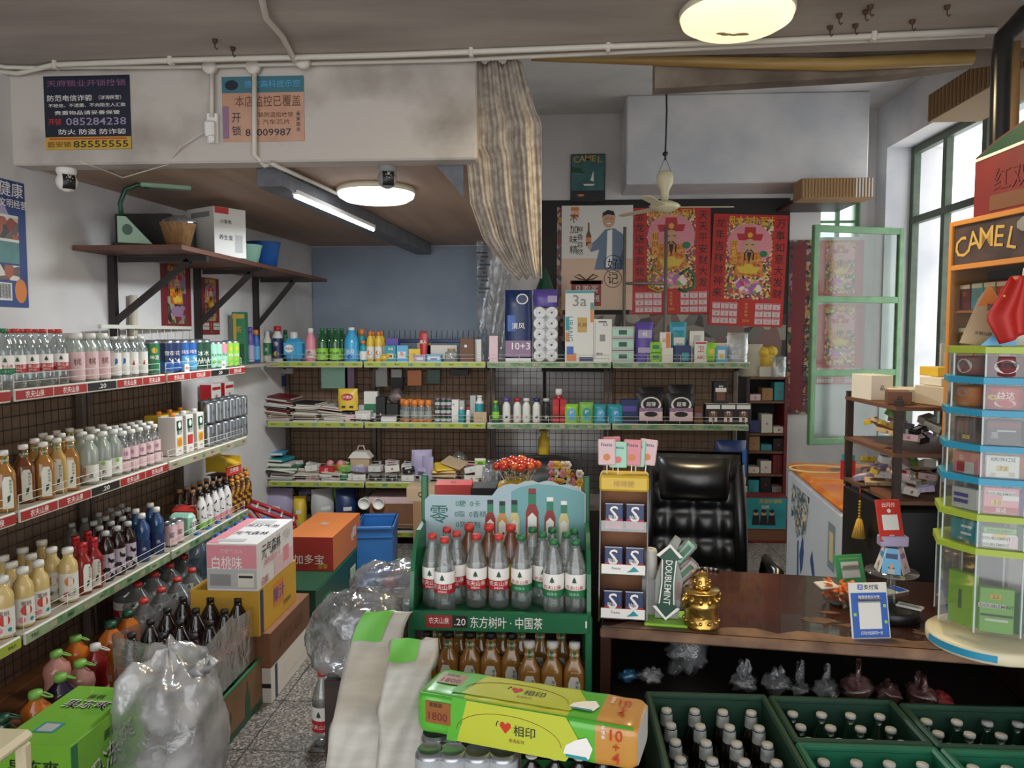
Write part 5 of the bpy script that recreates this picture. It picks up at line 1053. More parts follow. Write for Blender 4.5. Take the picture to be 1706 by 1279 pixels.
for i, (px, z, m, rz, c_) in enumerate(((757, .13, 'beige', -.5, 'tan'), (745, .10, 'yellow', .3, 'yellow-tan'), (740, .08, 'gold', .1, 'ochre'), (742, .05, 'beige', -.1, 'lower tan'))):
    o = MB().box((0, 0, .012), (.19, .12, .022), m, b=.008).build('sponge'); put(o, BSH(px, .06, 2, BZ[2] + z), 0, f'{c_} flat sponge in the sponge stack, third back shelf', 'sponge', 'flat sponges', rot=(.35, .2 * (i == 0), rz))
o = pouch('purple_pouch', .16, .2, .08, 'lilac'); put(o, BSH(703, .12, 2, BZ[2] + .03), .2, 'crumpled lilac pouch standing in the third shelf heap', 'pouch'); o = pouch('purple_pouch', .1, .17, .05, 'lilac'); put(o, BSH(713, .05, 2, BZ[2] + .02), -.4, 'narrow lilac pouch leaning beside the crumpled one', 'pouch')
for i, (px, m, c_) in enumerate(((568, 'orange', 'orange and pink'), (551, 'brown', 'brown'))): o = MB().ball((0, 0, .04), .045, m, 12).ball((0, -.01, .065), .03, 'pink', 10).build('toy_ball'); put(o, BSH(px, .12, 2, BZ[2] + .05), 0, c_ + ' toy ball in the third shelf heap', 'toy')
o = MB().ball((0, 0, .03), .035, 'green', 12).build('tape_roll'); put(o, BSH(573, .02, 2), 0, 'shiny green ball at the lip of the third shelf', 'toy'); o = carton('red_box', .11, .06, .05, 'red', [('红', .03, 'print_white', 0, 0)]); put(o, BSH(545, .03, 2, BZ[2] + .06), .1, 'small red box on the folders, third back shelf', 'box')
o = MB().ball((0, 0, .05), .06, 'pet', 14).build('clear_ball'); put(o, BSH(765, .14, 2, BZ[2] + .11), 0, 'clear plastic ball behind the sponges', 'ball'); o = pouch('card_pack', .085, .15, .03, 'offwhite', [('便签', .02, 'ink', 0, .04)], [(0, .045, .08, .03, 'limeg')]); put(o, BSH(800, .04, 2, BZ[2] + .03), .1, 'white card packet with lime header near the shelf post', 'packet')
for i, px in enumerate((817, 824)): o = pouch('clear_sack', .14, .30, .12, 'bag_film'); put(o, BSH(px, .05 + .19 * i, 2, .318), .2, ['glittery clear sack right of the shelf post', 'glittery clear sack behind the lollipop tub'][i], 'bag', 'clear sacks')
P['ybot'] = bottle('yellow_roll', .24, .045, 'round', 'yellow', 'gold', capr=.8); bb('ybot', 906, .2, 2, 'tall yellow cylinder under the middle back shelf', z=.62)
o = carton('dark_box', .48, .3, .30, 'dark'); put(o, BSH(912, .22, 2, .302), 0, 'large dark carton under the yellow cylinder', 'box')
def dome(name, w_, d_, h_, m): return MB().surf(lambda u, v: (w_ / 2 * math.cos(u * 2 * PI) * math.cos(v * PI / 2) ** .6, d_ / 2 * math.sin(u * 2 * PI) * math.cos(v * PI / 2) ** .6, h_ * math.sin(v * PI / 2)), 24, 8, m).build(name)
o = dome('black_bag', .62, .3, .20, 'leather'); put(o, WY(905, 800, 5.4) * 1 + Vector((0, 0, -.02)), 0, 'bulging black leather bag behind the lollipops', 'bag')
hs_ = WY(905, 800, 5.4).z - .021
stn = MB().box((0, 0, hs_ / 2), (.6, .28, hs_), 'kraft2', b=.004).build('storage_carton'); put(stn, (WY(905, 800, 5.4).x, 5.4, 0), 0, 'brown storage carton supporting the bulging black bag', 'carton')
# under the lowest board: heap near the floor
random.seed(5)
scatter(430, 560, 3, 30, .22, 'the bottom back shelf', 'goods heaped on the bottom back shelf', [4, 8, 3, 0, 7, 5], dy=(.22, .38), z=.122)
for i, (px, m, w_, lab) in enumerate(((462, 'lilac', .26, 'crumpled lilac sack on the bottom back shelf'), (500, 'yellow', .10, 'yellow sachet pack on the bottom back shelf'), (577, 'dblue', .16, 'navy bag of small packets on the bottom back shelf'), (538, 'lgrey', .18, 'grey plastic sack on the bottom back shelf'))): o = pouch('soft_sack', w_, .28 if i != 1 else .22, .16, m, [], [(0, 0, w_ * .4, .03, 'offwhite')]); put(o, BSH(px, .08, 3, .122), .2 * i, lab, 'sack')
o = MB().ball((0, 0, .08), .08, 'lgreen', 14).build('green_melon'); put(o, BSH(560, .2, 3, .25), 0, 'round green ball in the dark gap under the third shelf', 'ball')
for i, px in enumerate((609, 633)): o = MB().lathe([(.030, 0), (.045, .35), (.047, .352), (.040, .352), (.034, .33), (0, .33)], 'print_white', 18).build('cup_stack'); put(o, WY(px, 838, 5.75) + Vector((0, 0, .006)), 0, ['nested paper cups lying end-on, left stack', 'nested paper cups lying end-on, right stack'][i], 'cups', 'nested paper cup stacks', rot=(PI / 2, 0, 0)); o.location.y += .3
for i, (px, py, w_, h_, d_, m, lab, Y) in enumerate(((660, 925, .42, .18, .3, 'kraft2', 'brown carton under the paper cups', 5.74), (715, 930, .24, .42, .3, 'kraft', 'torn kraft carton behind the drinks rack', 5.3), (652, 880, .36, .05, .3, 'lpink', 'flattened pale carton below the paper cups', 5.74), (700, 870, .2, .10, .2, 'beige', 'tan paper roll carton marked with a ring', 5.3))):
    p = WY(px, py, Y); o = carton('carton', w_, d_, h_, m, [('Q', .05, 'ink', 0, 0)] if i == 3 else ()); put(o, (p.x, Y + d_ / 2, {0: .122, 1: .0, 2: .305, 3: .422}[i]), .05, lab, 'carton')
# ---------------------------------------------------------------- bottles on the green rack
def RK(px, Y, z=TZ):
    f = lambda x: Vector((x, Y, z + .05)); return Vector((along(px, f, -.6, .4), Y, z + .0003))
def rrow(kind, pxs, Y, desc, where, grp, z=TZ, rz=0):
    for i, px in enumerate(pxs):
        P[kind].put(RK(px, Y, z), rz + random.uniform(-.12, .12) - .05, f'{desc}, {nth(i, len(pxs))} from the left, {where}' if len(pxs) > 1 else f'{desc}, {where}', grp)
G = 'bottles on the green drinks rack'
rrow('water_red', [741], 2.17, 'red-capped water bottle', 'standing forward at the left of the rack tray', G)
rrow('water_green', [922, 959], 2.17, 'green-capped water bottle', 'foremost row on the rack', G)
rrow('water_red', [721, 794, 831], 2.212, 'red-capped water bottle', 'main front row on the rack', G)
rrow('water_green', [869], 2.212, 'green-capped water bottle', 'beside the last red-capped bottle', G)
rrow('water_red', [761], 2.24, 'red-capped water bottle', 'half hidden behind the forward one', G)
rrow('water_green', [904, 943], 2.245, 'green-capped water bottle', 'middle row on the rack', G)
P['amber_red'] = bottle('tea_bottle', .225, .030, 'pet', 'tea_brown', 'red2', [(.2, .5, 'yellow')], capr=.5, caph=.08)
rrow('water_red', [745], 2.285, 'red-capped water bottle', 'rearmost at the left of the rack', G)
rrow('amber_red', [782, 815, 851], 2.29, 'red-capped amber tea bottle', 'rear row on the rack', G)
rrow('water_green', [887, 920], 2.30, 'green-capped water bottle', 'rear row on the rack', G)
rrow('water_green', [956], 2.29, 'green-capped water bottle', 'rearmost at the right of the rack', G)
G = 'tea bottles on the lower tray of the rack'
rrow('tea_w', [882, 920, 957], 2.17, 'white-capped amber tea bottle', 'lower rack tray', G, TZ2)
rrow('tea_k', [712, 748, 784, 818, 853], 2.23, 'dark-capped amber tea bottle', 'lower rack tray', G, TZ2)
rrow('tea_k', [730, 766, 800, 836, 868, 900, 935], 2.30, 'dark-capped amber tea bottle', 'rear of lower rack tray', G, TZ2)
# ---------------------------------------------------------------- stand behind the rack with sweets
sx = WY(860, 835, 2.62); t = thing('side_cabinet', 'dark cabinet behind the rack carrying the sweets', 'cabinet', (sx.x + .02, 2.62, 0)); zc_ = 1.0
MB().box((0, .13, zc_ / 2), (.58, .26, zc_), 'counter_dark', b=.004).build('body', t); MB().box((0, -.002, zc_ / 2 - .1), (.54, .004, zc_ - .3), 'dark_wood').build('door', t)
def SW(px, Y=2.7, z=zc_): f = lambda x: Vector((x, Y, z)); return Vector((along(px, f, -1, 1), Y, z + .0003))
o = carton('red_gift_box', .13, .1, .07, 'red2', topp=[('礼', .03, 'maroon', 0, 0)]); put(o, SW(757, 2.71), .05, 'red box beside the black one behind the header board', 'box')
o = carton('black_box', .09, .12, .06, 'dark'); put(o, SW(808, 2.72), 0, 'black box between the red box and the sweets tub', 'box')
o = MB().lathe([(.06, 0), (.074, .01), (.074, .05), (.066, .075), (.03, .088), (0, .09)], 'yellow', 24).build('sweets_tub'); tub = put(o, SW(862, 2.70), 0, 'yellow domed tub with round red lollipops stuck in it', 'tub')
random.seed(9); mat('lolly_red', 'c23a24', .2, coat=.5); mat('lolly_or', 'd8642a', .2, coat=.5)
lp = {}
for c_, m in (('red', 'lolly_red'), ('orange', 'lolly_or'), ('blue', 'dblue')):
    r_ = MB().tube([(0, 0, -.06), (0, 0, 0)], .0018, 'print_white', 5).build('lollipop'); r_['category'] = 'lollipop'; MB().ball((0, 0, .012), .0155, m, 12).build('candy_ball', r_); MB().lathe([(.003, -.004), (.012, -.022), (.010, -.020)], 'film', 8).build('wrapper', r_); lp[c_] = Proto(r_)
for i in range(26):
    a = i * 2.4; r = .012 + .060 * math.sqrt(i / 26); c_ = 'blue' if i in (17,) else ('orange' if i % 3 == 0 else 'red'); x = r * math.cos(a); y = r * math.sin(a)
    lp[c_].put((tub.location.x + x, tub.location.y + y * .8, zc_ + .125 + .025 * (1 - r / .07)), 0, f'round {c_} lollipop stuck in the yellow tub', 'round lollipops, ' + c_ + ' ones', rot=(-y * 7, x * 7, 0))
speck('candy_paper', 'd98aa0', ['e3c35a', '2b2326', 'e9d9c5', 'b8434e', '3c2c28', 'd9a43a'], 55)
t = thing('flower_lollipop_holder', 'holder packed with flower-shaped candies in dark wrappers', 'sweets', SW(942, 2.70)); MB().box((0, 0, .03), (.11, .07, .06), 'offwhite', b=.004).build('tray', t); MB().box((0, .035, .09), (.115, .004, .12), 'ink').build('backing_card', t)
for i in range(16):
    x = -.05 + (i % 6) * .02 + random.uniform(-.006, .006); z = .08 + (i // 6) * .03; fl = MB().tube([(x, 0, .02), (x, -.01, z)], .0015, 'print_white', 4); c_ = ['pink', 'yellow', 'candy_paper', 'offwhite'][i % 4]
    for k in range(6): fl.ball((x + .009 * math.cos(k * PI / 3), -.014, z + .009 * math.sin(k * PI / 3)), .0075, c_, 6, sc=(1, .5, 1))
    fl.ball((x, -.018, z), .005, 'orange', 6); fl.build('flower_candy', t)
# ---------------------------------------------------------------- things on the counter
def CT(px, py, z=CZ): p = WZ(px, py, z); return Vector((p.x, p.y, z + .0004))
# mint display rack at the left end
c0 = CT(1036, 1040); GR = CA + .02
t = thing('mint_display', 'brown clear three-tier display of red and navy mint boxes', 'display', (c0.x + .003, c0.y + .01, CZ + .0004), GR)
clear('brown_acrylic', 'a58f7c', gloss=.2, rough=.08, milky=.15, mcol='6a5240'); W3 = .135; H3 = .375
for sx_ in (-1, 1): MB().prism([(0, 0), (.10, 0), (.10, H3), (.045, H3)], .004, 'brown_acrylic', Matrix.Translation((sx_ * W3 / 2 + .002, 0, 0)) @ Matrix(((0, 0, -1, 0), (1, 0, 0, 0), (0, 1, 0, 0), (0, 0, 0, 1)))).build('side_wall', t)
MB().box((0, .10, H3 / 2), (W3, .004, H3), 'kraft2').build('back_wall', t); MB().box((0, .06, H3 + .022), (W3 + .004, .09, .045), 'yellow', b=.006).text('棒棒糖', .02, 'gold', FR(0, .0145, H3 + .022)).build('yellow_top', t)
MX = []
for k in range(3):
    z = .012 + k * .122; y = .0 + k * .018
    f = MB().box((0, y + .045, z), (W3 - .006, .09, .004), 'brown_acrylic'); f.box((0, y, z + .014), (W3 - .006, .003, .03), 'acrylic'); 
    if k < 2: f.rect(0, 0, W3 - .012, .028, 'print_white', FR(0, y - .002, z + .016)); f.text('Fiesta', .011, 'dblue', FR(-.02, y - .002, z + .019), z=.001).flat([(.01, -.008), (.045, -.004), (.03, .01), (.02, 0)], 'teal', FR(0, y - .002, z + .016), .0012)
    f.build('tier', t)
    for i in range(2):
        b_ = carton('mint_box', .052, .02, .075, 'dblue', [('S', .062, 'print_white', .0, .008), ('劲浪', .013, 'print_white', -.004, -.002)], patches=[(0, -.022, .050, .028, 'red'), (.01, -.028, .02, .016, 'red2'), (0, .036, .05, .003, 'lgrey')]); b_['category'] = 'mint box'
        MX.append(b_); x = (-.030 if i == 0 else .030) + .002; v = Matrix.Rotation(GR, 4, 'Z') @ Vector((x, y + .014, 0))
        put(b_, (t.location.x + v.x, t.location.y + v.y, CZ + z + .0035), GR, f'navy and red mint box, {["left", "right"][i]} one on the {["lowest", "middle", "top"][k]} tier of the brown display', 'mint box', 'mint boxes', rot=(-.05, 0, GR))
# flat lollipop packs fanned on top
base = Vector((t.location.x, t.location.y, CZ + H3 + .045))
for i, (dx, dz, m, r_) in enumerate(((-.05, .052, 'lpink', -.02), (-.018, .044, 'mint', 0), (.022, .050, 'pink', .04), (.034, .046, 'mint', .05), (.066, .05, 'lpink', .12), (-.036, .054, 'pink', -.05))):
    o = MB().box((0, 0, 0), (.05, .006, .075), m, b=.003).disc(0, -.014, .010, .010, 'orange' if m != 'mint' else 'lolly_red', FR(0, -.003, 0), .001, 12).text('Fiesta', .014, 'dblue', FR(0, -.003, .022), z=.001).tube([(0, 0, -.035), (0, 0, -.062)], .0018, 'print_white', 5).build('flat_lollipop')
    v = Matrix.Rotation(GR, 4, 'Z') @ Vector((dx, .035 + .008 * i, 0)); tag(o, ['pink lollipop pack at the left of the fan', 'mint green lollipop pack in front of the fan', 'pink lollipop pack between the two green ones', 'mint green lollipop pack right of the middle', 'pink lollipop pack leaning out at the right', 'rear pink lollipop pack of the fan'][i], 'lollipop pack', 'fanned lollipop packs'); o.location = base + v + Vector((0, 0, dz + .012)); o.rotation_euler = (0, r_, GR)
# doublemint stand
c1 = CT(1112, 1042); t = thing('gum_stand', 'grey gum stand with a green DOUBLEMINT double-arrow sign', 'display', c1, CA)
MB().box((0, .045, .004), (.13, .12, .008), 'limeg', b=.003).build('base_plate', t)
mat('gum_grey', '8e9389', .5)
MB().prism([(-.035, .01), (.03, .01), (.042, .12), (.02, .20), (.035, .235), (.02, .245), (-.01, .20), (-.035, .12)], .03, 'gum_grey', FR(0, .06, 0)).build('stand_body', t)
sg = MB(); M = FR(.0, .022, .118, tilt=0) @ Matrix.Rotation(-.05, 4, 'Z')
def arrow(s_): return [(x * s_, y * (1 - (1 - s_) * .4)) for x, y in [(0, .105), (.033, .072), (.019, .066), (.016, 0), (.020, -.064), (.034, -.07), (0, -.105), (-.034, -.07), (-.020, -.064), (-.016, 0), (-.019, .066), (-.033, .072)]]
sg.prism(arrow(1.12), .004, 'print_white', M); mat('mint_green', '1f4a38', .35); sg.flat(arrow(.92), 'mint_green', M, .0046); sg.text('DOUBLEMINT', .03, 'print_white', M @ Matrix.Rotation(-PI / 2, 4, 'Z'), z=.0056, wid=.128, hgt=.019); sg.text("WRIGLEY'S", .012, 'red', M @ Matrix.Translation((.030, -.02, 0)) @ Matrix.Rotation(-PI / 2, 4, 'Z'), z=.0056, wid=.05); sg.build('arrow_sign', t)
for i, (x, z, r_) in enumerate(((.045, .20, -.7), (.05, .145, -.75), (.05, .08, -.75))):
    tr_ = MB().box((0, 0, 0), (.034, .03, .075), 'acrylic', b=.002).build('clear_tray', t); tr_.location = (x, .05, z); tr_.rotation_euler = (0, -r_, 0)
    g = MB().box((0, 0, 0), (.026, .018, .066), ['mint', 'lpink', 'pink'][i], b=.002).rect(0, 0, .014, .05, 'green', FR(0, -.009, 0)).build('gum_pack', tr_)
MB().lathe([(.022, 0), (.022, .075), (.019, .082), (.006, .082), (.006, .078)], 'offwhite', 18, T(-.052, .075, .115)).build('paper_tube', t); MB().box((-.052, .075, .058), (.042, .036, .11), 'lgrey', b=.003).build('pillar_box', t)
# golden prayer jar
c2 = CT(1173, 1053); mat('gold_metal', 'd9b266', .22, metal=.9, col2='a8823c', scale=30, bump=.5)
t = thing('golden_jar', 'shiny golden embossed jar with a domed lid, standing on the counter', 'jar', c2 + Vector((0, .045, 0)), .3); R = .049
jb = MB().lathe([(R * .9, 0), (R, .004), (R, .010), (R * .96, .014), (R * .96, .06), (R, .064), (R * .97, .068), (R * .97, .098), (R * 1.02, .102), (R * .98, .108), (0, .108)], 'gold_metal', 32)
for k in range(12): a = k * PI / 6; jb.ball((R * .97 * math.cos(a), R * .97 * math.sin(a), .083), .009, 'gold_metal', 8, sc=(.8, .8, 1.1)); jb.ball((R * .97 * math.cos(a), R * .97 * math.sin(a), .022), .006, 'gold_metal', 6)
jb.build('jar_body', t)
lid = MB().lathe([(.024, .108), (.024, .125), (.021, .132), (.020, .142), (.013, .152), (.004, .158), (0, .16)], 'gold_metal', 20)
for k in range(14): a = k * PI * 2 / 14; lid.ball((.022 * math.cos(a), .022 * math.sin(a), .118 + .012 * (k % 2)), .006, 'gold_metal', 6)
lid.build('lid', t)
for a in (0.6, 2.5): MB().tube([(.02 * math.cos(a), .02 * math.sin(a), .13), (.028 * math.cos(a), .02 * math.sin(a), .15), (.026 * math.cos(a), .02 * math.sin(a), .165)], .002, 'gold_metal', 5).build('antenna', t)
for a in (PI * .05, PI * 1.05): MB().tube([(R * math.cos(a), R * math.sin(a), .06), (R * 1.3 * math.cos(a), R * 1.2 * math.sin(a), .085), (R * math.cos(a), R * math.sin(a), .1)], .005, 'gold_metal', 6).build('handle', t)
# chain belt or beads across the counter edge behind
o = MB()
for k in range(16): a = PI * .15 + k * PI * .7 / 15; o.ball((.075 * math.cos(a), .04 * math.sin(a), .006), .006, 'lgrey' if k % 2 else 'ink', 6)
tag(o.build('bead_string', loc=CT(1165, 955)), 'black and white bead string lying at the counter rear', 'beads')
# candy bowl
t = thing('candy_tray', 'clear tray of orange wrapped sweets beside the payment signs', 'tray', CT(1398, 1005), 0); MB().lathe([(.03, 0), (.045, .01), (.058, .05), (.06, .052)], 'acrylic', 18, cap=False).build('bowl', t); MB().box((-.04, .02, .055), (.06, .04, .004), 'offwhite', T(0, 0, 0, .3, .2)).build('paper_slip', t)
cp2 = Proto(None); 
r_ = MB().box((0, 0, 0), (.022, .014, .010), 'lolly_or', b=.004).build('wrapped_sweet'); r_['category'] = 'sweet'; MB().box((.015, 0, 0), (.009, .012, .002), 'orange').box((-.015, 0, 0), (.009, .012, .002), 'orange').build('twist_end', r_); cp2.r = r_
for i in range(28): a = i * 2.4; r = .04 * math.sqrt((i % 14) / 14); cp2.put((t.location.x + r * math.cos(a), t.location.y + r * math.sin(a), CZ + .018 + .014 * (i // 7)), 0, 'orange wrapped sweet in the clear tray', 'orange sweets in the clear tray', rot=(random.uniform(-.6, .6), random.uniform(-.6, .6), a))
# payment signs (the coded squares themselves are left out)
def sign(name, w_, h_, m, loc, rz, tilt, lab, texts=(), patches=(), stand=True, cm='pay sign'):
    t = thing(name, lab, 'sign', loc, rz); pl_ = MB().box((0, 0, h_ / 2), (w_, .004, h_), m, b=.002); M = FR(0, -.002, h_ / 2)
    for k, p in enumerate(patches): pl_.rect(*p[:4], p[4], M, .0008 + .0003 * k)
    for q in texts: pl_.text(q[0], q[1], q[2], M @ Matrix.Translation((q[3], q[4], 0)), z=.0022, wid=q[5] if len(q) > 5 else None)
    o = pl_.build('sign_plate', t); o.rotation_euler = (tilt, 0, 0)
    if stand: s_ = MB().box((0, 0, 0), (w_ * .6, .003, h_ * .75), 'acrylic').build('support', t); s_.location = (0, .035, h_ * .36); s_.rotation_euler = (.38, 0, 0)
    return t
mat('sign_blue', '1f55a8', .35); mat('sign_green', '3f9a5c', .35); mat('sign_red', 'c0332a', .35)
sign('payment_sign', .108, .148, 'offwhite', CT(1452, 1064), .12, -.22, 'blue payment sign leaning at the counter edge', [('推荐使用支付宝', .012, 'print_white', 0, .035, .06), ('支付宝', .014, 'ink', .008, .062), ('支', .012, 'print_white', -.022, .062), ('打开支付宝首页扫一扫', .010, 'print_white', 0, -.058, .06)], [(0, -.012, .100, .118, 'sign_blue'), (0, -.012, .062, .072, 'offwhite'), (-.022, .062, .014, .014, 'sign_blue'), (-.042, -.01, .008, .008, 'limeg'), (.042, .012, .008, .008, 'limeg'), (.042, -.03, .008, .008, 'limeg')])
sign('payment_sign', .10, .125, 'sign_green', CT(1436, 1002) + Vector((-.0, .06, 0)), .25, -.35, 'green payment sign standing behind the blue one', [('推荐使用微信支付', .01, 'sign_green', 0, -.038, .06)], [(0, -.045, .09, .025, 'offwhite'), (0, .015, .062, .05, 'offwhite'), (0, .05, .07, .004, 'lgreen')])
# revolving card stand: black base disc, clear column, card pyramid, red sign on top
cb_ = Vector((.965, 2.25, 0)); t = thing('card_stand', 'clear revolving card stand on a round black base', 'stand', (cb_.x, cb_.y, CZ + .0004))
MB().lathe([(.072, 0), (.078, .004), (.078, .028), (.072, .034), (0, .034)], 'black', 36).build('base_disc', t)
MB().lathe([(.012, .034), (.012, .24)], 'acrylic', 14).build('column', t); MB().lathe([(.070, .13), (.072, .132), (.072, .136), (0, .136)], 'acrylic', 32).build('middle_disc', t)
for k in range(5):
    a = k * 2 * PI / 5 + .5; M = T(.040 * math.cos(a), .040 * math.sin(a), .137, a + PI / 2) @ Matrix.Rotation(-.28, 4, 'X'); c_ = MB(); pl_ = [(-.026, 0), (.026, 0), (.019, .072), (-.019, .072)]
    c_.prism(pl_, .002, ['offwhite', 'pink', 'offwhite', 'lblue', 'lpink'][k], M @ FR(0, 0, 0)); c_.rect(0, .05, .03, .014, ['teal', 'orange', 'lblue', 'dblue', 'mauve'][k], M @ FR(0, 0, 0), .0028); c_.disc(0, .016, .008, .010, 'ink', M @ FR(0, 0, 0), .0028, 8).rect(0, .008, .018, .014, 'lgrey', M @ FR(0, 0, 0), .003).disc(0, .022, .006, .007, 'skin', M @ FR(0, 0, 0), .0034, 8)
    c_.build('photo_card', t)
M = T(-.005, -.01, .225, .15) @ Matrix.Rotation(-.30, 4, 'X'); s_ = MB().box((0, 0, .06), (.075, .004, .12), 'sign_red', M, b=.002); Mf = M @ FR(0, -.002, .06); s_.rect(0, -.006, .048, .044, 'offwhite', Mf, .001).text('云闪付', .014, 'print_white', Mf @ Matrix.Translation((0, .044, 0)), z=.001).disc(0, .027, .006, .006, 'offwhite', Mf, .001).text('银联', .008, 'print_white', Mf @ Matrix.Translation((0, -.045, 0)), z=.001); s_.build('red_sign_plate', t); MB().box((0, 0, .225), (.08, .03, .03), 'lilac', b=.003).build('sign_foot', t)
tag(MB().box((0, 0, .004), (.034, .07, .007), 'offwhite', b=.003).rect(0, 0, .02, .05, 'lgrey', LIE(0, 0, .0076)).build('card_reader', loc=(cb_.x + .045, cb_.y - .02, CZ + .0350), rz=.9), 'small white slab lying on the black base disc', 'card')
o = MB().box((0, 0, .003), (.09, .06, .006), 'offwhite', b=.001).rect(.02, 0, .04, .056, 'sign_blue', LIE(0, 0, .0062)).build('leaflet'); put(o, CT(1485, 985), .5, 'blue and white leaflet lying behind the payment signs', 'leaflet', rot=(0, 0, .5))
# ---------------------------------------------------------------- what the gum tower holds
def TWI(i, ang, r_, w_, h_, d_, m, lab, texts=(), patches=(), dz=0, tub=False, cat='gum box', side=None):
    if not tub: w_ = min(max(w_, .072), .076); d_ = .02; r_ = .098
    z = CZ + (max(tz[i], .034) if i == 0 else tz[i] + .0185) + dz + .0005; a = ang; x = TWC[0] + r_ * math.cos(a); y = TWC[1] + r_ * math.sin(a); rz = a + PI / 2
    if tub:
        a = {A1_: A1_, A2_: math.radians(-182), A3_: math.radians(-40)}[a]; w_ *= 1.2 if a == A1_ else 1.05; x = TWC[0] + .066 * math.cos(a); y = TWC[1] + .066 * math.sin(a); rz = a + PI / 2 + (.5 if a < -2.5 else 0)
        mb = MB().lathe([(w_ / 2 * .9, 0), (w_ / 2, .004), (w_ / 2, h_ - .006), (w_ / 2 * .98, h_)], m, 20)
        for k, p in enumerate(patches):
            R_ = w_ / 2 + .0008 + k * .0004; mb.add([(R_ * math.sin(u / R_), -R_ * math.cos(u / R_), h_ / 2 + v) for u, v in [(p[0] + p[2] / 2 * math.cos(q * PI / 8), p[1] + p[3] / 2 * math.sin(q * PI / 8)) for q in range(16)]], [tuple(range(16))], p[4])
        for q in texts: mb.text(q[0], q[1], q[2], Matrix.Translation((0, 0, h_ / 2 + q[4])), bend=w_ / 2 + .002)
        o = mb.build('gum_tub')
    else: o = carton('gum_box', w_, d_, h_, m, texts, patches=patches, side=side)
    return put(o, (x, y, z), rz, lab, cat, 'gum and snacks in the tower')
A1_, A2_, A3_ = math.radians(-110), math.radians(-155), math.radians(-65)
pr = lambda s_: [(s_, .012, 'ink', 0, -.012)]
hh = [tz[i + 1] - (tz[i] + .019) - .003 for i in range(7)]; hh[0] = tz[1] - .04
TWI(6, A1_, .085, .075, hh[6] * .93, 0, 'maroon', 'round maroon xylitol tub in the top tier, front', [('木糖醇', .016, 'ink', 0, .004)], [(0, 0, .055, .034, 'offwhite')], tub=True); TWI(6, A2_, .085, .07, hh[6] * .9, 0, 'maroon', 'round maroon and white tub in the top tier, left', [('糖', .016, 'mauve', 0, 0)], [(.004, 0, .04, .036, 'offwhite')], tub=True)
TWI(6, A3_, .085, .07, hh[6] * .8, 0, 'olive' if 'olive' in MATS else 'brown', 'round brown tub in the top tier, right', [('L', .016, 'ink', 0, 0)], [(0, .01, .05, .014, 'lilac')], tub=True)
TWI(5, A1_, .085, .072, hh[5] * .93, 0, 'red2', 'round red gum tub priced 12.0 in the second tier', [('益达', .02, 'print_white', .01, .008)], [(.0, -.012, .05, .02, 'lpink'), (-.028, .002, .028, .014, 'yellow')], tub=True); TWI(5, A2_, .085, .066, hh[5] * .9, 0, 'orange', 'round orange and brown tub in the second tier', [], [(0, .01, .03, .02, 'lilac')], tub=True); TWI(5, A3_, .085, .07, hh[5] * .9, 0, 'red', 'round red tub in the second tier, right', [], [(0, .004, .05, .012, 'lilac')], tub=True)
TWI(4, A1_, .09, .075, hh[4] * .95, .05, 'ink', 'black snack box with maroon sparkle in the third tier', [('黑', .018, 'lgrey', -.02, -.008)], [(0, .018, .07, .014, 'maroon'), (.005, .004, .04, .004, 'lgrey')]); TWI(4, A2_, .09, .06, hh[4] * .95, .05, 'dark', 'dark chocolate box with a yellow price tag, third tier', [('4.0', .008, 'ink', .0, -.018)], [(-.01, .006, .03, .03, 'brown'), (0, -.018, .02, .01, 'yellow')]); TWI(4, A3_, .09, .06, hh[4] * .9, .05, 'dark', 'black box with mauve print in the third tier, right', [], [(0, .01, .03, .012, 'mauve')])
TWI(3, A1_, .09, .068, hh[3] * .93, .05, 'offwhite', 'cream DOUBLEMINT gum box priced 7.0 in the fourth tier', [('DOUBLEMINT', .012, 'print_white', 0, .018, ), ('.7.0', .014, 'ink', 0, -.004)], [(0, .018, .052, .009, 'mint_green'), (0, -.004, .026, .014, 'yellow'), (-.02, -.02, .012, .008, 'paper2'), (.02, -.018, .012, .01, 'paper2')]); TWI(3, A2_, .09, .06, hh[3] * .95, .05, 'pink', 'crimson and white gum box in the fourth tier, left', [('益', .014, 'print_white', -.01, .014)], [(.01, -.012, .03, .03, 'offwhite'), (-.012, -.01, .022, .026, 'red')]); TWI(3, A3_, .09, .062, hh[3] * .95, .05, 'orange', 'orange gum box in the fourth tier, right', [], [(0, .012, .03, .01, 'lilac'), (0, -.006, .026, .014, 'yellow')])
TWI(2, A1_, .095, .080, hh[2] * .95, .05, 'pink', 'pink and white gum box priced 3.0 in the fifth tier', [('.3.0', .014, 'ink', -.01, -.004), ('益达', .012, 'print_white', 0, -.022), ('DOUBLEMINT', .01, 'ink', -.0, .018)], [(.02, .008, .035, .012, 'offwhite'), (0, .019, .06, .011, 'paper'), (0, -.022, .075, .014, 'red'), (-.01, -.004, .026, .013, 'yellow')]); TWI(2, A2_, .095, .06, hh[2] * .8, .05, 'offwhite', 'white and purple gum box in the fifth tier, left', [], [(-.008, .008, .04, .010, 'purple'), (-.008, -.008, .04, .010, 'purple')]); TWI(2, A3_, .095, .066, hh[2] * .9, .05, 'purple', 'deep blue and violet gum box in the fifth tier, right', [], [(0, .014, .05, .008, 'offwhite'), (0, 0, .024, .013, 'yellow'), (0, -.016, .05, .008, 'offwhite')])
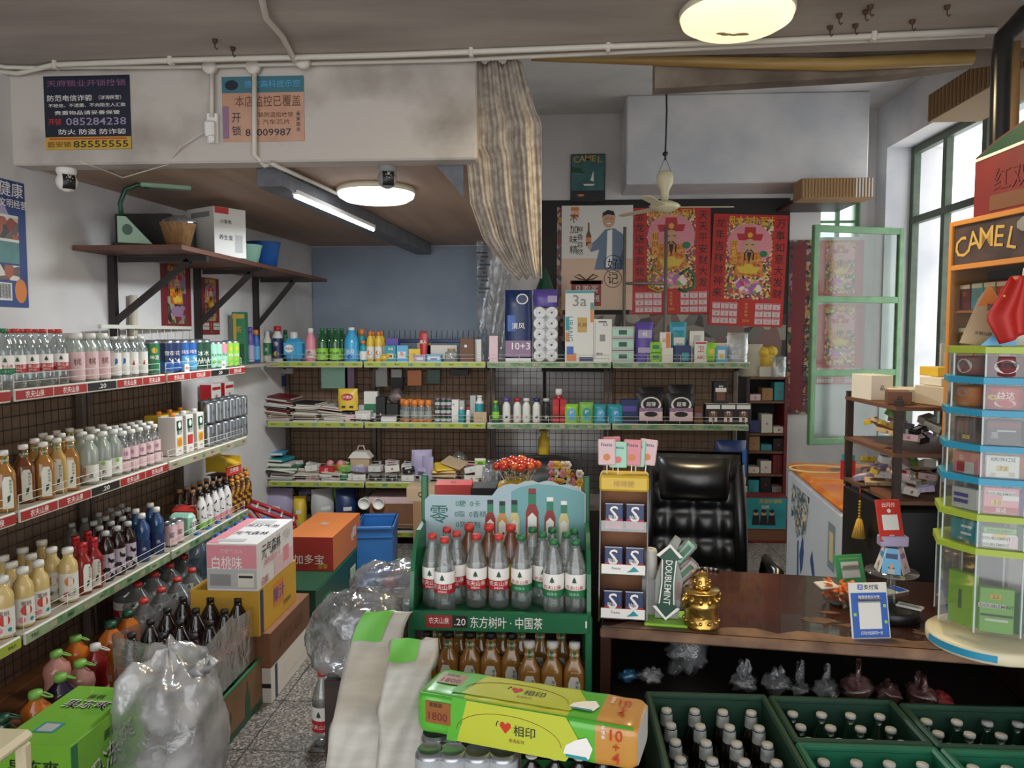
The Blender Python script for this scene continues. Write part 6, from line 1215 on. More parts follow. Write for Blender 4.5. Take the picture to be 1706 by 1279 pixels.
TWI(1, A1_, .10, .080, hh[1] * .55, .05, 'offwhite', 'white DOUBLEMINT gum box low in the sixth tier', [('DOUBLEMINT', .010, 'ink', -.008, .006), ('DOUBLEMINT', .010, 'ink', -.01, -.010)], [(.028, -.002, .022, .03, 'lpink'), (0, .012, .03, .010, 'yellow')]); TWI(1, A1_, .105, .06, .014, .02, 'lgreen', 'loose green gum sleeve on top of the white box', [('DOUBLEMINT', .009, 'mint_green', 0, 0)], dz=hh[1] * .56 + .0006); TWI(1, A2_, .10, .06, hh[1] * .92, .05, 'teal', 'teal gum cartons in the sixth tier, left', [], [(.01, .012, .03, .006, 'print_white'), (.01, -.006, .03, .006, 'print_white')]); TWI(1, A3_, .10, .064, hh[1] * .9, .05, 'green', 'green box with yellow tag in the sixth tier, right', [], [(0, 0, .014, .014, 'yellow')])
TWI(0, A1_, .10, .085, hh[0] * .50, .05, 'lgreen', 'large pale green gum box in the bottom tier, front', [('DOUBLEMINT', .012, 'mint_green', .0, .012), ('.2.5', .012, 'ink', -.004, .036 if hh[0] > .1 else .02)], [(-.01, .012, .06, .012, 'paper'), (0, -.012, .07, .006, 'mint_green'), (0, -.024, .05, .006, 'offwhite'), (-.004, .036 if hh[0] > .1 else .02, .024, .013, 'yellow')]); TWI(0, A2_, .10, .06, hh[0] * .6, .05, 'limeg', 'lime gum box in the bottom tier, left', [], [(0, 0, .01, .05, 'green')]); TWI(0, A3_, .10, .06, hh[0] * .45, .05, 'green', 'dark green gum box in the bottom tier, right', [], [(-.02, 0, .006, .05, 'limeg')])
# leaning paper, flag and sign on top of the tower
zt2 = CZ + tz[7] + .02
o = MB().prism([(-.05, 0), (.045, 0), (.035, .11), (.0, .16), (-.02, .12)], .003, 'beige', FR(0, 0, 0)).flat([(-.02, .10), (.03, .11), (.0, .16)], 'orange', FR(0, 0, 0), .0036).text('致', .02, 'ink', FR(.01, -.0036, .10), z=.001).text('文明公约', .010, 'ink', FR(0, -.0036, .03), z=.001).build('paper_card'); put(o, (TWC[0] - .062, TWC[1] - .03, zt2), 0, 'cream and orange paper card leaning on top of the gum tower', 'card', rot=(-.2, .12, -.3))
mat('flag_red', 'b3261e', .55)
t = thing('small_flag', 'crumpled red flag on a short stick above the gum tower', 'flag', (TWC[0] - .035, TWC[1] - .095, zt2), -.1)
MB().surf(lambda u, v: ((-.012 - .048 * min(1, v * 1.6) + .035 * max(0, v - .6) * 2.5) * (1 - u) + (.030 + .012 * v) * u, -.03 + .012 * math.sin(u * 9 + v * 2), .165 * (1 - v) + .004 + .03 * u * v), 14, 14, 'flag_red', th=.0012).build('cloth', t)
MB().tube([(.02, .012, 0), (.035, .006, .19)], .003, 'offwhite', 6).build('stick', t); MB().ball((-.03, -.045, .12), .003, 'yellow', 6).build('star_print', t)
tag(MB().box((0, 0, .06), (.05, .004, .12), 'offwhite').text('五星', .01, 'red', FR(0, -.002, .07), z=.001).build('white_card', loc=(TWC[0] + .03, TWC[1] - .02, zt2), rz=-.2), 'white card standing behind the red flag', 'card')
o = MB().prism([(-.04, 0), (.04, 0), (.03, .07)], .002, 'lblue', FR(0, 0, 0)).build('blue_card'); put(o, (TWC[0] - .05, TWC[1] - .085, zt2), -.2, 'pale blue paper corner in front of the red flag', 'card')
# cigarette packs in the cabinet
ck = ['maroon', 'red', 'lblue', 'offwhite', 'gold', 'dblue', 'brown', 'red2', 'teal']; cg = {}
for m in ck:
    r_ = carton('cigarette_pack', .054, .022, .088, m, [('烟', .02, 'gold' if m != 'gold' else 'red', 0, .01)], patches=[(0, .034, .05, .014, 'offwhite' if m != 'offwhite' else 'red')]); r_['category'] = 'cigarette pack'; cg[m] = Proto(r_)
n = int((wc - .05) / .058)
for si, z in enumerate(sz):
    for i in range(n):
        m = ck[(i * 2 + si * 3 + (i // 3)) % len(ck)]; v = CABM @ Vector((.045 + i * .058, .035, z + .0055)); nm = {'lblue': 'light blue', 'offwhite': 'white', 'dblue': 'navy', 'red2': 'bright red'}.get(m, m)
        cg[m].put(v, an, f'{nm} cigarette pack, {nth(i, n)} from the left, {["bottom", "second", "third", "top"][si]} cabinet shelf', 'cigarette packs in the cabinet')
# ---------------------------------------------------------------- plastic bags on the counter's inner shelf
def knot_bag(name, r, h, m, seed):
    mb = MB(); mb.ball((0, 0, r * .62), r, m, 16, jit=.55, seed=seed, sc=(1, .8, .62))
    for sg_ in (-1, 1): mb.tube([(sg_ * r * .2, 0, r), (sg_ * r * .55, 0, r + h * .5), (sg_ * r * .3, 0, r + h), (0, 0, r * .9)], [.010, .006, .007, .008], m, 6)
    return mb.build(name)
mat('red_fish', 'a3393a', .5); clear('bag_blue', 'bfe0f5', gloss=.25, rough=.15, milky=.6, mcol='4f9fd0'); clear('bag_pink', 'f2e2e2', gloss=.25, rough=.15, milky=.4, mcol='d09a94', holes=7); clear('bag_white', 'eef0f2', gloss=.28, rough=.14, milky=.35, mcol='dfe2e6', bump=.8, scale=20, holes=9)
for i, (px, r, h, m, lab) in enumerate(((1048, .028, .0, 'bag_blue', 'small blue crumpled bag at the left end of the counter shelf'), (1086, .036, .01, 'bag_white', 'small clear bag beside the blue one under the counter'), (1245, .040, .05, 'bag_white', 'tied clear bag, first of the row of four under the counter'), (1302, .046, .03, 'bag_white', 'tied clear bag, second of the row of four under the counter'), (1340, .03, .07, 'bag_white', 'tall-eared clear bag, third of the row under the counter'), (1385, .042, .05, 'bag_white', 'tied clear bag, last of the row of four under the counter'),
                                        (1438, .052, .06, 'bag_pink', 'tied bag with pinkish content under the counter'), (1490, .040, .02, 'bag_pink', 'flat pinkish bag next to the large pinkish one'), (1545, .048, .04, 'bag_pink', 'clear bag with red content near the counter leg'), (1580, .032, .0, 'red_fish', 'small red packet at the right end of the counter shelf'))):
    p = along(px, lambda x: Vector((x, 2.13 - .1228 * x + .08, .6)), 0, 1.6); v = Vector((p, 2.13 - .1228 * p + .12, .578)); put(knot_bag('plastic_bag', r, h, m, i), v, .2 * i, lab, 'bag', 'tied bags under the counter')
mb = MB().ball((0, 0, .055), .075, 'bag_white', 20, jit=.8, seed=7, sc=(.8, .6, .75)).ball((.012, 0, .15), .055, 'bag_white', 16, jit=.9, seed=3, sc=(.8, .6, .9)).ball((-.01, .0, .185), .04, 'bag_white', 12, jit=.9, seed=5)
put(mb.build('plastic_bag'), CT(1150, 1140, .5656) + Vector((.0, .06, .012)), 0, 'large crumpled clear bag rising in the counter opening', 'bag')
# ---------------------------------------------------------------- beer crates
mat('crate_lit', '1d6a4c', .45, noise=.2, scale=6); mat('crate_shaded', '18402f', .55, noise=.2, scale=6); mat('foil', 'b9bcb8', .4, col2='8f9490', scale=60)  # same crate green twice: warm lamp light painted into the brighter tone
P['beer'] = bottle('beer_bottle', .25, .030, 'big', 'dark_glass', 'lgrey', [(.3, .6, 'offwhite')], capr=.44, caph=.035); 
def foilneck(root): MB().lathe([(.024, .155), (.017, .185), (.0155, .236)], 'foil', 12, cap=False).text('啤', .012, 'ink', Matrix.Translation((0, 0, .20)), bend=.0135).build('neck_foil', root)
P['beer_foil'] = bottle('beer_bottle', .245, .030, 'cola', 'dark_glass', 'lgrey', [(.3, .55, 'offwhite')], capr=.44, caph=.035, extra=foilneck); P['beer_green'] = bottle('beer_bottle', .245, .030, 'cola', 'green_glass', 'lgrey', [(.3, .55, 'dgreen')], capr=.44, caph=.035)
def crate(w_, d_, m, nx, ny, lab, loc, h_=.33, grp='green beer crates'):
    t = thing('beer_crate', lab, 'crate', loc, 0, grp); th = .012
    mb = MB()
    for sg_ in (-1, 1): mb.box((0, sg_ * (d_ / 2 - th / 2), h_ / 2), (w_, th, h_), m, b=.003).box((sg_ * (w_ / 2 - th / 2), 0, h_ / 2), (th, d_ - 2 * th, h_), m, b=.003)
    mb.build('crate_wall', t); rm = MB()
    for sg_ in (-1, 1): rm.box((0, sg_ * (d_ / 2 - .006), h_ - .008), (w_ + .004, .018, .016), m, b=.005).box((sg_ * (w_ / 2 - .006), 0, h_ - .008), (.018, d_, .016), m, b=.005)
    rm.build('rim', t); MB().box((0, 0, .055), (w_ - .024, d_ - .024, .012), m).build('crate_floor', t)
    dv = MB(); 
    for i in range(1, nx): dv.box((-w_ / 2 + .012 + i * (w_ - .024) / nx, 0, .12), (.004, d_ - .03, .11), m)
    for j in range(1, ny): dv.box((0, -d_ / 2 + .012 + j * (d_ - .024) / ny, .12), (w_ - .03, .004, .11), m)
    dv.build('divider', t); return t
CR = [('A', .232, .542, 1.505, 1.99, 'crate_shaded', 4, 6, 'beer_foil', 'left'), ('B', .550, .862, 1.765, 1.985, 'crate_shaded', 4, 3, 'beer_green', 'rear middle'), ('C', .872, 1.19, 1.76, 1.965, 'crate_shaded', 4, 3, 'beer_green', 'rear right'), ('D', .550, .862, 1.535, 1.755, 'crate_lit', 4, 3, 'beer', 'front middle'), ('E', .872, 1.19, 1.53, 1.75, 'crate_lit', 4, 3, 'beer', 'front right')]
CL = ['wide shade-toned green beer crate with white-necked bottles', 'shade-toned green beer crate behind the lamp-toned one', 'shade-toned green beer crate at the counter leg', 'lamp-toned green beer crate in front of the middle one', 'lamp-toned green beer crate cut by the picture corner']
for (k_, x0, x1, y0, y1, m, nx, ny, bk, nm), cl in zip(CR, CL):
    c_ = ((x0 + x1) / 2, (y0 + y1) / 2, .331); low = crate(x1 - x0, y1 - y0, m, nx, ny, cl, c_)
    dup(low, (c_[0], c_[1], .0005), 0, 'lower crate under the ' + cl.replace('beer ', ''))
    for j in range(ny):
        for i in range(nx):
            p = (x0 + .012 + (i + .5) * (x1 - x0 - .024) / nx, y1 - .012 - (j + .5) * (y1 - y0 - .024) / ny, .331 + .062)
            sk_ = (nm == 'left' and i == 3 and j == 9)
            kk = bk
            P[kk].put(p, random.uniform(0, 6), f'{"white-necked" if bk == "beer_foil" else "green" if bk == "beer_green" else "dark"} beer bottle, {nth(i, nx)} across, {nth(j, ny)} row from the counter, {nm} crate', 'beer bottles in the ' + nm + ' crate')
# ---------------------------------------------------------------- tissue pack on beer cans
tc_ = (WZ(722, 1100, .8) + WZ(1065, 1165, .8) + WZ(712, 1150, .8) + WZ(1080, 1212, .8)) / 4; ang = math.atan2(WZ(1080, 1212, .8).y - WZ(712, 1150, .8).y, WZ(1080, 1212, .8).x - WZ(712, 1150, .8).x); LT = .50; DT = .145; HT = .097
mat('pk_green', '59b034', .3, coat=.4); mat('pk_yellow', 'bcc43c', .3, coat=.4); mat('pk_tan', 'c08a3e', .3, coat=.4); mat('pk_seam', '3f9a2a', .3); mat('pk_brown', '8f5a2a', .4)
t = thing('tissue_multipack', 'green and yellow 1800 tissue multipack lying across the beer cans', 'tissue pack', (tc_.x, tc_.y, .700), ang)
def soft(u, v, half, sgn):
    pass
mb = MB()
nx_, na = 40, 24
prof_ = []
for k in range(na):
    a = 2 * PI * (k + .5) / na; q = 7; cx_ = abs(math.cos(a)) ** (2 / q) * (1 if math.cos(a) > 0 else -1); sy_ = abs(math.sin(a)) ** (2 / q) * (1 if math.sin(a) > 0 else -1); prof_.append((cx_ * DT / 2, sy_ * HT / 2 + HT / 2))
vs = []; fcs = []
for i in range(nx_ + 1):
    u = i / nx_; e = min(1, min(u, 1 - u) * 22) ** .35; wv = 1 + .012 * math.sin(u * 40)
    for (y, z) in prof_: vs.append(((u - .5) * LT, y * (.86 + .14 * e) * wv, HT / 2 + (z - HT / 2) * (.84 + .16 * e) * wv))
mats_ = []
mb2 = {}
for i in range(nx_):
    u = (i + .5) / nx_; m = 'pk_tan' if u > .835 else ('pk_yellow' if .22 < u < .70 else 'pk_green')
    for k in range(na): mb2.setdefault(m, []).append((i * na + k, i * na + (k + 1) % na, (i + 1) * na + (k + 1) % na, (i + 1) * na + k))
mb2.setdefault('pk_green', []).append(tuple(range(na))[::-1]); mb2.setdefault('offwhite', []).append(tuple(nx_ * na + k for k in range(na)))
for m, fl in mb2.items(): mb.add(vs, [f[::-1] for f in fl], m, smooth=True)
mb.build('wrapped_body', t)
for nm, M in (('top_print', LIE(0, 0, HT + .0012)), ('front_print', FR(0, -DT / 2 - .0012, HT / 2))):
    pm = MB()
    pm.flat([(-.155, -.048), (.10, -.048), (.13, 0), (.10, .048), (-.155, .048), (-.135, 0)], 'pk_yellow', M, .0006)
    pm.flat([(-.175, -.05), (-.15, -.05), (-.125, .05), (-.16, .05)], 'pk_green', M, .0009)
    arc = [(-.03 + .12 * math.cos(a), -.02 + .05 * math.sin(a)) for a in [i * PI / 14 for i in range(15)]]; pm.tube([M @ Vector((x, y, .0012)) for x, y in arc], .0007, 'pk_brown', 4)
    pm.rect(-.195, .008, .062, .05, 'pk_brown', M, .001).text('1800', .026, 'maroon', M @ Matrix.Translation((-.195, .0, 0)), z=.0018).text('家庭装', .011, 'ink', M @ Matrix.Translation((-.2, .026, 0)), z=.0018)
    pm.flat([(x * .013 - .035, y * .013 + .002) for x, y in [(0, -1), (1, .2), (.9, .8), (.45, 1), (0, .6), (-.45, 1), (-.9, .8), (-1, .2)]], 'lolly_red', M, .0014).tube([M @ Vector((-.035 - .017 + .004 * math.cos(a), .0 + .014 * math.sin(a), .0014)) for a in [1.2 + k * .35 for k in range(6)]], .001, 'ink', 4)
    pm.text('相印', .026, 'ink', M @ Matrix.Translation((.008, .0, 0)), z=.0016).text('茶语系列', .009, 'pk_brown', M @ Matrix.Translation((-.01, -.024, 0)), z=.0016)
    pm.flat([(.095, -.03), (.15, -.034), (.158, -.01), (.145, .012), (.12, .002), (.10, -.012)], 'print_white', M, .0014).flat([(.1, -.036), (.15, -.038), (.145, -.03), (.1, -.03)], 'teal', M, .0018)
    pm.text('10', .034, 'lolly_red', M @ Matrix.Translation((.207, .026, 0)), z=.0012).text('+', .03, 'lolly_red', M @ Matrix.Translation((.207, .002, 0)), z=.0012).text('4', .034, 'lolly_red', M @ Matrix.Translation((.207, -.022, 0)), z=.0012).text('超值装', .009, 'print_white', M @ Matrix.Translation((.18, .03, 0)), z=.0012, vert=True)
    pm.build(nm, t)
MB().box((0, -DT / 2 + .002, HT - .003), (LT * .97, .006, .006), 'pk_seam', b=.002).build('green_seam', t)
# cans below
bsx = WZ(780, 1215, .68)
o = carton('storage_carton', .62, .26, .526, 'kraft2'); put(o, (-.06, 1.70, .0005), 0, 'brown carton carrying the silver beer cans', 'carton')
for j in range(3):
    for i, px in enumerate((717, 754, 796, 838)):
        y = 1.615 + .07 * j; x = along(px, lambda x: Vector((x, 1.615, .6)), -1, 1); P['can_dry'].put((x, y, .5275), -.1, f'silver dry beer can, {nth(i, 4)} from the left, {["front", "middle", "rear"][j]} row under the tissue pack', 'silver dry beer cans')
for i, px in enumerate((885, 925, 965, 1005, 1045)): x = along(px, lambda x: Vector((x, 1.62, .6)), -1, 1); P['beer'].put((x, 1.635, .5275 - .0), 0, f'dark bottle under the tissue pack, {nth(i, 5)} right of the silver cans', 'dark bottles under the tissue pack', scale=(1, 1, .6))
# ---------------------------------------------------------------- rolls of shopping bags hanging over a carton
o = carton('tall_carton', .17, .12, .58, 'kraft2'); put(o, (-.475, 1.97, .0005), 0, 'tall brown carton under the draped shopping bags', 'carton'); 
mat('bag_stack', 'b9b5ab', .45, col2='a8a49a', scale=5, stretch=(1, 1, 9), coat=.2); mat('bag_head', '6ab04e', .4)
def drape(pts, wd, th, lab, seed):
    P_ = [Vector(p) for p in pts]; N_ = len(P_) - 1
    def ctr(v):
        q = v * N_; i = min(int(q), N_ - 1); f_ = q - i; a = P_[max(i - 1, 0)]; b = P_[i]; c = P_[i + 1]; d = P_[min(i + 2, N_)]
        return .5 * ((2 * b) + (c - a) * f_ + (2 * a - 5 * b + 4 * c - d) * f_ ** 2 + (3 * b - a - 3 * c + d) * f_ ** 3)
    def fn(u, v): return ctr(v) + Vector((1, .1, 0)) * (u - .5) * wd + Vector((0, -.006 * math.sin(u * 9 + v * 14 + seed), 0)) + Vector((0, 0, .006 * math.sin(v * 20 + seed)))
    t = thing('bag_stack', lab, 'plastic bags', (0, 0, 0), 0, 'draped stacks of shopping bags')
    MB().surf(fn, 10, 40, 'bag_stack', th=-th).build('bags', t)
    sg_ = 1
    def fh(u, v): p = fn(u * .62, v * .22); return p + Vector((0, -.004, .003))
    MB().surf(fh, 6, 10, 'bag_head').build('green_header', t)
    tx = MB(); c_ = fn(.3, .1); 
    return t
drape([WY(650, 1018, 2.02), WY(628, 1060, 1.97), WY(612, 1120, 1.90), WY(600, 1190, 1.79), WY(582, 1300, 1.74), WY(560, 1400, 1.73)], .125, .03, 'stack of white shopping bags with green header, draped left', 0)
drape([WY(692, 1068, 1.86), WY(682, 1110, 1.81), WY(672, 1180, 1.76), WY(668, 1260, 1.72), WY(660, 1380, 1.71)], .112, .028, 'stack of white shopping bags with green header, draped right', 2)
# ---------------------------------------------------------------- paper on the walls
def wallq(px, py):  # point of the left wall
    d = ray(px, py); k = .0873; c0_ = -2.46 - 3.38 * k; t = (c0_) / (d.x - k * d.y); return Vector((0, 0, CH)) + d * t
speck('art_busy', 'c23a2a', ['d9a43a', '9b2d6e', 'e6c79b', '3f7a4a', 'b8434e', '2b2326', 'e0b04a'], 62)
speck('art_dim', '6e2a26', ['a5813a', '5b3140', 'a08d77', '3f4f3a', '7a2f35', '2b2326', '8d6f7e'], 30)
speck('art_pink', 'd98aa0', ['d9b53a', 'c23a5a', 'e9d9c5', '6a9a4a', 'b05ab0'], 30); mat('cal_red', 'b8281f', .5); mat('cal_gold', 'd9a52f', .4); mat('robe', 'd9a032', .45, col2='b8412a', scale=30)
def calendar(w_, h_, lcol, rcol, head='财神到', tag_='招财大吉', dim=False, dragon=True, low=True):
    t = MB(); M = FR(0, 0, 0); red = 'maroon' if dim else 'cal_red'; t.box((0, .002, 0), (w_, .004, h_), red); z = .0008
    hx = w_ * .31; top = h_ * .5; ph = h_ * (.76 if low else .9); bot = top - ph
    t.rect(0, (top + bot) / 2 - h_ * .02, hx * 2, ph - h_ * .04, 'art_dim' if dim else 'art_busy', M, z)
    t.text(head, h_ * .10, 'cal_gold', M @ Matrix.Translation((0, top - h_ * .06, 0)), z=z * 3, wid=hx * 1.9)
    cy = top - h_ * .29; k = w_ / .56
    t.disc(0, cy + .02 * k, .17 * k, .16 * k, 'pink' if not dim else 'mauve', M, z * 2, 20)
    t.flat([(-.11 * k, cy - .22 * k), (.11 * k, cy - .22 * k), (.09 * k, cy - .04 * k), (-.09 * k, cy - .04 * k)], 'robe', M, z * 3)
    t.flat([(-.085 * k, cy + .05 * k), (.085 * k, cy + .05 * k), (.1 * k, cy + .10 * k), (.045 * k, cy + .10 * k), (.04 * k, cy + .15 * k), (-.04 * k, cy + .15 * k), (-.045 * k, cy + .10 * k), (-.1 * k, cy + .10 * k)], 'red', M, z * 4).disc(0, cy + .09 * k, .02 * k, .02 * k, 'cal_gold', M, z * 5)
    t.disc(0, cy, .052 * k, .062 * k, 'skin', M, z * 5, 16)
    for sx_ in (-1, 1): t.rect(sx_ * .022 * k, cy + .018 * k, .022 * k, .006 * k, 'ink', M, z * 6).tube([M @ Vector((sx_ * .01 * k, cy - .02 * k, z * 6)), M @ Vector((sx_ * .035 * k, cy - .05 * k, z * 6)), M @ Vector((sx_ * .03 * k, cy - .10 * k, z * 6))], .004 * k, 'ink', 4)
    t.flat([(-.018 * k, cy - .04 * k), (.018 * k, cy - .04 * k), (0, cy - .13 * k)], 'ink', M, z * 6).rect(0, cy - .03 * k, .02 * k, .006 * k, 'red', M, z * 7)
    t.flat([(-.09 * k, cy - .15 * k), (.09 * k, cy - .15 * k), (.06 * k, cy - .20 * k), (-.06 * k, cy - .20 * k)], 'yellow', M, z * 6).disc(0, cy - .145 * k, .035 * k, .018 * k, 'yellow', M, z * 7)
    t.rect(-hx * .66, cy - .04 * k, .045 * k, .18 * k, 'cal_gold', M, z * 6).text(tag_[:3], .05 * k, 'cal_red', M @ Matrix.Translation((-hx * .66, cy - .04 * k, 0)), vert=True, z=z * 7)
    t.disc(hx * .62, cy - .05 * k, .03 * k, .025 * k, 'green', M, z * 6)
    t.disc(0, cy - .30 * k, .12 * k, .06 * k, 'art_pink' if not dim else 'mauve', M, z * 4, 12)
    if dragon:
        for sx_ in (-1, 1): t.tube([M @ Vector((sx_ * x * k, cy + y * k, .003)) for x, y in ((.06, -.26), (.12, -.22), (.17, -.27), (.16, -.35), (.10, -.38), (.05, -.36))], .011 * k, 'gold' if sx_ < 0 else 'green', 6)
    for s_, sx_ in ((lcol, -1), (rcol, 1)):
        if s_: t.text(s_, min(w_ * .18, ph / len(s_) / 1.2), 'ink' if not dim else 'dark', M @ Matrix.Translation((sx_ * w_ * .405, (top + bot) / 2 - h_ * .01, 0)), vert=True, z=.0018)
    if low:
        gh = h_ * .5 + bot - h_ * .02; gy = -h_ * .5 + gh * .52
        for sx_ in (-1, 1):
            for r_ in range(3 if gh > .1 else 2):
                for c_ in range(3):
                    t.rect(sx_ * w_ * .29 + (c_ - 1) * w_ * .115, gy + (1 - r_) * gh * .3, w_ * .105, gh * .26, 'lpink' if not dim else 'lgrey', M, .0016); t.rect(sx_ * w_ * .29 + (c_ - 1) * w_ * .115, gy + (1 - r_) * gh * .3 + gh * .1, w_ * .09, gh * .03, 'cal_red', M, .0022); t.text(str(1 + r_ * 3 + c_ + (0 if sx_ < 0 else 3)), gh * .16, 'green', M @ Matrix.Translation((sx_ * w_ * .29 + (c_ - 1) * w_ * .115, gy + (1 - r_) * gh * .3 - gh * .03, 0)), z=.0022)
        t.text('2024', gh * .14, 'cal_gold', M @ Matrix.Translation((0, gy - gh * .3, 0)), z=.0016).text('恭贺新禧', gh * .13, 'cal_gold', M @ Matrix.Translation((0, gy + gh * .15, 0)), vert=True, z=.0016)
    return t.build('calendar')
def onback(px0, py0, px1, py1, Y=YB - .012):
    a, b = WY(px0, py0, Y), WY(px1, py1, Y); return (a + b) / 2, abs(b.x - a.x), abs(a.z - b.z)
bk = MB(); c_, w_, h_ = onback(903, 334, 1310, 620, YB - .006); bk.box((0, 0, 0), (w_, .008, h_), 'dark'); tag(bk.build('backing_board', loc=(c_.x, YB - .0045, c_.z)), 'dark backing board on the rear wall behind the calendars', 'board')
c_, w_, h_ = onback(1054, 346, 1182, 523); put(calendar(w_, h_, '金龙送宝到我家', '天天平安财大发'), (c_.x, YB - .014, c_.z), 0, 'red calendar with a bearded god and two dragons, next to the cream advert', 'calendar', rot=(0, -.01, 0))
c_, w_, h_ = onback(1186, 358, 1306, 543); put(calendar(w_, h_, '龙年吉祥财神来', '万事如意大发财', tag_='开门红', dragon=False), (c_.x, YB - .020, c_.z), 0, 'red calendar with arched halo, right of the dragon calendar', 'calendar', rot=(0, .035, 0))
c_, w_, h_ = onback(1362, 401, 1437, 498); put(calendar(w_, h_, '', '', low=False), (c_.x, YB - .016, c_.z), 0, 'upper god calendar seen through the open green sash', 'calendar')
c_, w_, h_ = onback(1360, 507, 1437, 640); put(calendar(w_, h_, '', '', tag_='大吉', low=True, dragon=False), (c_.x, YB - .016, c_.z), 0, 'lower god calendar seen through the open green sash', 'calendar')
# tall red couplet strips
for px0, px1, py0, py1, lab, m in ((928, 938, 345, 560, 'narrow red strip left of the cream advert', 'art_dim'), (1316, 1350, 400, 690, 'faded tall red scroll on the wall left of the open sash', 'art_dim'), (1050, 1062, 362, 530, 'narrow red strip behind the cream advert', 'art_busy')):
    c_, w_, h_ = onback(px0, py0, px1, py1); mb = MB().box((0, .002, 0), (w_, .004, h_), m); M = FR(0, 0, 0)
    if px0 == 1316: mb.rect(-w_ * .1, -h_ * .0, w_ * .55, h_ * .95, 'maroon', M, .0006).text('恭喜发财大吉', .10, 'ink', M @ Matrix.Translation((w_ * .3, -.3, 0)), vert=True, z=.0018)
    tag(mb.build('wall_scroll', loc=(c_.x, YB - (.016 if px0 != 1050 else .0095), c_.z)), lab, 'scroll')
# lower strip of old pictures above the shelf goods
speck('old_pictures', '6d6660', ['8f857a', '3a3533', '7d5d55', 'a79d90', '5d6a6c'], 9)
c_, w_, h_ = onback(905, 524, 1308, 600); tag(MB().box((0, 0, 0), (w_, .004, h_), 'old_pictures').build('old_poster', loc=(c_.x, YB - .0105, c_.z)), 'old faded picture strip under the two god calendars', 'poster')
# cream advert with a man holding a bottle
c_, w_, h_ = onback(936, 343, 1053, 516); t = thing('advert_poster', 'cream soy sauce advert with a smiling man in a grey-blue jacket', 'poster', (c_.x, YB - .022, c_.z), 0)
mat('ad_white', 'dcd7cf', .5); mat('ad_peach', 'd9b79c', .5); mat('ad_red', '8c3b34', .5); mat('suit', '6d7f93', .6); mat('suit_dark', '4d5c70', .6); mat('hair', '231c19', .6)
mb = MB().box((0, .002, 0), (w_, .004, h_), 'ad_white'); M = FR(0, 0, 0); W2 = w_ / 2; H2 = h_ / 2
mb.rect(0, -H2 * .5, w_ - .004, H2 * .98, 'ad_peach', M); mb.rect(-W2 * .63, H2 * .87, .07, .09, 'orange', M, .001).text('好记', .035, 'print_white', M @ Matrix.Translation((-W2 * .63, H2 * .87, 0)), z=.0016)
mb.text('不加味精', .075, 'ink', M @ Matrix.Translation((-W2 * .66, H2 * .45, 0)), vert=True, z=.0016).text('鲜香自然', .055, 'ink', M @ Matrix.Translation((-W2 * .48, H2 * .33, 0)), vert=True, z=.0016)
fx, fy = W2 * .32, H2 * .72
mb.flat([(fx - .12, fy - .42), (fx + .13, fy - .42), (fx + .15, fy - .14), (fx + .05, fy - .07), (fx - .03, fy - .08), (fx - .10, fy - .16), (fx - .17, fy - .22), (fx - .15, fy - .27), (fx - .08, fy - .25)], 'suit', M, .0012).flat([(fx - .02, fy - .40), (fx + .03, fy - .40), (fx + .03, fy - .08), (fx - .01, fy - .09)], 'print_white', M, .0018).flat([(fx + .06, fy - .42), (fx + .13, fy - .42), (fx + .14, fy - .2)], 'suit_dark', M, .0020)
mb.disc(fx, fy, .052, .066, 'skin', M, .002, 18).flat([(fx - .055, fy + .01), (fx - .052, fy + .06), (fx - .01, fy + .085), (fx + .04, fy + .075), (fx + .06, fy + .02), (fx + .045, fy + .04), (fx - .01, fy + .048), (fx - .045, fy + .035)], 'hair', M, .0026)
for sx_ in (-1, 1): mb.rect(fx + sx_ * .02, fy + .012, .018, .004, 'hair', M, .0026)
mb.disc(fx + .002, fy - .03, .02, .006, 'print_white', M, .0026, 8).disc(fx - .16, fy - .22, .022, .026, 'skin', M, .0026, 10)
bxx = fx - .17; mb.flat([(bxx - .022, fy - .22), (bxx + .022, fy - .22), (bxx + .022, fy - .13), (bxx + .007, fy - .09), (bxx + .006, fy - .02), (bxx - .006, fy - .02), (bxx - .007, fy - .09), (bxx - .022, fy - .13)], 'brown', M, .0024).rect(bxx, fy - .165, .04, .04, 'orange', M, .003)
mb.rect(-W2 * .3, -H2 * .68, w_ * .42, .22, 'ad_red', M, .001).rect(-W2 * .3, -H2 * .47, w_ * .46, .03, 'ad_red', M, .001).text('凡购买', .07, 'ad_white', M @ Matrix.Translation((-W2 * .3, -H2 * .6, 0)), z=.0018).text('好记酱油一瓶', .06, 'ad_white', M @ Matrix.Translation((-W2 * .3, -H2 * .78, 0)), z=.0018, wid=w_ * .38)
for sx_ in (-1, 1): mb.tube([M @ Vector((-W2 * .3 + sx_ * a, -H2 * .43 + b, .002)) for a, b in ((0, 0), (.06, .05), (.1, .035), (.06, .012), (0, 0))], .006, 'brown', 5)
for s_, y in (('好', -.12), ('记', -.40)): mb.tube([M @ Vector((W2 * .45 + .075 * math.cos(a), H2 * y + .075 * math.sin(a), .002)) for a in [i * PI / 10 for i in range(20)]], .0025, 'ink', 4, closed=True).text(s_, .10, 'ink', M @ Matrix.Translation((W2 * .45, H2 * y, 0)), z=.002)
mb.build('printed_sheet', t)
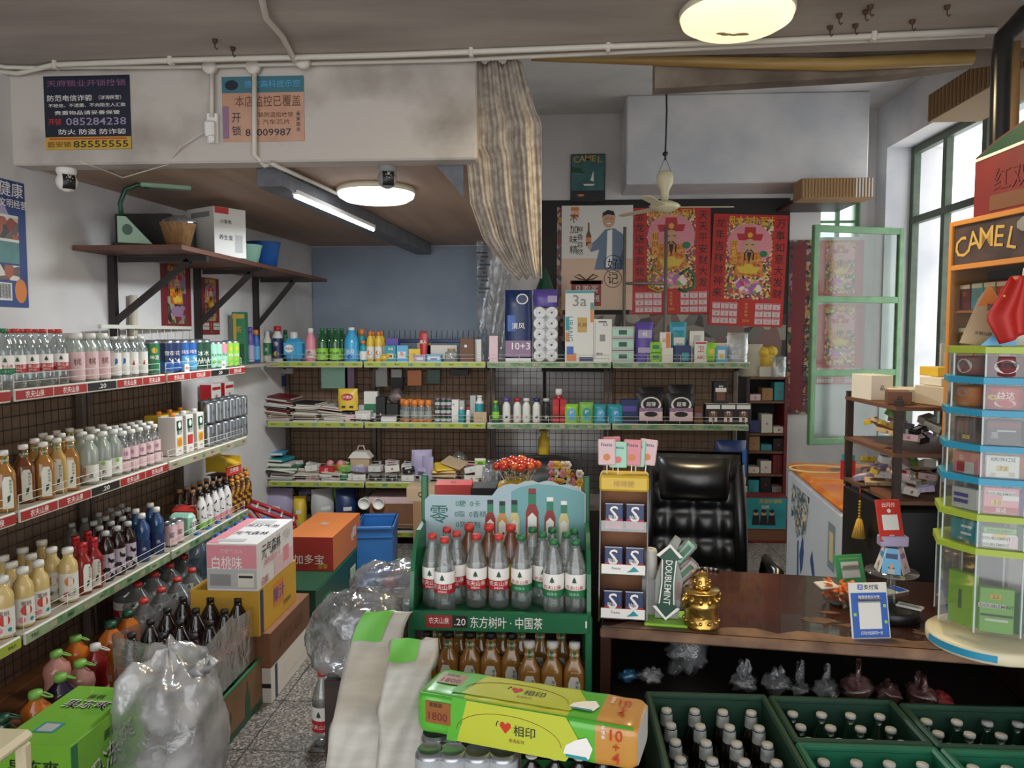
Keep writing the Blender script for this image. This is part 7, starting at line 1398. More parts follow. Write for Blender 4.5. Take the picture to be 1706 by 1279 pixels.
# camel picture box
c_, w_, h_ = onback(951, 257, 1008, 336, YB - .05); mat('sea_green', '2f5a5c', .5, col2='3e7470', scale=6); t = thing('picture_box', 'dark green picture box with CAMEL lettering and a small sailing boat', 'picture', (c_.x, YB - .051, c_.z), 0)
mb = MB().box((0, .025, 0), (w_, .05, h_), 'dark', b=.003); M = FR(0, 0, 0); mb.rect(0, h_ * .1, w_ * .96, h_ * .76, 'sea_green', M).flat([(-w_ * .48, h_ * .12), (-w_ * .1, h_ * .1), (-w_ * .2, h_ * .2), (-w_ * .48, h_ * .24)], 'dgreen', M, .001).rect(0, -h_ * .36, w_ * .96, h_ * .2, 'ink', M, .001)
for i, ch_ in enumerate('CAMEL'): mb.text(ch_, .075, 'camel_gold', M @ Matrix.Translation((-w_ * .34 + i * w_ * .17, h_ * (.36 + (.03, .045, .05, .045, .03)[i]), 0)), z=.002)
mb.flat([(.02, -.02), (.05, -.03), (.045, .06)], 'print_white', M, .002).flat([(-.04, -.05), (.06, -.05), (.045, -.065), (-.03, -.065)], 'print_white', M, .002).disc(-w_ * .2, -h_ * .36, .03, .01, 'orange', M, .0018); mb.build('picture_face', t)
# signs on the beam
def bsign(px0, py0, px1, py1, name, lab, fn):
    a, b = WY(px0, py0, YL), WY(px1, py1, YL); mb = MB(); w_ = b.x - a.x; h_ = a.z - b.z; fn(mb, FR(0, 0, 0), w_, h_); o = mb.build(name); put(o, ((a.x + b.x) / 2, YL - .0035, (a.z + b.z) / 2), 0, lab, 'sign')
mat('navy_sign', '1f2436', .45, noise=.2, scale=9); mat('sign_pink', 'c99d84', .5, col2='b98b73', scale=6); mat('sign_teal', '3d6f7c', .5); mat('sign_lilac', '8b5f80', .5); mat('sign_yel', 'c4a23c', .5)
def s1(mb, M, w_, h_):
    mb.box((0, 0, 0), (w_, .003, h_), 'navy_sign'); t_ = lambda y: M @ Matrix.Translation((0, h_ * y, .0015))
    mb.text('天府锁业开锁换锁', .05, 'sign_lilac', t_(.40), wid=w_ * .92, hgt=h_ * .09).text('防范电信诈骗', .03, 'print_white', t_(.20) @ Matrix.Translation((-w_ * .2, 0, 0)), wid=w_ * .52, hgt=h_ * .085).text('（详询民警）', .02, 'print_white', t_(.20) @ Matrix.Translation((w_ * .27, 0, 0)), wid=w_ * .26)
    mb.text('不轻信、不透露、不向陌生人汇款', .03, 'print_white', t_(.10), wid=w_ * .9, hgt=h_ * .05).text('贵重物品请妥善保管', .03, 'print_white', t_(0), wid=w_ * .76, hgt=h_ * .055).text('085284238', .04, 'lilac', t_(-.12) @ Matrix.Translation((w_ * .1, 0, 0)), wid=w_ * .7, hgt=h_ * .10).text('开锁', .03, 'red2', t_(-.12) @ Matrix.Translation((-w_ * .38, 0, 0)), wid=w_ * .15).text('防火 防盗 防诈骗', .03, 'print_white', t_(-.26) @ Matrix.Translation((w_ * .05, 0, 0)), wid=w_ * .78, hgt=h_ * .075)
    mb.rect(0, -h_ * .415, w_, h_ * .17, 'sign_yel', M, .0022).text('匠安锁', .03, 'maroon', t_(-.43) @ Matrix.Translation((-w_ * .33, 0, .002)), wid=w_ * .27, hgt=h_ * .08).text('85555555', .04, 'ink', t_(-.43) @ Matrix.Translation((w_ * .15, 0, .002)), wid=w_ * .64, hgt=h_ * .09).rect(0, -h_ * .355, w_ * .9, h_ * .02, 'red2', M, .0026)
bsign(73, 128, 220, 248, 'beam_sign', 'navy locksmith and fraud-warning sign with 85555555 on a yellow foot', s1)
def s2(mb, M, w_, h_):
    mb.box((0, 0, 0), (w_, .003, h_), 'sign_pink'); t_ = lambda y, x=0: M @ Matrix.Translation((w_ * x, h_ * y, .0015))
    mb.rect(0, h_ * .375, w_, h_ * .25, 'sign_teal', M, .0022).disc(-w_ * .38, h_ * .37, .03, .022, 'navy_sign', M, .003).text('德安高科提示您', .03, 'lblue', t_(.38, .12) @ Matrix.Translation((0, 0, .002)), wid=w_ * .68, hgt=h_ * .11).text('本店监控已覆盖', .05, 'brown', t_(.12, .06), wid=w_ * .8, hgt=h_ * .17)
    mb.text('开', .05, 'navy_sign', t_(-.13, -.33), hgt=h_ * .15, wid=w_ * .11).text('锁', .05, 'navy_sign', t_(-.33, -.33), hgt=h_ * .15, wid=w_ * .11).text('安装防盗指纹锁', .03, 'brown', t_(-.09, .12), wid=w_ * .5, hgt=h_ * .08).text('配 汽车芯片', .03, 'brown', t_(-.2, .1), wid=w_ * .45, hgt=h_ * .08).text('83009987', .04, 'navy_sign', t_(-.36, .06), wid=w_ * .56, hgt=h_ * .11).rect(-w_ * .46, -h_ * .2, w_ * .08, h_ * .5, 'mauve', M, .0024)
    mb.text('备案服务', .02, 'navy_sign', t_(-.2, .43), vert=True)
bsign(370, 129, 508, 235, 'beam_sign', 'pink and teal surveillance notice with 83009987 on the beam', s2)
# posters on the left wall
wang = math.atan2(.0873, 1)
def onleft(px0, py0, px1, py1, off=.006):
    a, b = wallq(px0, py0), wallq(px1, py1); L_ = math.hypot(b.x - a.x, b.y - a.y); c = (a + b) / 2; c.x += off; return c, L_, abs(wallq((px0 + px1) / 2, py0).z - wallq((px0 + px1) / 2, py1).z)
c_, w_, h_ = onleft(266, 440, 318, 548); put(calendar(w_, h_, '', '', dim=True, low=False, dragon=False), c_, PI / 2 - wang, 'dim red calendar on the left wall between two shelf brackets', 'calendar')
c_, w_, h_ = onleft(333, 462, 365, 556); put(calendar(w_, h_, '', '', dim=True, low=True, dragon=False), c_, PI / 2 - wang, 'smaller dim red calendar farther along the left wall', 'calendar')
c_, w_, h_ = onleft(-60, 290, 46, 505); mat('poster_blue', '27407a', .5); mat('poster_teal', '5f8f8c', .5, noise=.3, scale=9); speck('poster_food', '6a5348', ['a3563a', 'c9a98a', '3c3a36', '8d3a2e', 'd4cfc4'], 22)
mb = MB().box((0, .002, 0), (w_, .004, h_), 'poster_blue'); M = FR(0, 0, 0); mb.rect(-.02, h_ * .12, w_ * .84, h_ * .17, 'poster_food', M).rect(-.02, -h_ * .07, w_ * .84, h_ * .17, 'poster_teal', M).rect(-.02, -h_ * .23, w_ * .84, h_ * .12, 'poster_food', M).flat([(-w_ * .44, h_ * .22), (w_ * .2, h_ * .22), (w_ * .05, h_ * .36), (-w_ * .3, h_ * .42)], 'lilac', M).rect(-w_ * .1, -h_ * .38, w_ * .6, h_ * .14, 'offwhite', M).disc(w_ * .36, -h_ * .37, .035, .055, 'orange', M)
for k in range(4): mb.text('安全用电注意事项说明', .02, 'ink', M @ Matrix.Translation((-w_ * .1, -h_ * (.335 + .028 * k), 0)), z=.002, wid=w_ * .54)
mb.text('健康', .07, 'print_white', M @ Matrix.Translation((w_ * .25, h_ * .43, 0)), z=.0014).text('文明经营', .04, 'print_white', M @ Matrix.Translation((w_ * .28, h_ * .32, 0)), z=.0014).rect(-.02, h_ * .215, w_ * .84, .012, 'offwhite', M, .002).rect(-.02, h_ * .025, w_ * .84, .012, 'offwhite', M, .002)
put(mb.build('info_poster'), c_, PI / 2 - wang, 'blue information poster with food pictures on the left wall', 'poster')
# ---------------------------------------------------------------- curtain
mat('curtain', 'a89e91', .6, col2='90857a', scale=28, detail=4, ramp=(.42, .58), bump=.3)
LT_ = [(97, 767), (150, 766), (244, 764), (256, 775), (335, 781), (396, 803), (446, 841), (462, 862)]; RT_ = [(97, 868), (180, 892), (202, 902), (462, 903)]
def itp(tb_, y):
    for (y0, x0), (y1, x1) in zip(tb_, tb_[1:]):
        if y <= y1: return x0 + (x1 - x0) * max(0, (y - y0)) / (y1 - y0)
    return tb_[-1][1]
def cur(u, v):
    y = 97 + 365 * v; a = WY(itp(LT_, y), y, 3.42); b = WY(itp(RT_, y), y, 3.42); p = a.lerp(b, u)
    u2 = u + .02 * math.sin(v * 6); p.y += .0045 * math.sin(u2 * 95 + 1.2 * math.sin(v * 3)) + .016 * math.sin(u2 * 21 + v) * (.5 + .5 * u) + .04 * math.sin(u * 3 + v * 2); p.z -= .01 * math.sin(u * 20); return p
ct_ = MB().surf(cur, 110, 40, 'curtain', th=.002); tag(ct_.build('curtain'), 'beige patterned curtain gathered at the end of the beam', 'curtain')
p = WY(772, 256, 3.5); tag(MB().prism([(0, 0), (-.13, 0), (0, -.15)], .02, 'steel_grey', FR(p.x, 3.52, ZS - .002)).build('bracket_plate'), 'grey triangular steel plate under the beam beside the curtain', 'plate')
# clear film hanging in the alcove opening
a, b = WY(794, 412, 6.35), WY(852, 600, 6.35); t = thing('hanging_film', 'clear crinkled plastic film hanging with dark printed bars', 'film', (0, 0, 0))
MB().surf(lambda u, v: (a.x + (b.x - a.x) * u, 6.35 + .03 * math.sin(u * 9 + v * 5), ZS - .002 + (b.z - ZS) * v), 16, 16, 'bag_film').build('film_sheet', t); mb = MB()
for k in range(11): mb.box((a.x + .05 + .02 * (k % 2), 6.30, a.z - .05 - k * .032), (.09 - .03 * (k % 3), .003, .012), 'ink', T(0, 0, 0))
mb.build('printed_bars', t)
# two cameras
def dome_cam(lab, c, r, mt, rz=0, tilt=.4):
    t = thing('security_camera', lab, 'camera', c, rz); MB().lathe([(r * .8, -r * .9), (r * .95, -r * .5), (r * .9, 0)], mt, 20).build('mount', t); MB().ball((0, 0, -r * 1.5), r, mt, 20).build('camera_ball', t)
    M = T(0, 0, -r * 1.5, .25, -.15); f = MB().surf(lambda u, v: M @ Vector((r * 1.02 * math.sin((u - .5) * 1.2), -r * 1.02 * math.cos((u - .5) * 1.2) * math.cos((v - .5) * 2), r * 1.02 * math.sin((v - .5) * 2))), 10, 10, 'black'); f.ball(M @ Vector((0, -r * 1.0, r * .2)), r * .14, 'lgrey', 8)
    for k in range(6): f.ball(M @ Vector((r * .26 * math.cos(k), -r * .99, r * .1 + r * .3 * math.sin(k))), r * .05, 'print_white', 6)
    f.build('black_face', t)
pc = WY(110, 268, 3.46); dome_cam('white dome security camera hanging at the left end of the beam', (pc.x, 3.46, ZS - .001), .046, 'print_white', .6); pc = WZ(645, 273, ZS); dome_cam('grey security camera under the alcove soffit beside the round lamp', (pc.x, pc.y, ZS - .001), .044, 'grey', .1)
# ---------------------------------------------------------------- bracket shelf on the left wall
zs = 2.03; xf_ = -1.86; t = thing('wall_shelf', 'long brown wall shelf on black brackets, left wall', 'shelf', (0, 0, 0)); mat('shelf_brown', '6a4436', .55, noise=.25, scale=4, stretch=(4, .5, 4)); mat('bracket_black', '241c1c', .5)
pl_ = [(wallx(3.72) + .01, 3.72), (xf_, 3.72), (xf_, 6.1), (wallx(6.1) + .01, 6.1)]; MB().prism(pl_, .024, 'shelf_brown', T(0, 0, zs - .012)).build('shelf_board', t)
for y, ln in ((4.0, 0), (4.82, 0), (5.6, 0)):
    xw = wallx(y) + .022; b_ = MB().box((xw, y, zs - .34), (.035, .035, .66), 'bracket_black').box(((xw + xf_ + .04) / 2, y, zs - .032), (xf_ - .04 - xw, .03, .03), 'bracket_black'); bar(b_, (xw + .01, y, zs - .36), (xf_ - .10, y, zs - .04), .03, .03, 'bracket_black'); b_.build('bracket', t)
def WS(px, dy=.12): p = along(px, lambda x: Vector((x, 3.72 + dy, zs + .06)), -2.42, -1.2); return Vector((p, 3.72 + dy, zs + .0125))
def WF(px, dx=.10): y = along(px, lambda y: Vector((xf_ - dx, y, zs + .06)), 3.7, 6.2); return Vector((xf_ - dx, y, zs + .0125))
mat('lamp_green', '8fae94', .4); t = thing('desk_fan', 'pale green desk lamp with a curved neck on the wall shelf', 'lamp', WS(222, .12), .5)
t.name = 'desk_lamp'
MB().box((0, 0, .008), (.19, .13, .016), 'dark', b=.005).prism([(-.07, .016), (.09, .016), (.05, .06), (-.03, .15), (-.07, .15)], .08, 'lamp_green', FR(0, .04, 0)).disc(-.025, .085, .024, .028, 'dgreen', FR(0, -.0405, 0)).build('lamp_base', t)
MB().tube([(-.05, 0, .14), (-.055, 0, .22), (-.03, 0, .29), (.03, 0, .32), (.08, 0, .31)], .012, 'dgreen', 8).build('neck', t); MB().box((.16, 0, .32), (.24, .06, .025), 'lamp_green', T(0, 0, 0), b=.006).build('lamp_shade', t)
mat('basket_wood', '8c6840', .6, col2='6e4d2e', scale=12, stretch=(6, 6, 1)); t = thing('wooden_basket', 'round wooden basket with crumpled plastic on the wall shelf', 'basket', WS(297, .10)); MB().lathe([(.055, 0), (.085, .11), (.088, .115), (.08, .115), (.05, .01), (0, .01)], 'basket_wood', 24).build('basket_body', t); MB().ball((0, 0, .12), .06, 'bag_film', 12, jit=.7, sc=(1.1, 1, .6)).build('crumpled_plastic', t)
pw = WF(355, .16); o = carton('appliance_box', .21, .26, .28, 'offwhite', [('小家电', .025, 'ink', -.03, .06), ('养生壶', .03, 'ink', -.03, -.03)], patches=[(-.055, .12, .09, .035, 'red2'), (.055, -.06, .05, .10, 'lgrey')], spatches=[(0, .1, .18, .03, 'grey')], sidep=()); put(o, WF(362, .14), PI / 2 - .55, 'white appliance carton with a red corner label on the wall shelf', 'carton')
t = MB().lathe([(.07, 0), (.10, .12), (.105, .13), (.095, .13), (.065, .01), (0, .01)], 'mint', 24).build('basin'); put(t, WF(410, .16), 0, 'pale teal plastic basin beside the white carton', 'basin')
t = MB().lathe([(.08, 0), (.11, .17), (.115, .18), (.105, .18), (.075, .01), (0, .01)], 'blue', 24).build('bucket'); put(t, WF(440, .15), 0, 'blue plastic bucket at the far part of the wall shelf', 'bucket')
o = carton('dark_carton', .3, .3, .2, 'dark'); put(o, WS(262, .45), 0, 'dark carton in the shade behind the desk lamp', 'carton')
tag(MB().tube([wallq(213, 492) + Vector((.03, 0, 0)), wallq(214, 585) + Vector((.03, 0, 0))], .022, 'paper2', 8).build('wrapped_pipe'), 'beige wrapped pipe stub below the first shelf bracket', 'pipe')
# ---------------------------------------------------------------- fan and ladder
fp = WY(1108, 283, 5.0); fz_ = lambda py: WY(1108, py, 5.0).z
mat('fan_cream', 'd6ceac', .4); t = thing('ceiling_fan', 'cream ceiling fan hung from a knotted black wire', 'fan', (fp.x, 5.0, fz_(345)))
h0 = fz_(288) - fz_(345); MB().tube([(.006, 0, ZH - fz_(345) - .002), (-.004, 0, .9), (.006, 0, .6), (0, 0, h0 + .08)], .006, 'black', 6).ball((0, 0, h0 + .12), .016, 'black', 8, jit=.6).tube([(0, 0, h0 + .1), (-.04, 0, h0 + .0)], .003, 'grey', 5).tube([(0, 0, h0 + .1), (.04, 0, h0)], .003, 'grey', 5).build('wire', t)
MB().lathe([(.02, h0 + .012), (.045, h0), (.055, h0 - .03), (.05, h0 - .07), (.028, h0 - .11), (.022, .045), (.03, .04), (.05, .035), (.085, .02), (.10, .005), (.08, -.012), (.04, -.03), (0, -.035)], 'fan_cream', 28).build('motor_housing', t)
for a in (.04, 2.2, 4.3):
    M = Matrix.Rotation(a, 4, 'Z') @ Matrix.Rotation(.12, 4, 'X'); MB().box((.20, 0, .0), (.28, .065, .004), 'fan_cream', M, b=.0015).prism([(.33, -.033), (.42, -.028), (.44, 0), (.42, .028), (.33, .033)], .004, 'fan_cream', M @ T(0, 0, -.002)).build('blade', t)
mat('ladder_metal', '8a8078', .4, metal=.4); a = WY(1041, 378, 6.42); b = WY(1110, 378, 6.42); zz0 = WY(1041, 580, 6.42).z; t = thing('step_ladder', 'thin metal ladder frame standing behind the shelf goods', 'ladder', (0, 0, 0))
for p_ in (a, b): MB().tube([(p_.x, 6.42, p_.z), (p_.x, 6.42, .001)], .014, 'ladder_metal', 8).build('rail', t)
for py in (472, 566, 660, 760): z = WY(1041, py, 6.42).z; MB().tube([(a.x, 6.42, z), (b.x, 6.42, z)], .012, 'ladder_metal', 8).build('rung', t)
tag(MB().lathe([(.0, .22), (.03, .16), (.075, .04), (.08, 0)], 'dgreen', 10, cap=False, smooth=False).build('folded_umbrella', loc=(WY(908, 490, 6.3).x, 6.3, WY(908, 490, 6.3).z)), 'dark green folded umbrella tip behind the toilet rolls', 'umbrella')
tag(MB().lathe([(.012, 0), (.012, WY(908, 490, 6.3).z)], 'dark', 8).build('umbrella_pole', loc=(WY(908, 490, 6.3).x, 6.3, .001)), 'dark pole standing under the folded umbrella', 'pole')
# ---------------------------------------------------------------- corrugated pelmets, open sash
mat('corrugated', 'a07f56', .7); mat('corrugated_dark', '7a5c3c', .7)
def pelmet(name, x0, x1, y0, y1, z0, z1, face, lab):
    mb = MB().box(((x0 + x1) / 2, (y0 + y1) / 2, (z0 + z1) / 2), (x1 - x0, y1 - y0, z1 - z0), 'corrugated')
    if face == 'y':
        n = int((x1 - x0) / .022)
        for i in range(n): mb.box((x0 + (i + .5) * (x1 - x0) / n, y0 - .003, (z0 + z1) / 2), (.010, .008, z1 - z0 - .01), 'corrugated' if i < n * .7 else 'offwhite')
    else:
        n = int((y1 - y0) / .022)
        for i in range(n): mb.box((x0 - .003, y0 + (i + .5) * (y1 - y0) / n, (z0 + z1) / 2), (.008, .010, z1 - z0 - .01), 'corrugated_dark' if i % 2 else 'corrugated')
    tag(mb.build(name), lab, 'pelmet')
a, b = WY(1336, 297, 5.98), WY(1455, 329, 5.98); pelmet('corrugated_box', a.x, b.x, 5.98, 6.19, b.z, a.z, 'y', 'corrugated brown pelmet box above the small rear window')
tag(MB().box(((a.x + b.x) / 2, 6.445, b.z + .02), (b.x - a.x - .02, .50, .03), 'dark_wood').build('pelmet_bracket'), 'dark wooden bearer holding the rear corrugated pelmet to the wall', 'bearer')
a, b = WX(1548, 158, 2.32), WX(1548, 203, 2.32); pelmet('corrugated_box', 2.32, XR - .004, 4.0, a.y, b.z, a.z, 'x', 'corrugated brown pelmet box above the tall side window')
t = thing('window_sash', 'green framed window sash standing open into the room', 'window', (1.90, 5.95, 0), math.atan2(.25, .76)); sw_ = math.hypot(.76, .25)
zs_ = [WY(1350, y, 5.95).z for y in (380, 498, 622, 736)]
fr = MB(); 
for x in (.02, sw_ - .02): fr.box((x, 0, (zs_[0] + zs_[3]) / 2), (.045, .04, zs_[0] - zs_[3] + .05), 'sash_green', b=.005)
for z in zs_: fr.box((sw_ / 2, 0, z), (sw_ - .04, .036, .05), 'sash_green', b=.005)
fr.build('sash_frame', t)
for z0, z1 in zip(zs_[1:], zs_): MB().box((sw_ / 2, 0, (z0 + z1) / 2), (sw_ - .085, .004, z1 - z0 - .05), 'dusty_glass').build('pane', t)
# ---------------------------------------------------------------- narrow shelf at the rear right
nx0, nx1 = WY(1246, 700, 6.2).x, WY(1310, 700, 6.2).x; t = thing('narrow_shelf', 'narrow dark shelf beside the rear corner scroll', 'shelf', (0, 0, 0)); zt3 = WY(1280, 628, 6.2).z
for x in (nx0, nx1): MB().box((x, 6.36, zt3 / 2), (.025, .30, zt3), 'dark_wood' if x == nx0 else 'maroon').build('side_panel', t)
lv3 = [zt3] + [WY(1280, y, 6.2).z for y in (668, 722, 752, 790, 822)]
for z in lv3: MB().box(((nx0 + nx1) / 2, 6.36, z - .01), (nx1 - nx0 - .03, .29, .018), 'brown').build('shelf_board', t)
MB().box(((nx0 + nx1) / 2, 6.505, zt3 / 2), (nx1 - nx0, .01, zt3), 'dark').build('back_board', t)
cc_ = ['lpink', 'offwhite', 'dblue', 'ink', 'kraft', 'maroon', 'paper', 'grey', 'teal']
for li, z in enumerate(lv3[1:]):
    gap = (lv3[li] - z) - .03
    for i in range(3):
        w_ = .085; m = cc_[(li * 2 + i * 4) % 9]; o = carton('shelf_box', w_, .12, min(gap, .05 + .05 * ((i + li) % 3)), m, [('盒', .02, 'red', 0, 0)]); nm = dict(lpink='pale pink', offwhite='white', dblue='navy', ink='black', kraft='kraft', maroon='maroon', paper='cream', grey='grey', teal='teal')[m]
        put(o, (nx0 + .065 + i * (nx1 - nx0 - .11) / 2, 6.30, z + .0003), 0, f'{nm} box, {nth(i, 3)} from the left, {ORD[li]} level of the narrow rear shelf', 'box', 'boxes on the narrow rear shelf')
o = pouch('paper_bag', .20, .26, .12, 'paper2', flat_top=True); put(o, (nx0 + .04, 6.32, zt3 + .0003), .1, 'beige open paper bag on top of the narrow shelf', 'bag')
o = MB().ball((-.03, 0, .19), .05, 'yellow', 12).ball((.035, 0, .2), .045, 'yellow', 12).ball((0, 0, .12), .07, 'yellow', 12, sc=(1, .7, 1.1)).box((0, 0, .04), (.15, .1, .08), 'paper').build('yellow_toy'); put(o, (nx1 - .13, 6.30, zt3 + .0003), 0, 'yellow plush toy on top of the narrow shelf', 'toy')
o = pouch('film_bag', .12, .16, .08, 'film'); put(o, (nx1 - .06, 6.24, zt3 + .0003), 0, 'clear film bag in front of the yellow plush toy', 'bag')
# printed carton at its foot
p = WY(1272, 892, 5.95); o = carton('printed_carton', .33, .16, .36, 'maroon', [('开运好滋味', .035, 'yellow', .04, .145), ('招牌', .03, 'print_white', -.0, .1)], patches=[(0, .05, .32, .24, 'teal'), (0, -.12, .32, .08, 'brown')]); M = FR(0, -.081, .18); mb = MB()
for x in (-.07, -.01, .05): mb.disc(x, .055, .018, .022, 'skin', M, .003, 12).flat([(x - .03, -.04), (x + .03, -.04), (x + .022, .035), (x - .022, .035)], 'ink', M, .0026).disc(x, .068, .019, .014, 'hair', M, .0034, 10)
mb.build('printed_people', o); put(o, (p.x, 6.0, .0005), 0, 'teal and maroon printed carton with three people, on the floor', 'carton')
# blue bag and yellow boxes near the shelf end
o = pouch('blue_bag', .235, .33, .12, 'dblue', [('米', .05, 'silver', 0, .0)], [('o', 0, .0, .06, .035, 'grey'), ('o', 0, .0, .052, .028, 'dblue'), (0, -.13, .21, .06, 'pink'), (.09, 0, .03, .2, 'blue')], True); put(o, BSH(1216, .07, 2), 0, 'navy and pink rice bag on the third back shelf', 'bag')
o = carton('plain_carton', .3, .2, .13, 'kraft2'); put(o, BSH(1160, .12, 2), 0, 'plain brown carton under the yellow boxes', 'carton')
for i, (px, dz, rz) in enumerate(((1175, .1305, .1), (1190, .131, -.2))): o = carton('yellow_box', .19 if i == 0 else .11, .08, .055, 'yellow', [('黄', .02, 'orange', 0, 0)]); put(o, BSH(px - (8 if i == 0 else -4), .06 + .0 * i, 2, BZ[2] + dz), rz, ['long yellow box on the brown carton behind the chair', 'short yellow box beside the long one behind the chair'][i], 'box', 'yellow boxes')
# ---------------------------------------------------------------- snack rack between freezer and cabinet
t = thing('snack_rack', 'dark snack rack with a black draped base beside the freezer', 'rack', (1.22, 2.85, 0)); RW2, RD2 = .42, .5
MB().box((RW2 / 2, RD2 / 2, .48), (RW2, RD2, .96), 'black', b=.01).build('draped_base', t)
for x in (.015, RW2 - .015):
    for y in (.015, RD2 - .015): MB().box((x, y, 1.16), (.025, .025, .40), 'dark_wood').build('post', t)
for z in (.985, 1.16, 1.33): MB().box((RW2 / 2, RD2 / 2, z), (RW2, RD2, .014), 'brown').build('shelf_board', t)
random.seed(33)
for zq, nm in ((.993, 'lower'), (1.168, 'upper')):
    for i in range(44 if zq < 1 else 22):
        k, p_ = SB[[1, 0, 2, 8, 7, 6, 4, 3][i % 8]]; hh_ = random.random() * .09
        p_.put((1.22 + random.uniform(.03, .36), 2.85 + random.uniform(.03, .46), zq + .008 + hh_), 0, f'small {k} snack pack piled on the {nm} board of the dark rack', f'snack packs on the {nm} rack board, {k} ones', rot=(random.uniform(-.5, .5), random.uniform(-.5, .5), random.uniform(-1.5, 1.5)), scale=.62)
def tr(mb, name, loc, rz, lab, cat): return put(mb.build(name), loc, rz, lab, cat)
for i, (x, y, z, w_, d_, h_, m, rz, lab) in enumerate(((1.50, 2.95, 1.338, .26, .18, .07, 'paper2', .2, 'kraft paper parcel on top of the snack rack'), (1.42, 3.12, 1.338, .24, .16, .05, 'paper', -.2, 'pale paper parcel at the rear of the snack rack top'), (1.50, 2.98, 1.409, .22, .14, .03, 'paper', .1, 'flat cream envelope on the kraft parcel'), (1.52, 3.06, 1.44, .20, .12, .035, 'yellow', .1, 'yellow and green long box topping the parcels'),
    (1.27, 3.2, 1.338, .09, .16, .10, 'paper', .1, 'cream carton at the freezer side of the rack top'), (1.28, 2.98, 1.338, .08, .12, .05, 'brown', -.3, 'brown packet at the near corner of the rack top'), (1.56, 2.92, 1.480, .10, .06, .0, 'paper', 0, ''))):
    if not lab: continue
    o = carton('parcel' if i < 3 else 'box', w_, d_, h_, m, [('品', .02, 'ink', 0, 0)] if i > 3 else ()); put(o, (x, y, z), rz, lab, 'parcel' if i < 3 else 'box')
o = MB().box((0, 0, .09), (.10, .01, .18), 'lgrey', b=.002).rect(0, .0, .08, .10, 'offwhite', FR(0, -.005, .1)).build('notice_frame'); put(o, (1.60, 3.22, 1.338), .1, 'grey framed notice standing at the back of the rack top', 'frame'); o.scale = (1.2, 1, 1.25)
o = pouch('cloth_bag', .16, .30, .09, 'paper2'); put(o, (1.47, 2.79, 1.0), .2, 'beige cloth bag hanging on the front of the snack rack', 'bag'); o = MB().ball((0, 0, 0), .05, 'dblue', 12, jit=.6, sc=(.9, .6, 1.2)).build('blue_cloth'); put(o, (1.53, 2.80, 1.27), 0, 'bundle of blue cloth above the beige bag', 'cloth')
o = MB().box((0, 0, .05), (.05, .05, .10), 'red').box((0, 0, .115), (.045, .045, .03), 'teal').build('juice_box'); put(o, WZ(1413, 750, .85) * 0 + Vector((1.48, 4.0, .8555)), .3, 'small red and teal carton standing on the freezer lid', 'carton')
t = thing('tassel', 'yellow tassel with beads hanging from the snack rack', 'tassel', (1.186, 3.07, .95)); MB().box((.017, 0, .05), (.036, .01, .01), 'black').build('hook', t); MB().tube([(0, 0, .05), (0, 0, 0)], .002, 'red', 4).build('cord', t); mb = MB()
for k in range(6): mb.ball((0, 0, -.008 - k * .012), .006, 'gold', 8)
mb.build('bead', t); mat('tassel_yellow', 'c9a03c', .7); mb = MB().lathe([(.008, -.075), (.010, -.085), (.012, -.10), (.028, -.15), (.024, -.152), (0, -.14)], 'tassel_yellow', 16)
for k in range(14): a_ = k * 2 * PI / 14; mb.tube([(.008 * math.cos(a_), .008 * math.sin(a_), -.08), (.026 * math.cos(a_), .026 * math.sin(a_), -.152)], .0025, 'tassel_yellow', 4)
mb.build('fringe', t)
# red boards standing on the cigarette cabinet
v = CABM @ Vector((wc / 2, .09, zt_ + .001)); mat('board_red', '7a1d1f', .5, noise=.25, scale=7); hB = WY(1610, 255, 2.8).z - zt_
t = thing('display_header', 'dark red curved-top display boards on the cigarette cabinet', 'display', v, an)
mb = MB().prism([(-wc / 2 + .01, 0), (wc / 2, 0), (wc / 2, hB + .05), (0, hB + .04), (-wc * .25, hB + .01), (-wc / 2 + .01, hB - .03)], .04, 'board_red', FR(0, .02, 0)).build('red_board', t)
mb = MB(); M = FR(0, -.021, 0); mb.flat([(-wc / 2 + .012, hB - .035), (wc / 2, hB - .01), (wc / 2, hB + .045), (0, hB + .035), (-wc * .25, hB + .005)], 'dgreen', M).flat([(-wc / 2 + .012, hB - .045), (wc / 2, hB - .02), (wc / 2, hB - .01), (-wc / 2 + .012, hB - .035)], 'print_white', M, .0012).text('红双喜', .08, 'maroon', M @ Matrix.Translation((0, hB * .5, 0))).rect(-.0, .05, wc * .6, .05, 'brown', M, .001); mb.build('printed_band', t)
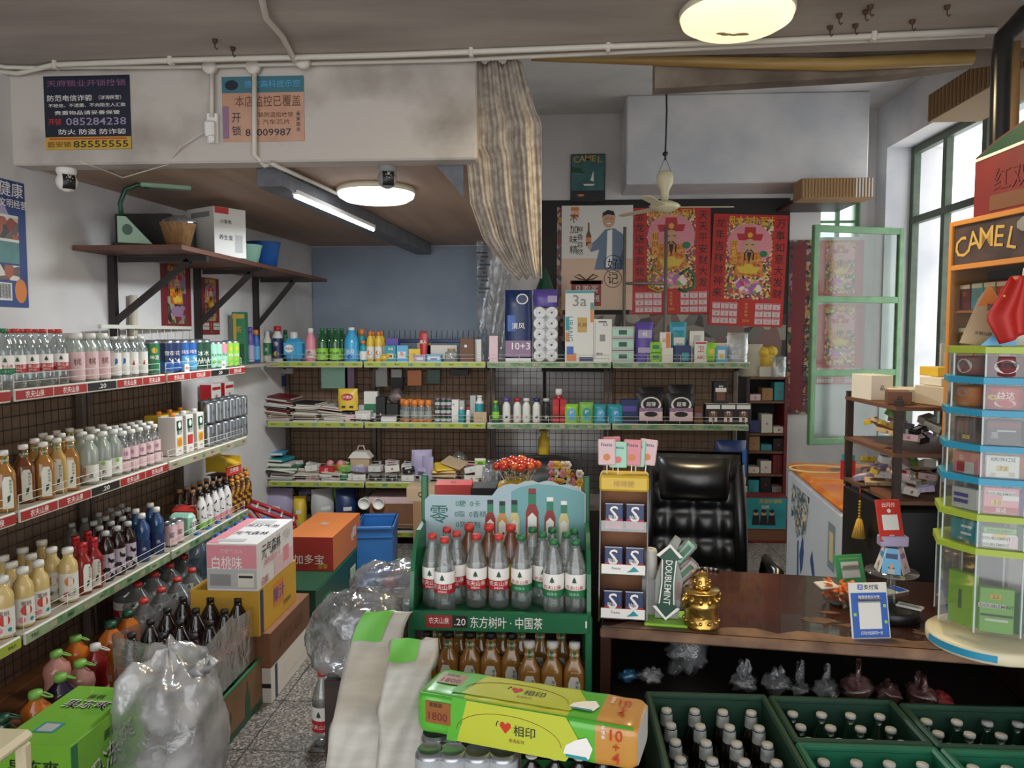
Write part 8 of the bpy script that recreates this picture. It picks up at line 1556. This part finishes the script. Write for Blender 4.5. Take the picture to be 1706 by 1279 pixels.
# ---------------------------------------------------------------- goods on the floor, left
def wall_floor(): pass
o = MB()
for k in range(7): o.box((-2.02 + .1 * k - .28, 2.65, .105), (.085, 2.3, .02), 'kraft2', b=.003)
for y in (1.7, 2.65, 3.6): o.box((-2.0, y, .05), (.70, .09, .098), 'kraft2')
tag(o.build('floor_pallet'), 'low wooden slatted platform under the left shelving', 'platform')
FZ = .1155
def FL_(px, X, z=FZ): y = along(px, lambda y: Vector((X, y, z + .1)), 1.4, 5.5); return Vector((X, y, z))
for k_, px, X, lab in (('jug_o', 62, -1.80, 'orange juice jug with green ring cap, under the lower left shelf'), ('jug_p', 103, -1.80, 'dark purple juice jug with green ring cap'), ('jug_k', 136, -1.80, 'pink juice jug with green ring cap'), ('jug_r', 161, -1.83, 'red drink jug with white cap beside the pink jug'),
                       ('jug_g', 8, -1.80, 'dark green bottle at the lower left picture edge'), ('jug_d', 187, -1.86, 'big orange jug with dark green cap, nearer one'), ('jug_d', 215, -1.86, 'big orange jug with dark green cap, farther one'), ('jug_k', 96, -1.95, 'pink juice jug in the rear row behind the purple one'), ('jug_o', 128, -1.97, 'orange juice jug in the rear row')):
    P[k_].put(FL_(px, X), PI / 2 - .8 + random.uniform(-.2, .2), lab, 'juice jugs on the floor platform')
g = 'large water bottles with red caps'
for row, X, pxs in (('front', -1.84, [242, 266, 288, 309]), ('middle', -1.99, [232, 254, 276, 296]), ('rear', -2.13, [215, 236, 257, 277])):
    last = -9
    for i, px in enumerate(pxs):
        v = FL_(px, X); v.y = max(v.y, last + .15); last = v.y
        P['water5'].put(v, PI / 2 - .8, f'large red-capped water bottle, {nth(i, 4)} from near end, {row} row on the floor platform', g)
g = 'large clear bottles with blue caps'
tag(MB().box((-1.93, 4.18, .12), (.58, .62, .24), 'kraft2', b=.004).build('storage_carton'), 'low brown carton carrying the blue-capped bottles', 'carton')
for row, X, pxs in (('front', -1.70, [362, 378, 394, 409]), ('middle', -1.81, [352, 367, 382, 396]), ('rear', -1.92, [344, 358, 372, 385])):
    for i, px in enumerate(pxs):
        v = FL_(px, X, .2405); v.y = 3.93 + .125 * i; P['waterb'].put(v, .3, f'large clear bottle with blue cap, {nth(i, 4)} from near end, {row} row beside the drink cartons', g)
# cola tray
t = thing('cola_tray', 'kraft tray with green lining holding cola bottles', 'tray', (-1.48, 2.93, .0005), 0); mat('tray_kraft', '7d5f42', .8, noise=.2, scale=8)
TWW, TDD, THH = .40, .56, .20
tb_ = MB()
for sx_ in (-1, 1): tb_.box((sx_ * (TWW / 2 - .003), 0, THH / 2), (.006, TDD, THH), 'tray_kraft').box((0, sx_ * (TDD / 2 - .003), THH / 2), (TWW - .012, .006, THH), 'tray_kraft')
M = FR(TWW / 2, 0, THH / 2, PI / 2); tb_.rect(0, -.085, TDD, .03, 'dgreen', M, .001).flat([(.06, -.07), (.11, -.07), (.11, 0), (.09, .04), (.09, .07), (.08, .07), (.08, .04), (.06, 0)], 'dgreen', M, .0014).disc(-.12, .01, .05, .04, 'kraft2', M, .001, 14).text('雪碧', .05, 'dgreen', M @ Matrix.Translation((-.12, .0, 0)), z=.002); tb_.build('tray_wall', t)
MB().box((0, 0, .006), (TWW - .012, TDD - .012, .010), 'green').build('tray_floor', t); r2 = MB()
for sx_ in (-1, 1): r2.box((sx_ * (TWW / 2 - .004), 0, THH + .002), (.010, TDD, .006), 'green').box((0, sx_ * (TDD / 2 - .004), THH + .002), (TWW, .010, .006), 'green')
r2.build('green_rim', t)
for i in range(3):
    for j in range(4):
        P['cola'].put((-1.48 + .12 * (1 - i), 2.93 - .20 + .132 * j, .18), .7 + .2 * j, f'dark cola bottle with red label, {nth(j, 4)} from near end, {["aisle side", "middle", "shelf side"][i]} row of the tray', 'cola bottles in the tray')
t = MB().surf(lambda u, v: (-1.48 + .186 * max(-1, min(1, 1.3 * math.cos(u * 2 * PI))), 2.93 + .264 * max(-1, min(1, 1.3 * math.sin(u * 2 * PI))), .215 + .25 * v - .02 * math.sin(u * 17) * v), 48, 8, 'film'); tag(t.build('shrink_film', None), 'clear shrink film wrapped round the cola bottles', 'film')
# drink cartons: near stack
def stack(x1, y0, items):
    z = .0006
    for (w_, d_, h_, dx, dy, m, kw, lab) in items:
        o = carton('drink_carton', w_, d_, h_, m, **kw); put(o, (x1 - w_ / 2 + dx, y0 + d_ / 2 + dy, z), 0, lab, 'carton', None); z += h_ + .0006
mat('cart_yel', 'c99a2c', .6, noise=.1); mat('cart_pink', 'c98a88', .6); mat('cart_white', 'd9d5d3', .55); mat('cart_orange', 'c9743a', .55, noise=.1, scale=3); mat('cart_red', 'a8322a', .55)
stack(-1.24, 3.15, [
    (.36, .52, .155, .0, .02, 'offwhite', dict(side='offwhite', patches=[(0, 0, .36, .02, 'ink')], spatches=[(-.2, 0, .03, .15, 'dblue'), (.05, 0, .3, .06, 'paper'), (.2, .02, .05, .05, 'dark')]), 'white and navy drink carton at the bottom of the near stack'),
    (.34, .52, .155, .0, .02, 'kraft2', dict(sidep=[('王老吉凉茶', .07, 'brown', 0, 0)], side='brown'), 'dark brown drink carton above the white bottom one'),
    (.30, .46, .20, -.03, -.02, 'cart_yel', dict(sidep=[('天地壹号', .025, 'ink', .1, -.05), ('果汁', .07, 'purple', 0, .02)], spatches=[(-.20, 0, .035, .19, 'dblue'), (0, .02, .12, .10, 'orange')], patches=[(.0, .05, .1, .03, 'gold'), (0, -.03, .04, .05, 'ink')]), 'yellow drink carton in the middle of the near stack'),
    (.22, .44, .205, -.03, -.03, 'cart_white', dict(front=[('白桃味', .06, 'print_white', -.02, .02, 0, .13), ('无糖气泡水', .02, 'lpink', 0, .07)], patches=[(0, .045, .215, .10, 'pink'), (0, -.05, .215, .085, 'lgrey'), (-.05, -.055, .09, .05, 'grey'), (.06, -.055, .07, .06, 'paper'), (.06, -.04, .06, .01, 'ink')], sidep=[('元气森林', .07, 'ink', -.06, .05, 0, .22), ('气泡水', .05, 'lgrey', .13, .06, 0, .10), ('0糖0脂0卡', .035, 'pink', -.05, .0, 0, .2), ('白桃', .04, 'red', -.14, -.075)], spatches=[(.09, -.06, .24, .08, 'lpink'), (.12, -.03, .07, .07, 'pink')], topp=[('元气森林', .06, 'ink', .02, -.05, .0, .15), ('苏打气泡', .05, 'ink', .02, .08, 0, .15)], tpatches=[(-.085, 0, .05, .43, 'pink'), (0, .15, .1, .06, 'lgrey'), (-.02, -.17, .12, .04, 'lgrey')]), 'white and pink sparkling water carton topping the near stack')])
# far stack
stack(-1.27, 3.86, [(.36, .95, .26, 0, .02, 'dgreen', dict(spatches=[(0, .12, .9, .015, 'green'), (-.28, 0, .16, .1, 'green'), (.25, 0, .12, .08, 'offwhite')], sidep=[('100', .08, 'lgreen', .25, 0)]), 'long dark green carton at the bottom of the far stack'),
    (.28, .60, .195, -.0, .34, 'cart_red', dict(side='cart_orange', top='cart_orange', front=[('加多宝', .06, 'print_white', .0, -.03), ('凉茶', .03, 'yellow', .08, -.07)], patches=[(-.1, -.06, .05, .05, 'paper')], sidep=[('橙', .06, 'print_white', .1, 0)], spatches=[(.15, .02, .08, .06, 'lpink')], topp=[('果', .06, 'lgrey', 0, 0)]), 'orange-topped carton with red front on the far stack')])
mb = MB(); 
# blue crate basket
p = WY(628, 940, 4.9); t = thing('blue_basket', 'blue plastic basket crate standing behind the drink cartons', 'basket', (WY(626, 900, 4.85).x, 4.9, .0005), .12)
mat('basket_blue', '2f6fb5', .4, noise=.15); zb2 = WY(628, 872, 4.8).z
for sx_, sy_, ww, dd in ((-1, 0, .008, .34), (1, 0, .008, .34), (0, -1, .22, .008), (0, 1, .22, .008)): MB().box((sx_ * .11, sy_ * .17, zb2 / 2), (ww, dd, zb2), 'basket_blue').box((sx_ * .114, sy_ * .174, zb2 - .01), (ww + .012 * abs(sx_), dd + .012 * abs(sy_), .02), 'basket_blue', b=.003).box((sx_ * .113, sy_ * .173, zb2 - .07), (ww + .004, dd + .004, .008), 'basket_blue').build('basket_wall', t)
o = MB().ball((0, 0, .05), .05, 'paper', 10, jit=.6).build('crumpled_paper'); put(o, (t.location.x, 4.85, zb2 - .15), 0, 'crumpled pale paper inside the blue basket', 'paper')
MB().box((0, 0, zb2 - .165), (.20, .32, .008), 'basket_blue').build('basket_floor', t)
# red folding stool and things near the corner
t = thing('folding_stool', 'red slatted folding stool leaning near the shelf corner', 'stool', (-1.95, 5.05, 0), .3); MB().tube([(-.2, 0, .46), (.16, 0, .30)], .014, 'red', 8).tube([(-.2, .2, .46), (.16, .2, .30)], .014, 'red', 8).build('seat_rail', t)
for k in range(5): MB().tube([(-.18 + .08 * k, 0, .452 - .036 * k), (-.18 + .08 * k, .2, .452 - .036 * k)], .008, 'offwhite', 6).build('slat', t)
for y in (0, .2): MB().tube([(-.2, y, .46), (.14, y, .0)], .012, 'red', 8).build('leg', t); MB().tube([(.16, y, .30), (-.18, y, .0)], .012, 'red', 8).build('leg', t)
# green snack carton, near left
a, b = WZ(118, 1240, .40), WZ(237, 1147, .40); mat('cart_green', '6fae2e', .5, coat=.2)
o = carton('green_carton', .235, .37, .26, 'cart_green', [('果冻爽', .05, 'ink', 0, .06, 0, .16), ('花', .05, 'print_white', .07, -.07)], sidep=[('果冻爽', .085, 'offwhite', .0, .012, .3, .24), ('果冻爽', .08, 'ink', .006, .0, .3, .24), ('蒟蒻', .035, 'ink', .0, .08)], topp=[('果冻爽', .06, 'offwhite', .0, .06, 0, .15), ('果冻爽', .056, 'ink', .004, .054, 0, .15), ('蒟蒻', .03, 'ink', .0, .11)], tpatches=[(-.02, -.09, .07, .06, 'teal'), (-.02, -.09, .05, .045, 'lgrey')], spatches=[(-.17, 0, .03, .25, 'green')]); put(o, ((WZ(40, 1210, .4).x + a.x) / 2, (a.y + b.y) / 2, .1400), -.04, 'bright green snack carton in the near left corner', 'carton')
o = carton('storage_carton', .25, .39, .138, 'kraft2'); put(o, ((WZ(40, 1210, .4).x + a.x) / 2, (a.y + b.y) / 2, .0006), -.04, 'brown carton under the bright green one', 'carton')
t = thing('wooden_stool', 'cream wooden stool corner at the lower left', 'stool', (-1.36, 1.62, 0)); zc2 = WY(18, 1222, 1.72).z
sx2 = WY(-20, 1222, 1.72).x
t.location = (sx2, 1.66, 0); MB().box((0, 0, zc2 - .015), (.19, .19, .03), 'cream', b=.012).build('seat', t)
for a_ in (-.075, .075):
    for b_ in (-.075, .075): MB().box((a_, b_, (zc2 - .03) / 2), (.028, .028, zc2 - .031), 'cream', b=.005).build('leg', t)
# big translucent bag
def bag(name, c, r, sc_, lab, seed, m='bag_big', cont=None, knot=True, cm='offwhite'):
    t = thing(name, lab, 'bag', c); mb = MB(); z0 = r * sc_[2]
    def fn(u, v):
        a = u * 2 * PI; t_ = v * PI; p_ = Vector((math.sin(t_) * math.cos(a), math.sin(t_) * math.sin(a), -math.cos(t_))); p_ = Vector([abs(q) ** .72 * (1 if q > 0 else -1) for q in p_]); k = 1 + .22 * mnoise.noise(p_ * 1.6 + Vector((seed, 0, 0))) + .07 * mnoise.noise(p_ * 5 + Vector((0, seed, 0))) + .05 * abs(mnoise.noise(Vector((p_.x * 9, p_.y * 9, p_.z * 3 + seed)))) - .10 * max(0, p_.z) * abs(math.sin(u * 19 + seed)) ** .7
        z = p_.z * r * sc_[2] * k; z = max(z, -z0 * .82); return Vector((p_.x * r * sc_[0] * k, p_.y * r * sc_[1] * k, z + z0 * .82 + .001))
    mb.surf(fn, 48, 32, m).build('clear_film', t)
    if cont:
        cb = MB(); random.seed(seed)
        for i in range(cont): cb.ball((random.uniform(-.45, .45) * r * sc_[0], random.uniform(-.4, .4) * r * sc_[1], random.uniform(.35, 1.2) * z0), r * .22, [cm, 'lgrey', 'film'][i % 3], 8, jit=.6, seed=i)
        cb.build('contents', t)
    if knot: kb = MB().ball((r * .55, 0, z0 * 1.62), r * .16, m, 12, jit=1).tube([(r * .5, 0, z0 * 1.5), (r * .7, .02, z0 * 1.75), (r * .85, 0, z0 * 1.7)], [r * .06, r * .04, r * .08], m, 8); kb.build('knot', t)
    return t
pb = WY(262, 1190, 2.62)
bag('large_clear_bag', (-1.285, 2.40, .001), .19, (.84, .84, 1.6), 'large crumpled translucent bag standing beside the green carton', 4, cont=14, cm='print_white')
o = MB().ball((0, 0, .04), .05, 'orange', 10, jit=.4).build('orange_packet'); put(o, (WZ(240, 1275, .05).x, WZ(240, 1275, .05).y, .0), 0, 'small orange packet on the floor below the translucent bag', 'packet')
# clear bags left of the drinks rack
for i, (px, py0, py1, Y, sc_, lab, ct_n, cm) in enumerate(((595, 960, 1115, 2.46, (1.0, .8, 1), 'big clear bag hanging with silver packs inside, left of the rack', 6, 'silver'), (648, 925, 1010, 2.62, (1.25, .8, .8), 'clear bag behind the silver one, beside the drinks rack', 5, 'pink'))):
    p0_, p1_ = WY(px, py0, Y), WY(px, py1, Y); r_ = (p0_.z - p1_.z) / 2
    bag('clear_bag', (p0_.x, Y, p1_.z), r_ / (sc_[2]) * .95, (sc_[0], sc_[1], sc_[2]), lab, 11 + i, m='bag_film', cont=ct_n, knot=False, cm=cm)
    o = carton('support_carton', .24 if i == 0 else .24, .17, p1_.z - .001, 'dark_wood'); put(o, (p0_.x + (.03 if i == 0 else .04), Y, .0006), 0, ['dark carton carrying the bag with silver packs', 'dark carton carrying the rear clear bag by the rack'][i], 'carton')
p = WZ(545, 1225, .0); P['floor_water'] = bottle('water_bottle', .29, .042, 'pet', 'pet', 'red2', [(.20, .36, 'red'), (.36, .54, 'print_white')], [('农夫山泉', .02, 'print_white', .28)], [([(x * 1.4, y * 1.4) for x, y in TREE], 'dgreen', .45)]); P['floor_water'].put((p.x, p.y - .05, .0005), -.1, 'red-capped water bottle standing on the floor beside the hanging bags')
p = WY(668, 935, 2.85); P['jug_k'].put((p.x, 2.85, p.z - .25), 0, 'jug with pale green ring cap just behind the drinks rack'); o = carton('support_carton', .16, .16, p.z - .2506, 'kraft2'); put(o, (p.x, 2.85, .0005), 0, 'brown carton under the jug behind the drinks rack', 'carton')
# ---------------------------------------------------------------- drop kinds that were never placed
for k_, p_ in P.items():
    if not p_.used:
        for ch in list(p_.r.children):
            bpy.data.objects.remove(ch)
        bpy.data.objects.remove(p_.r)
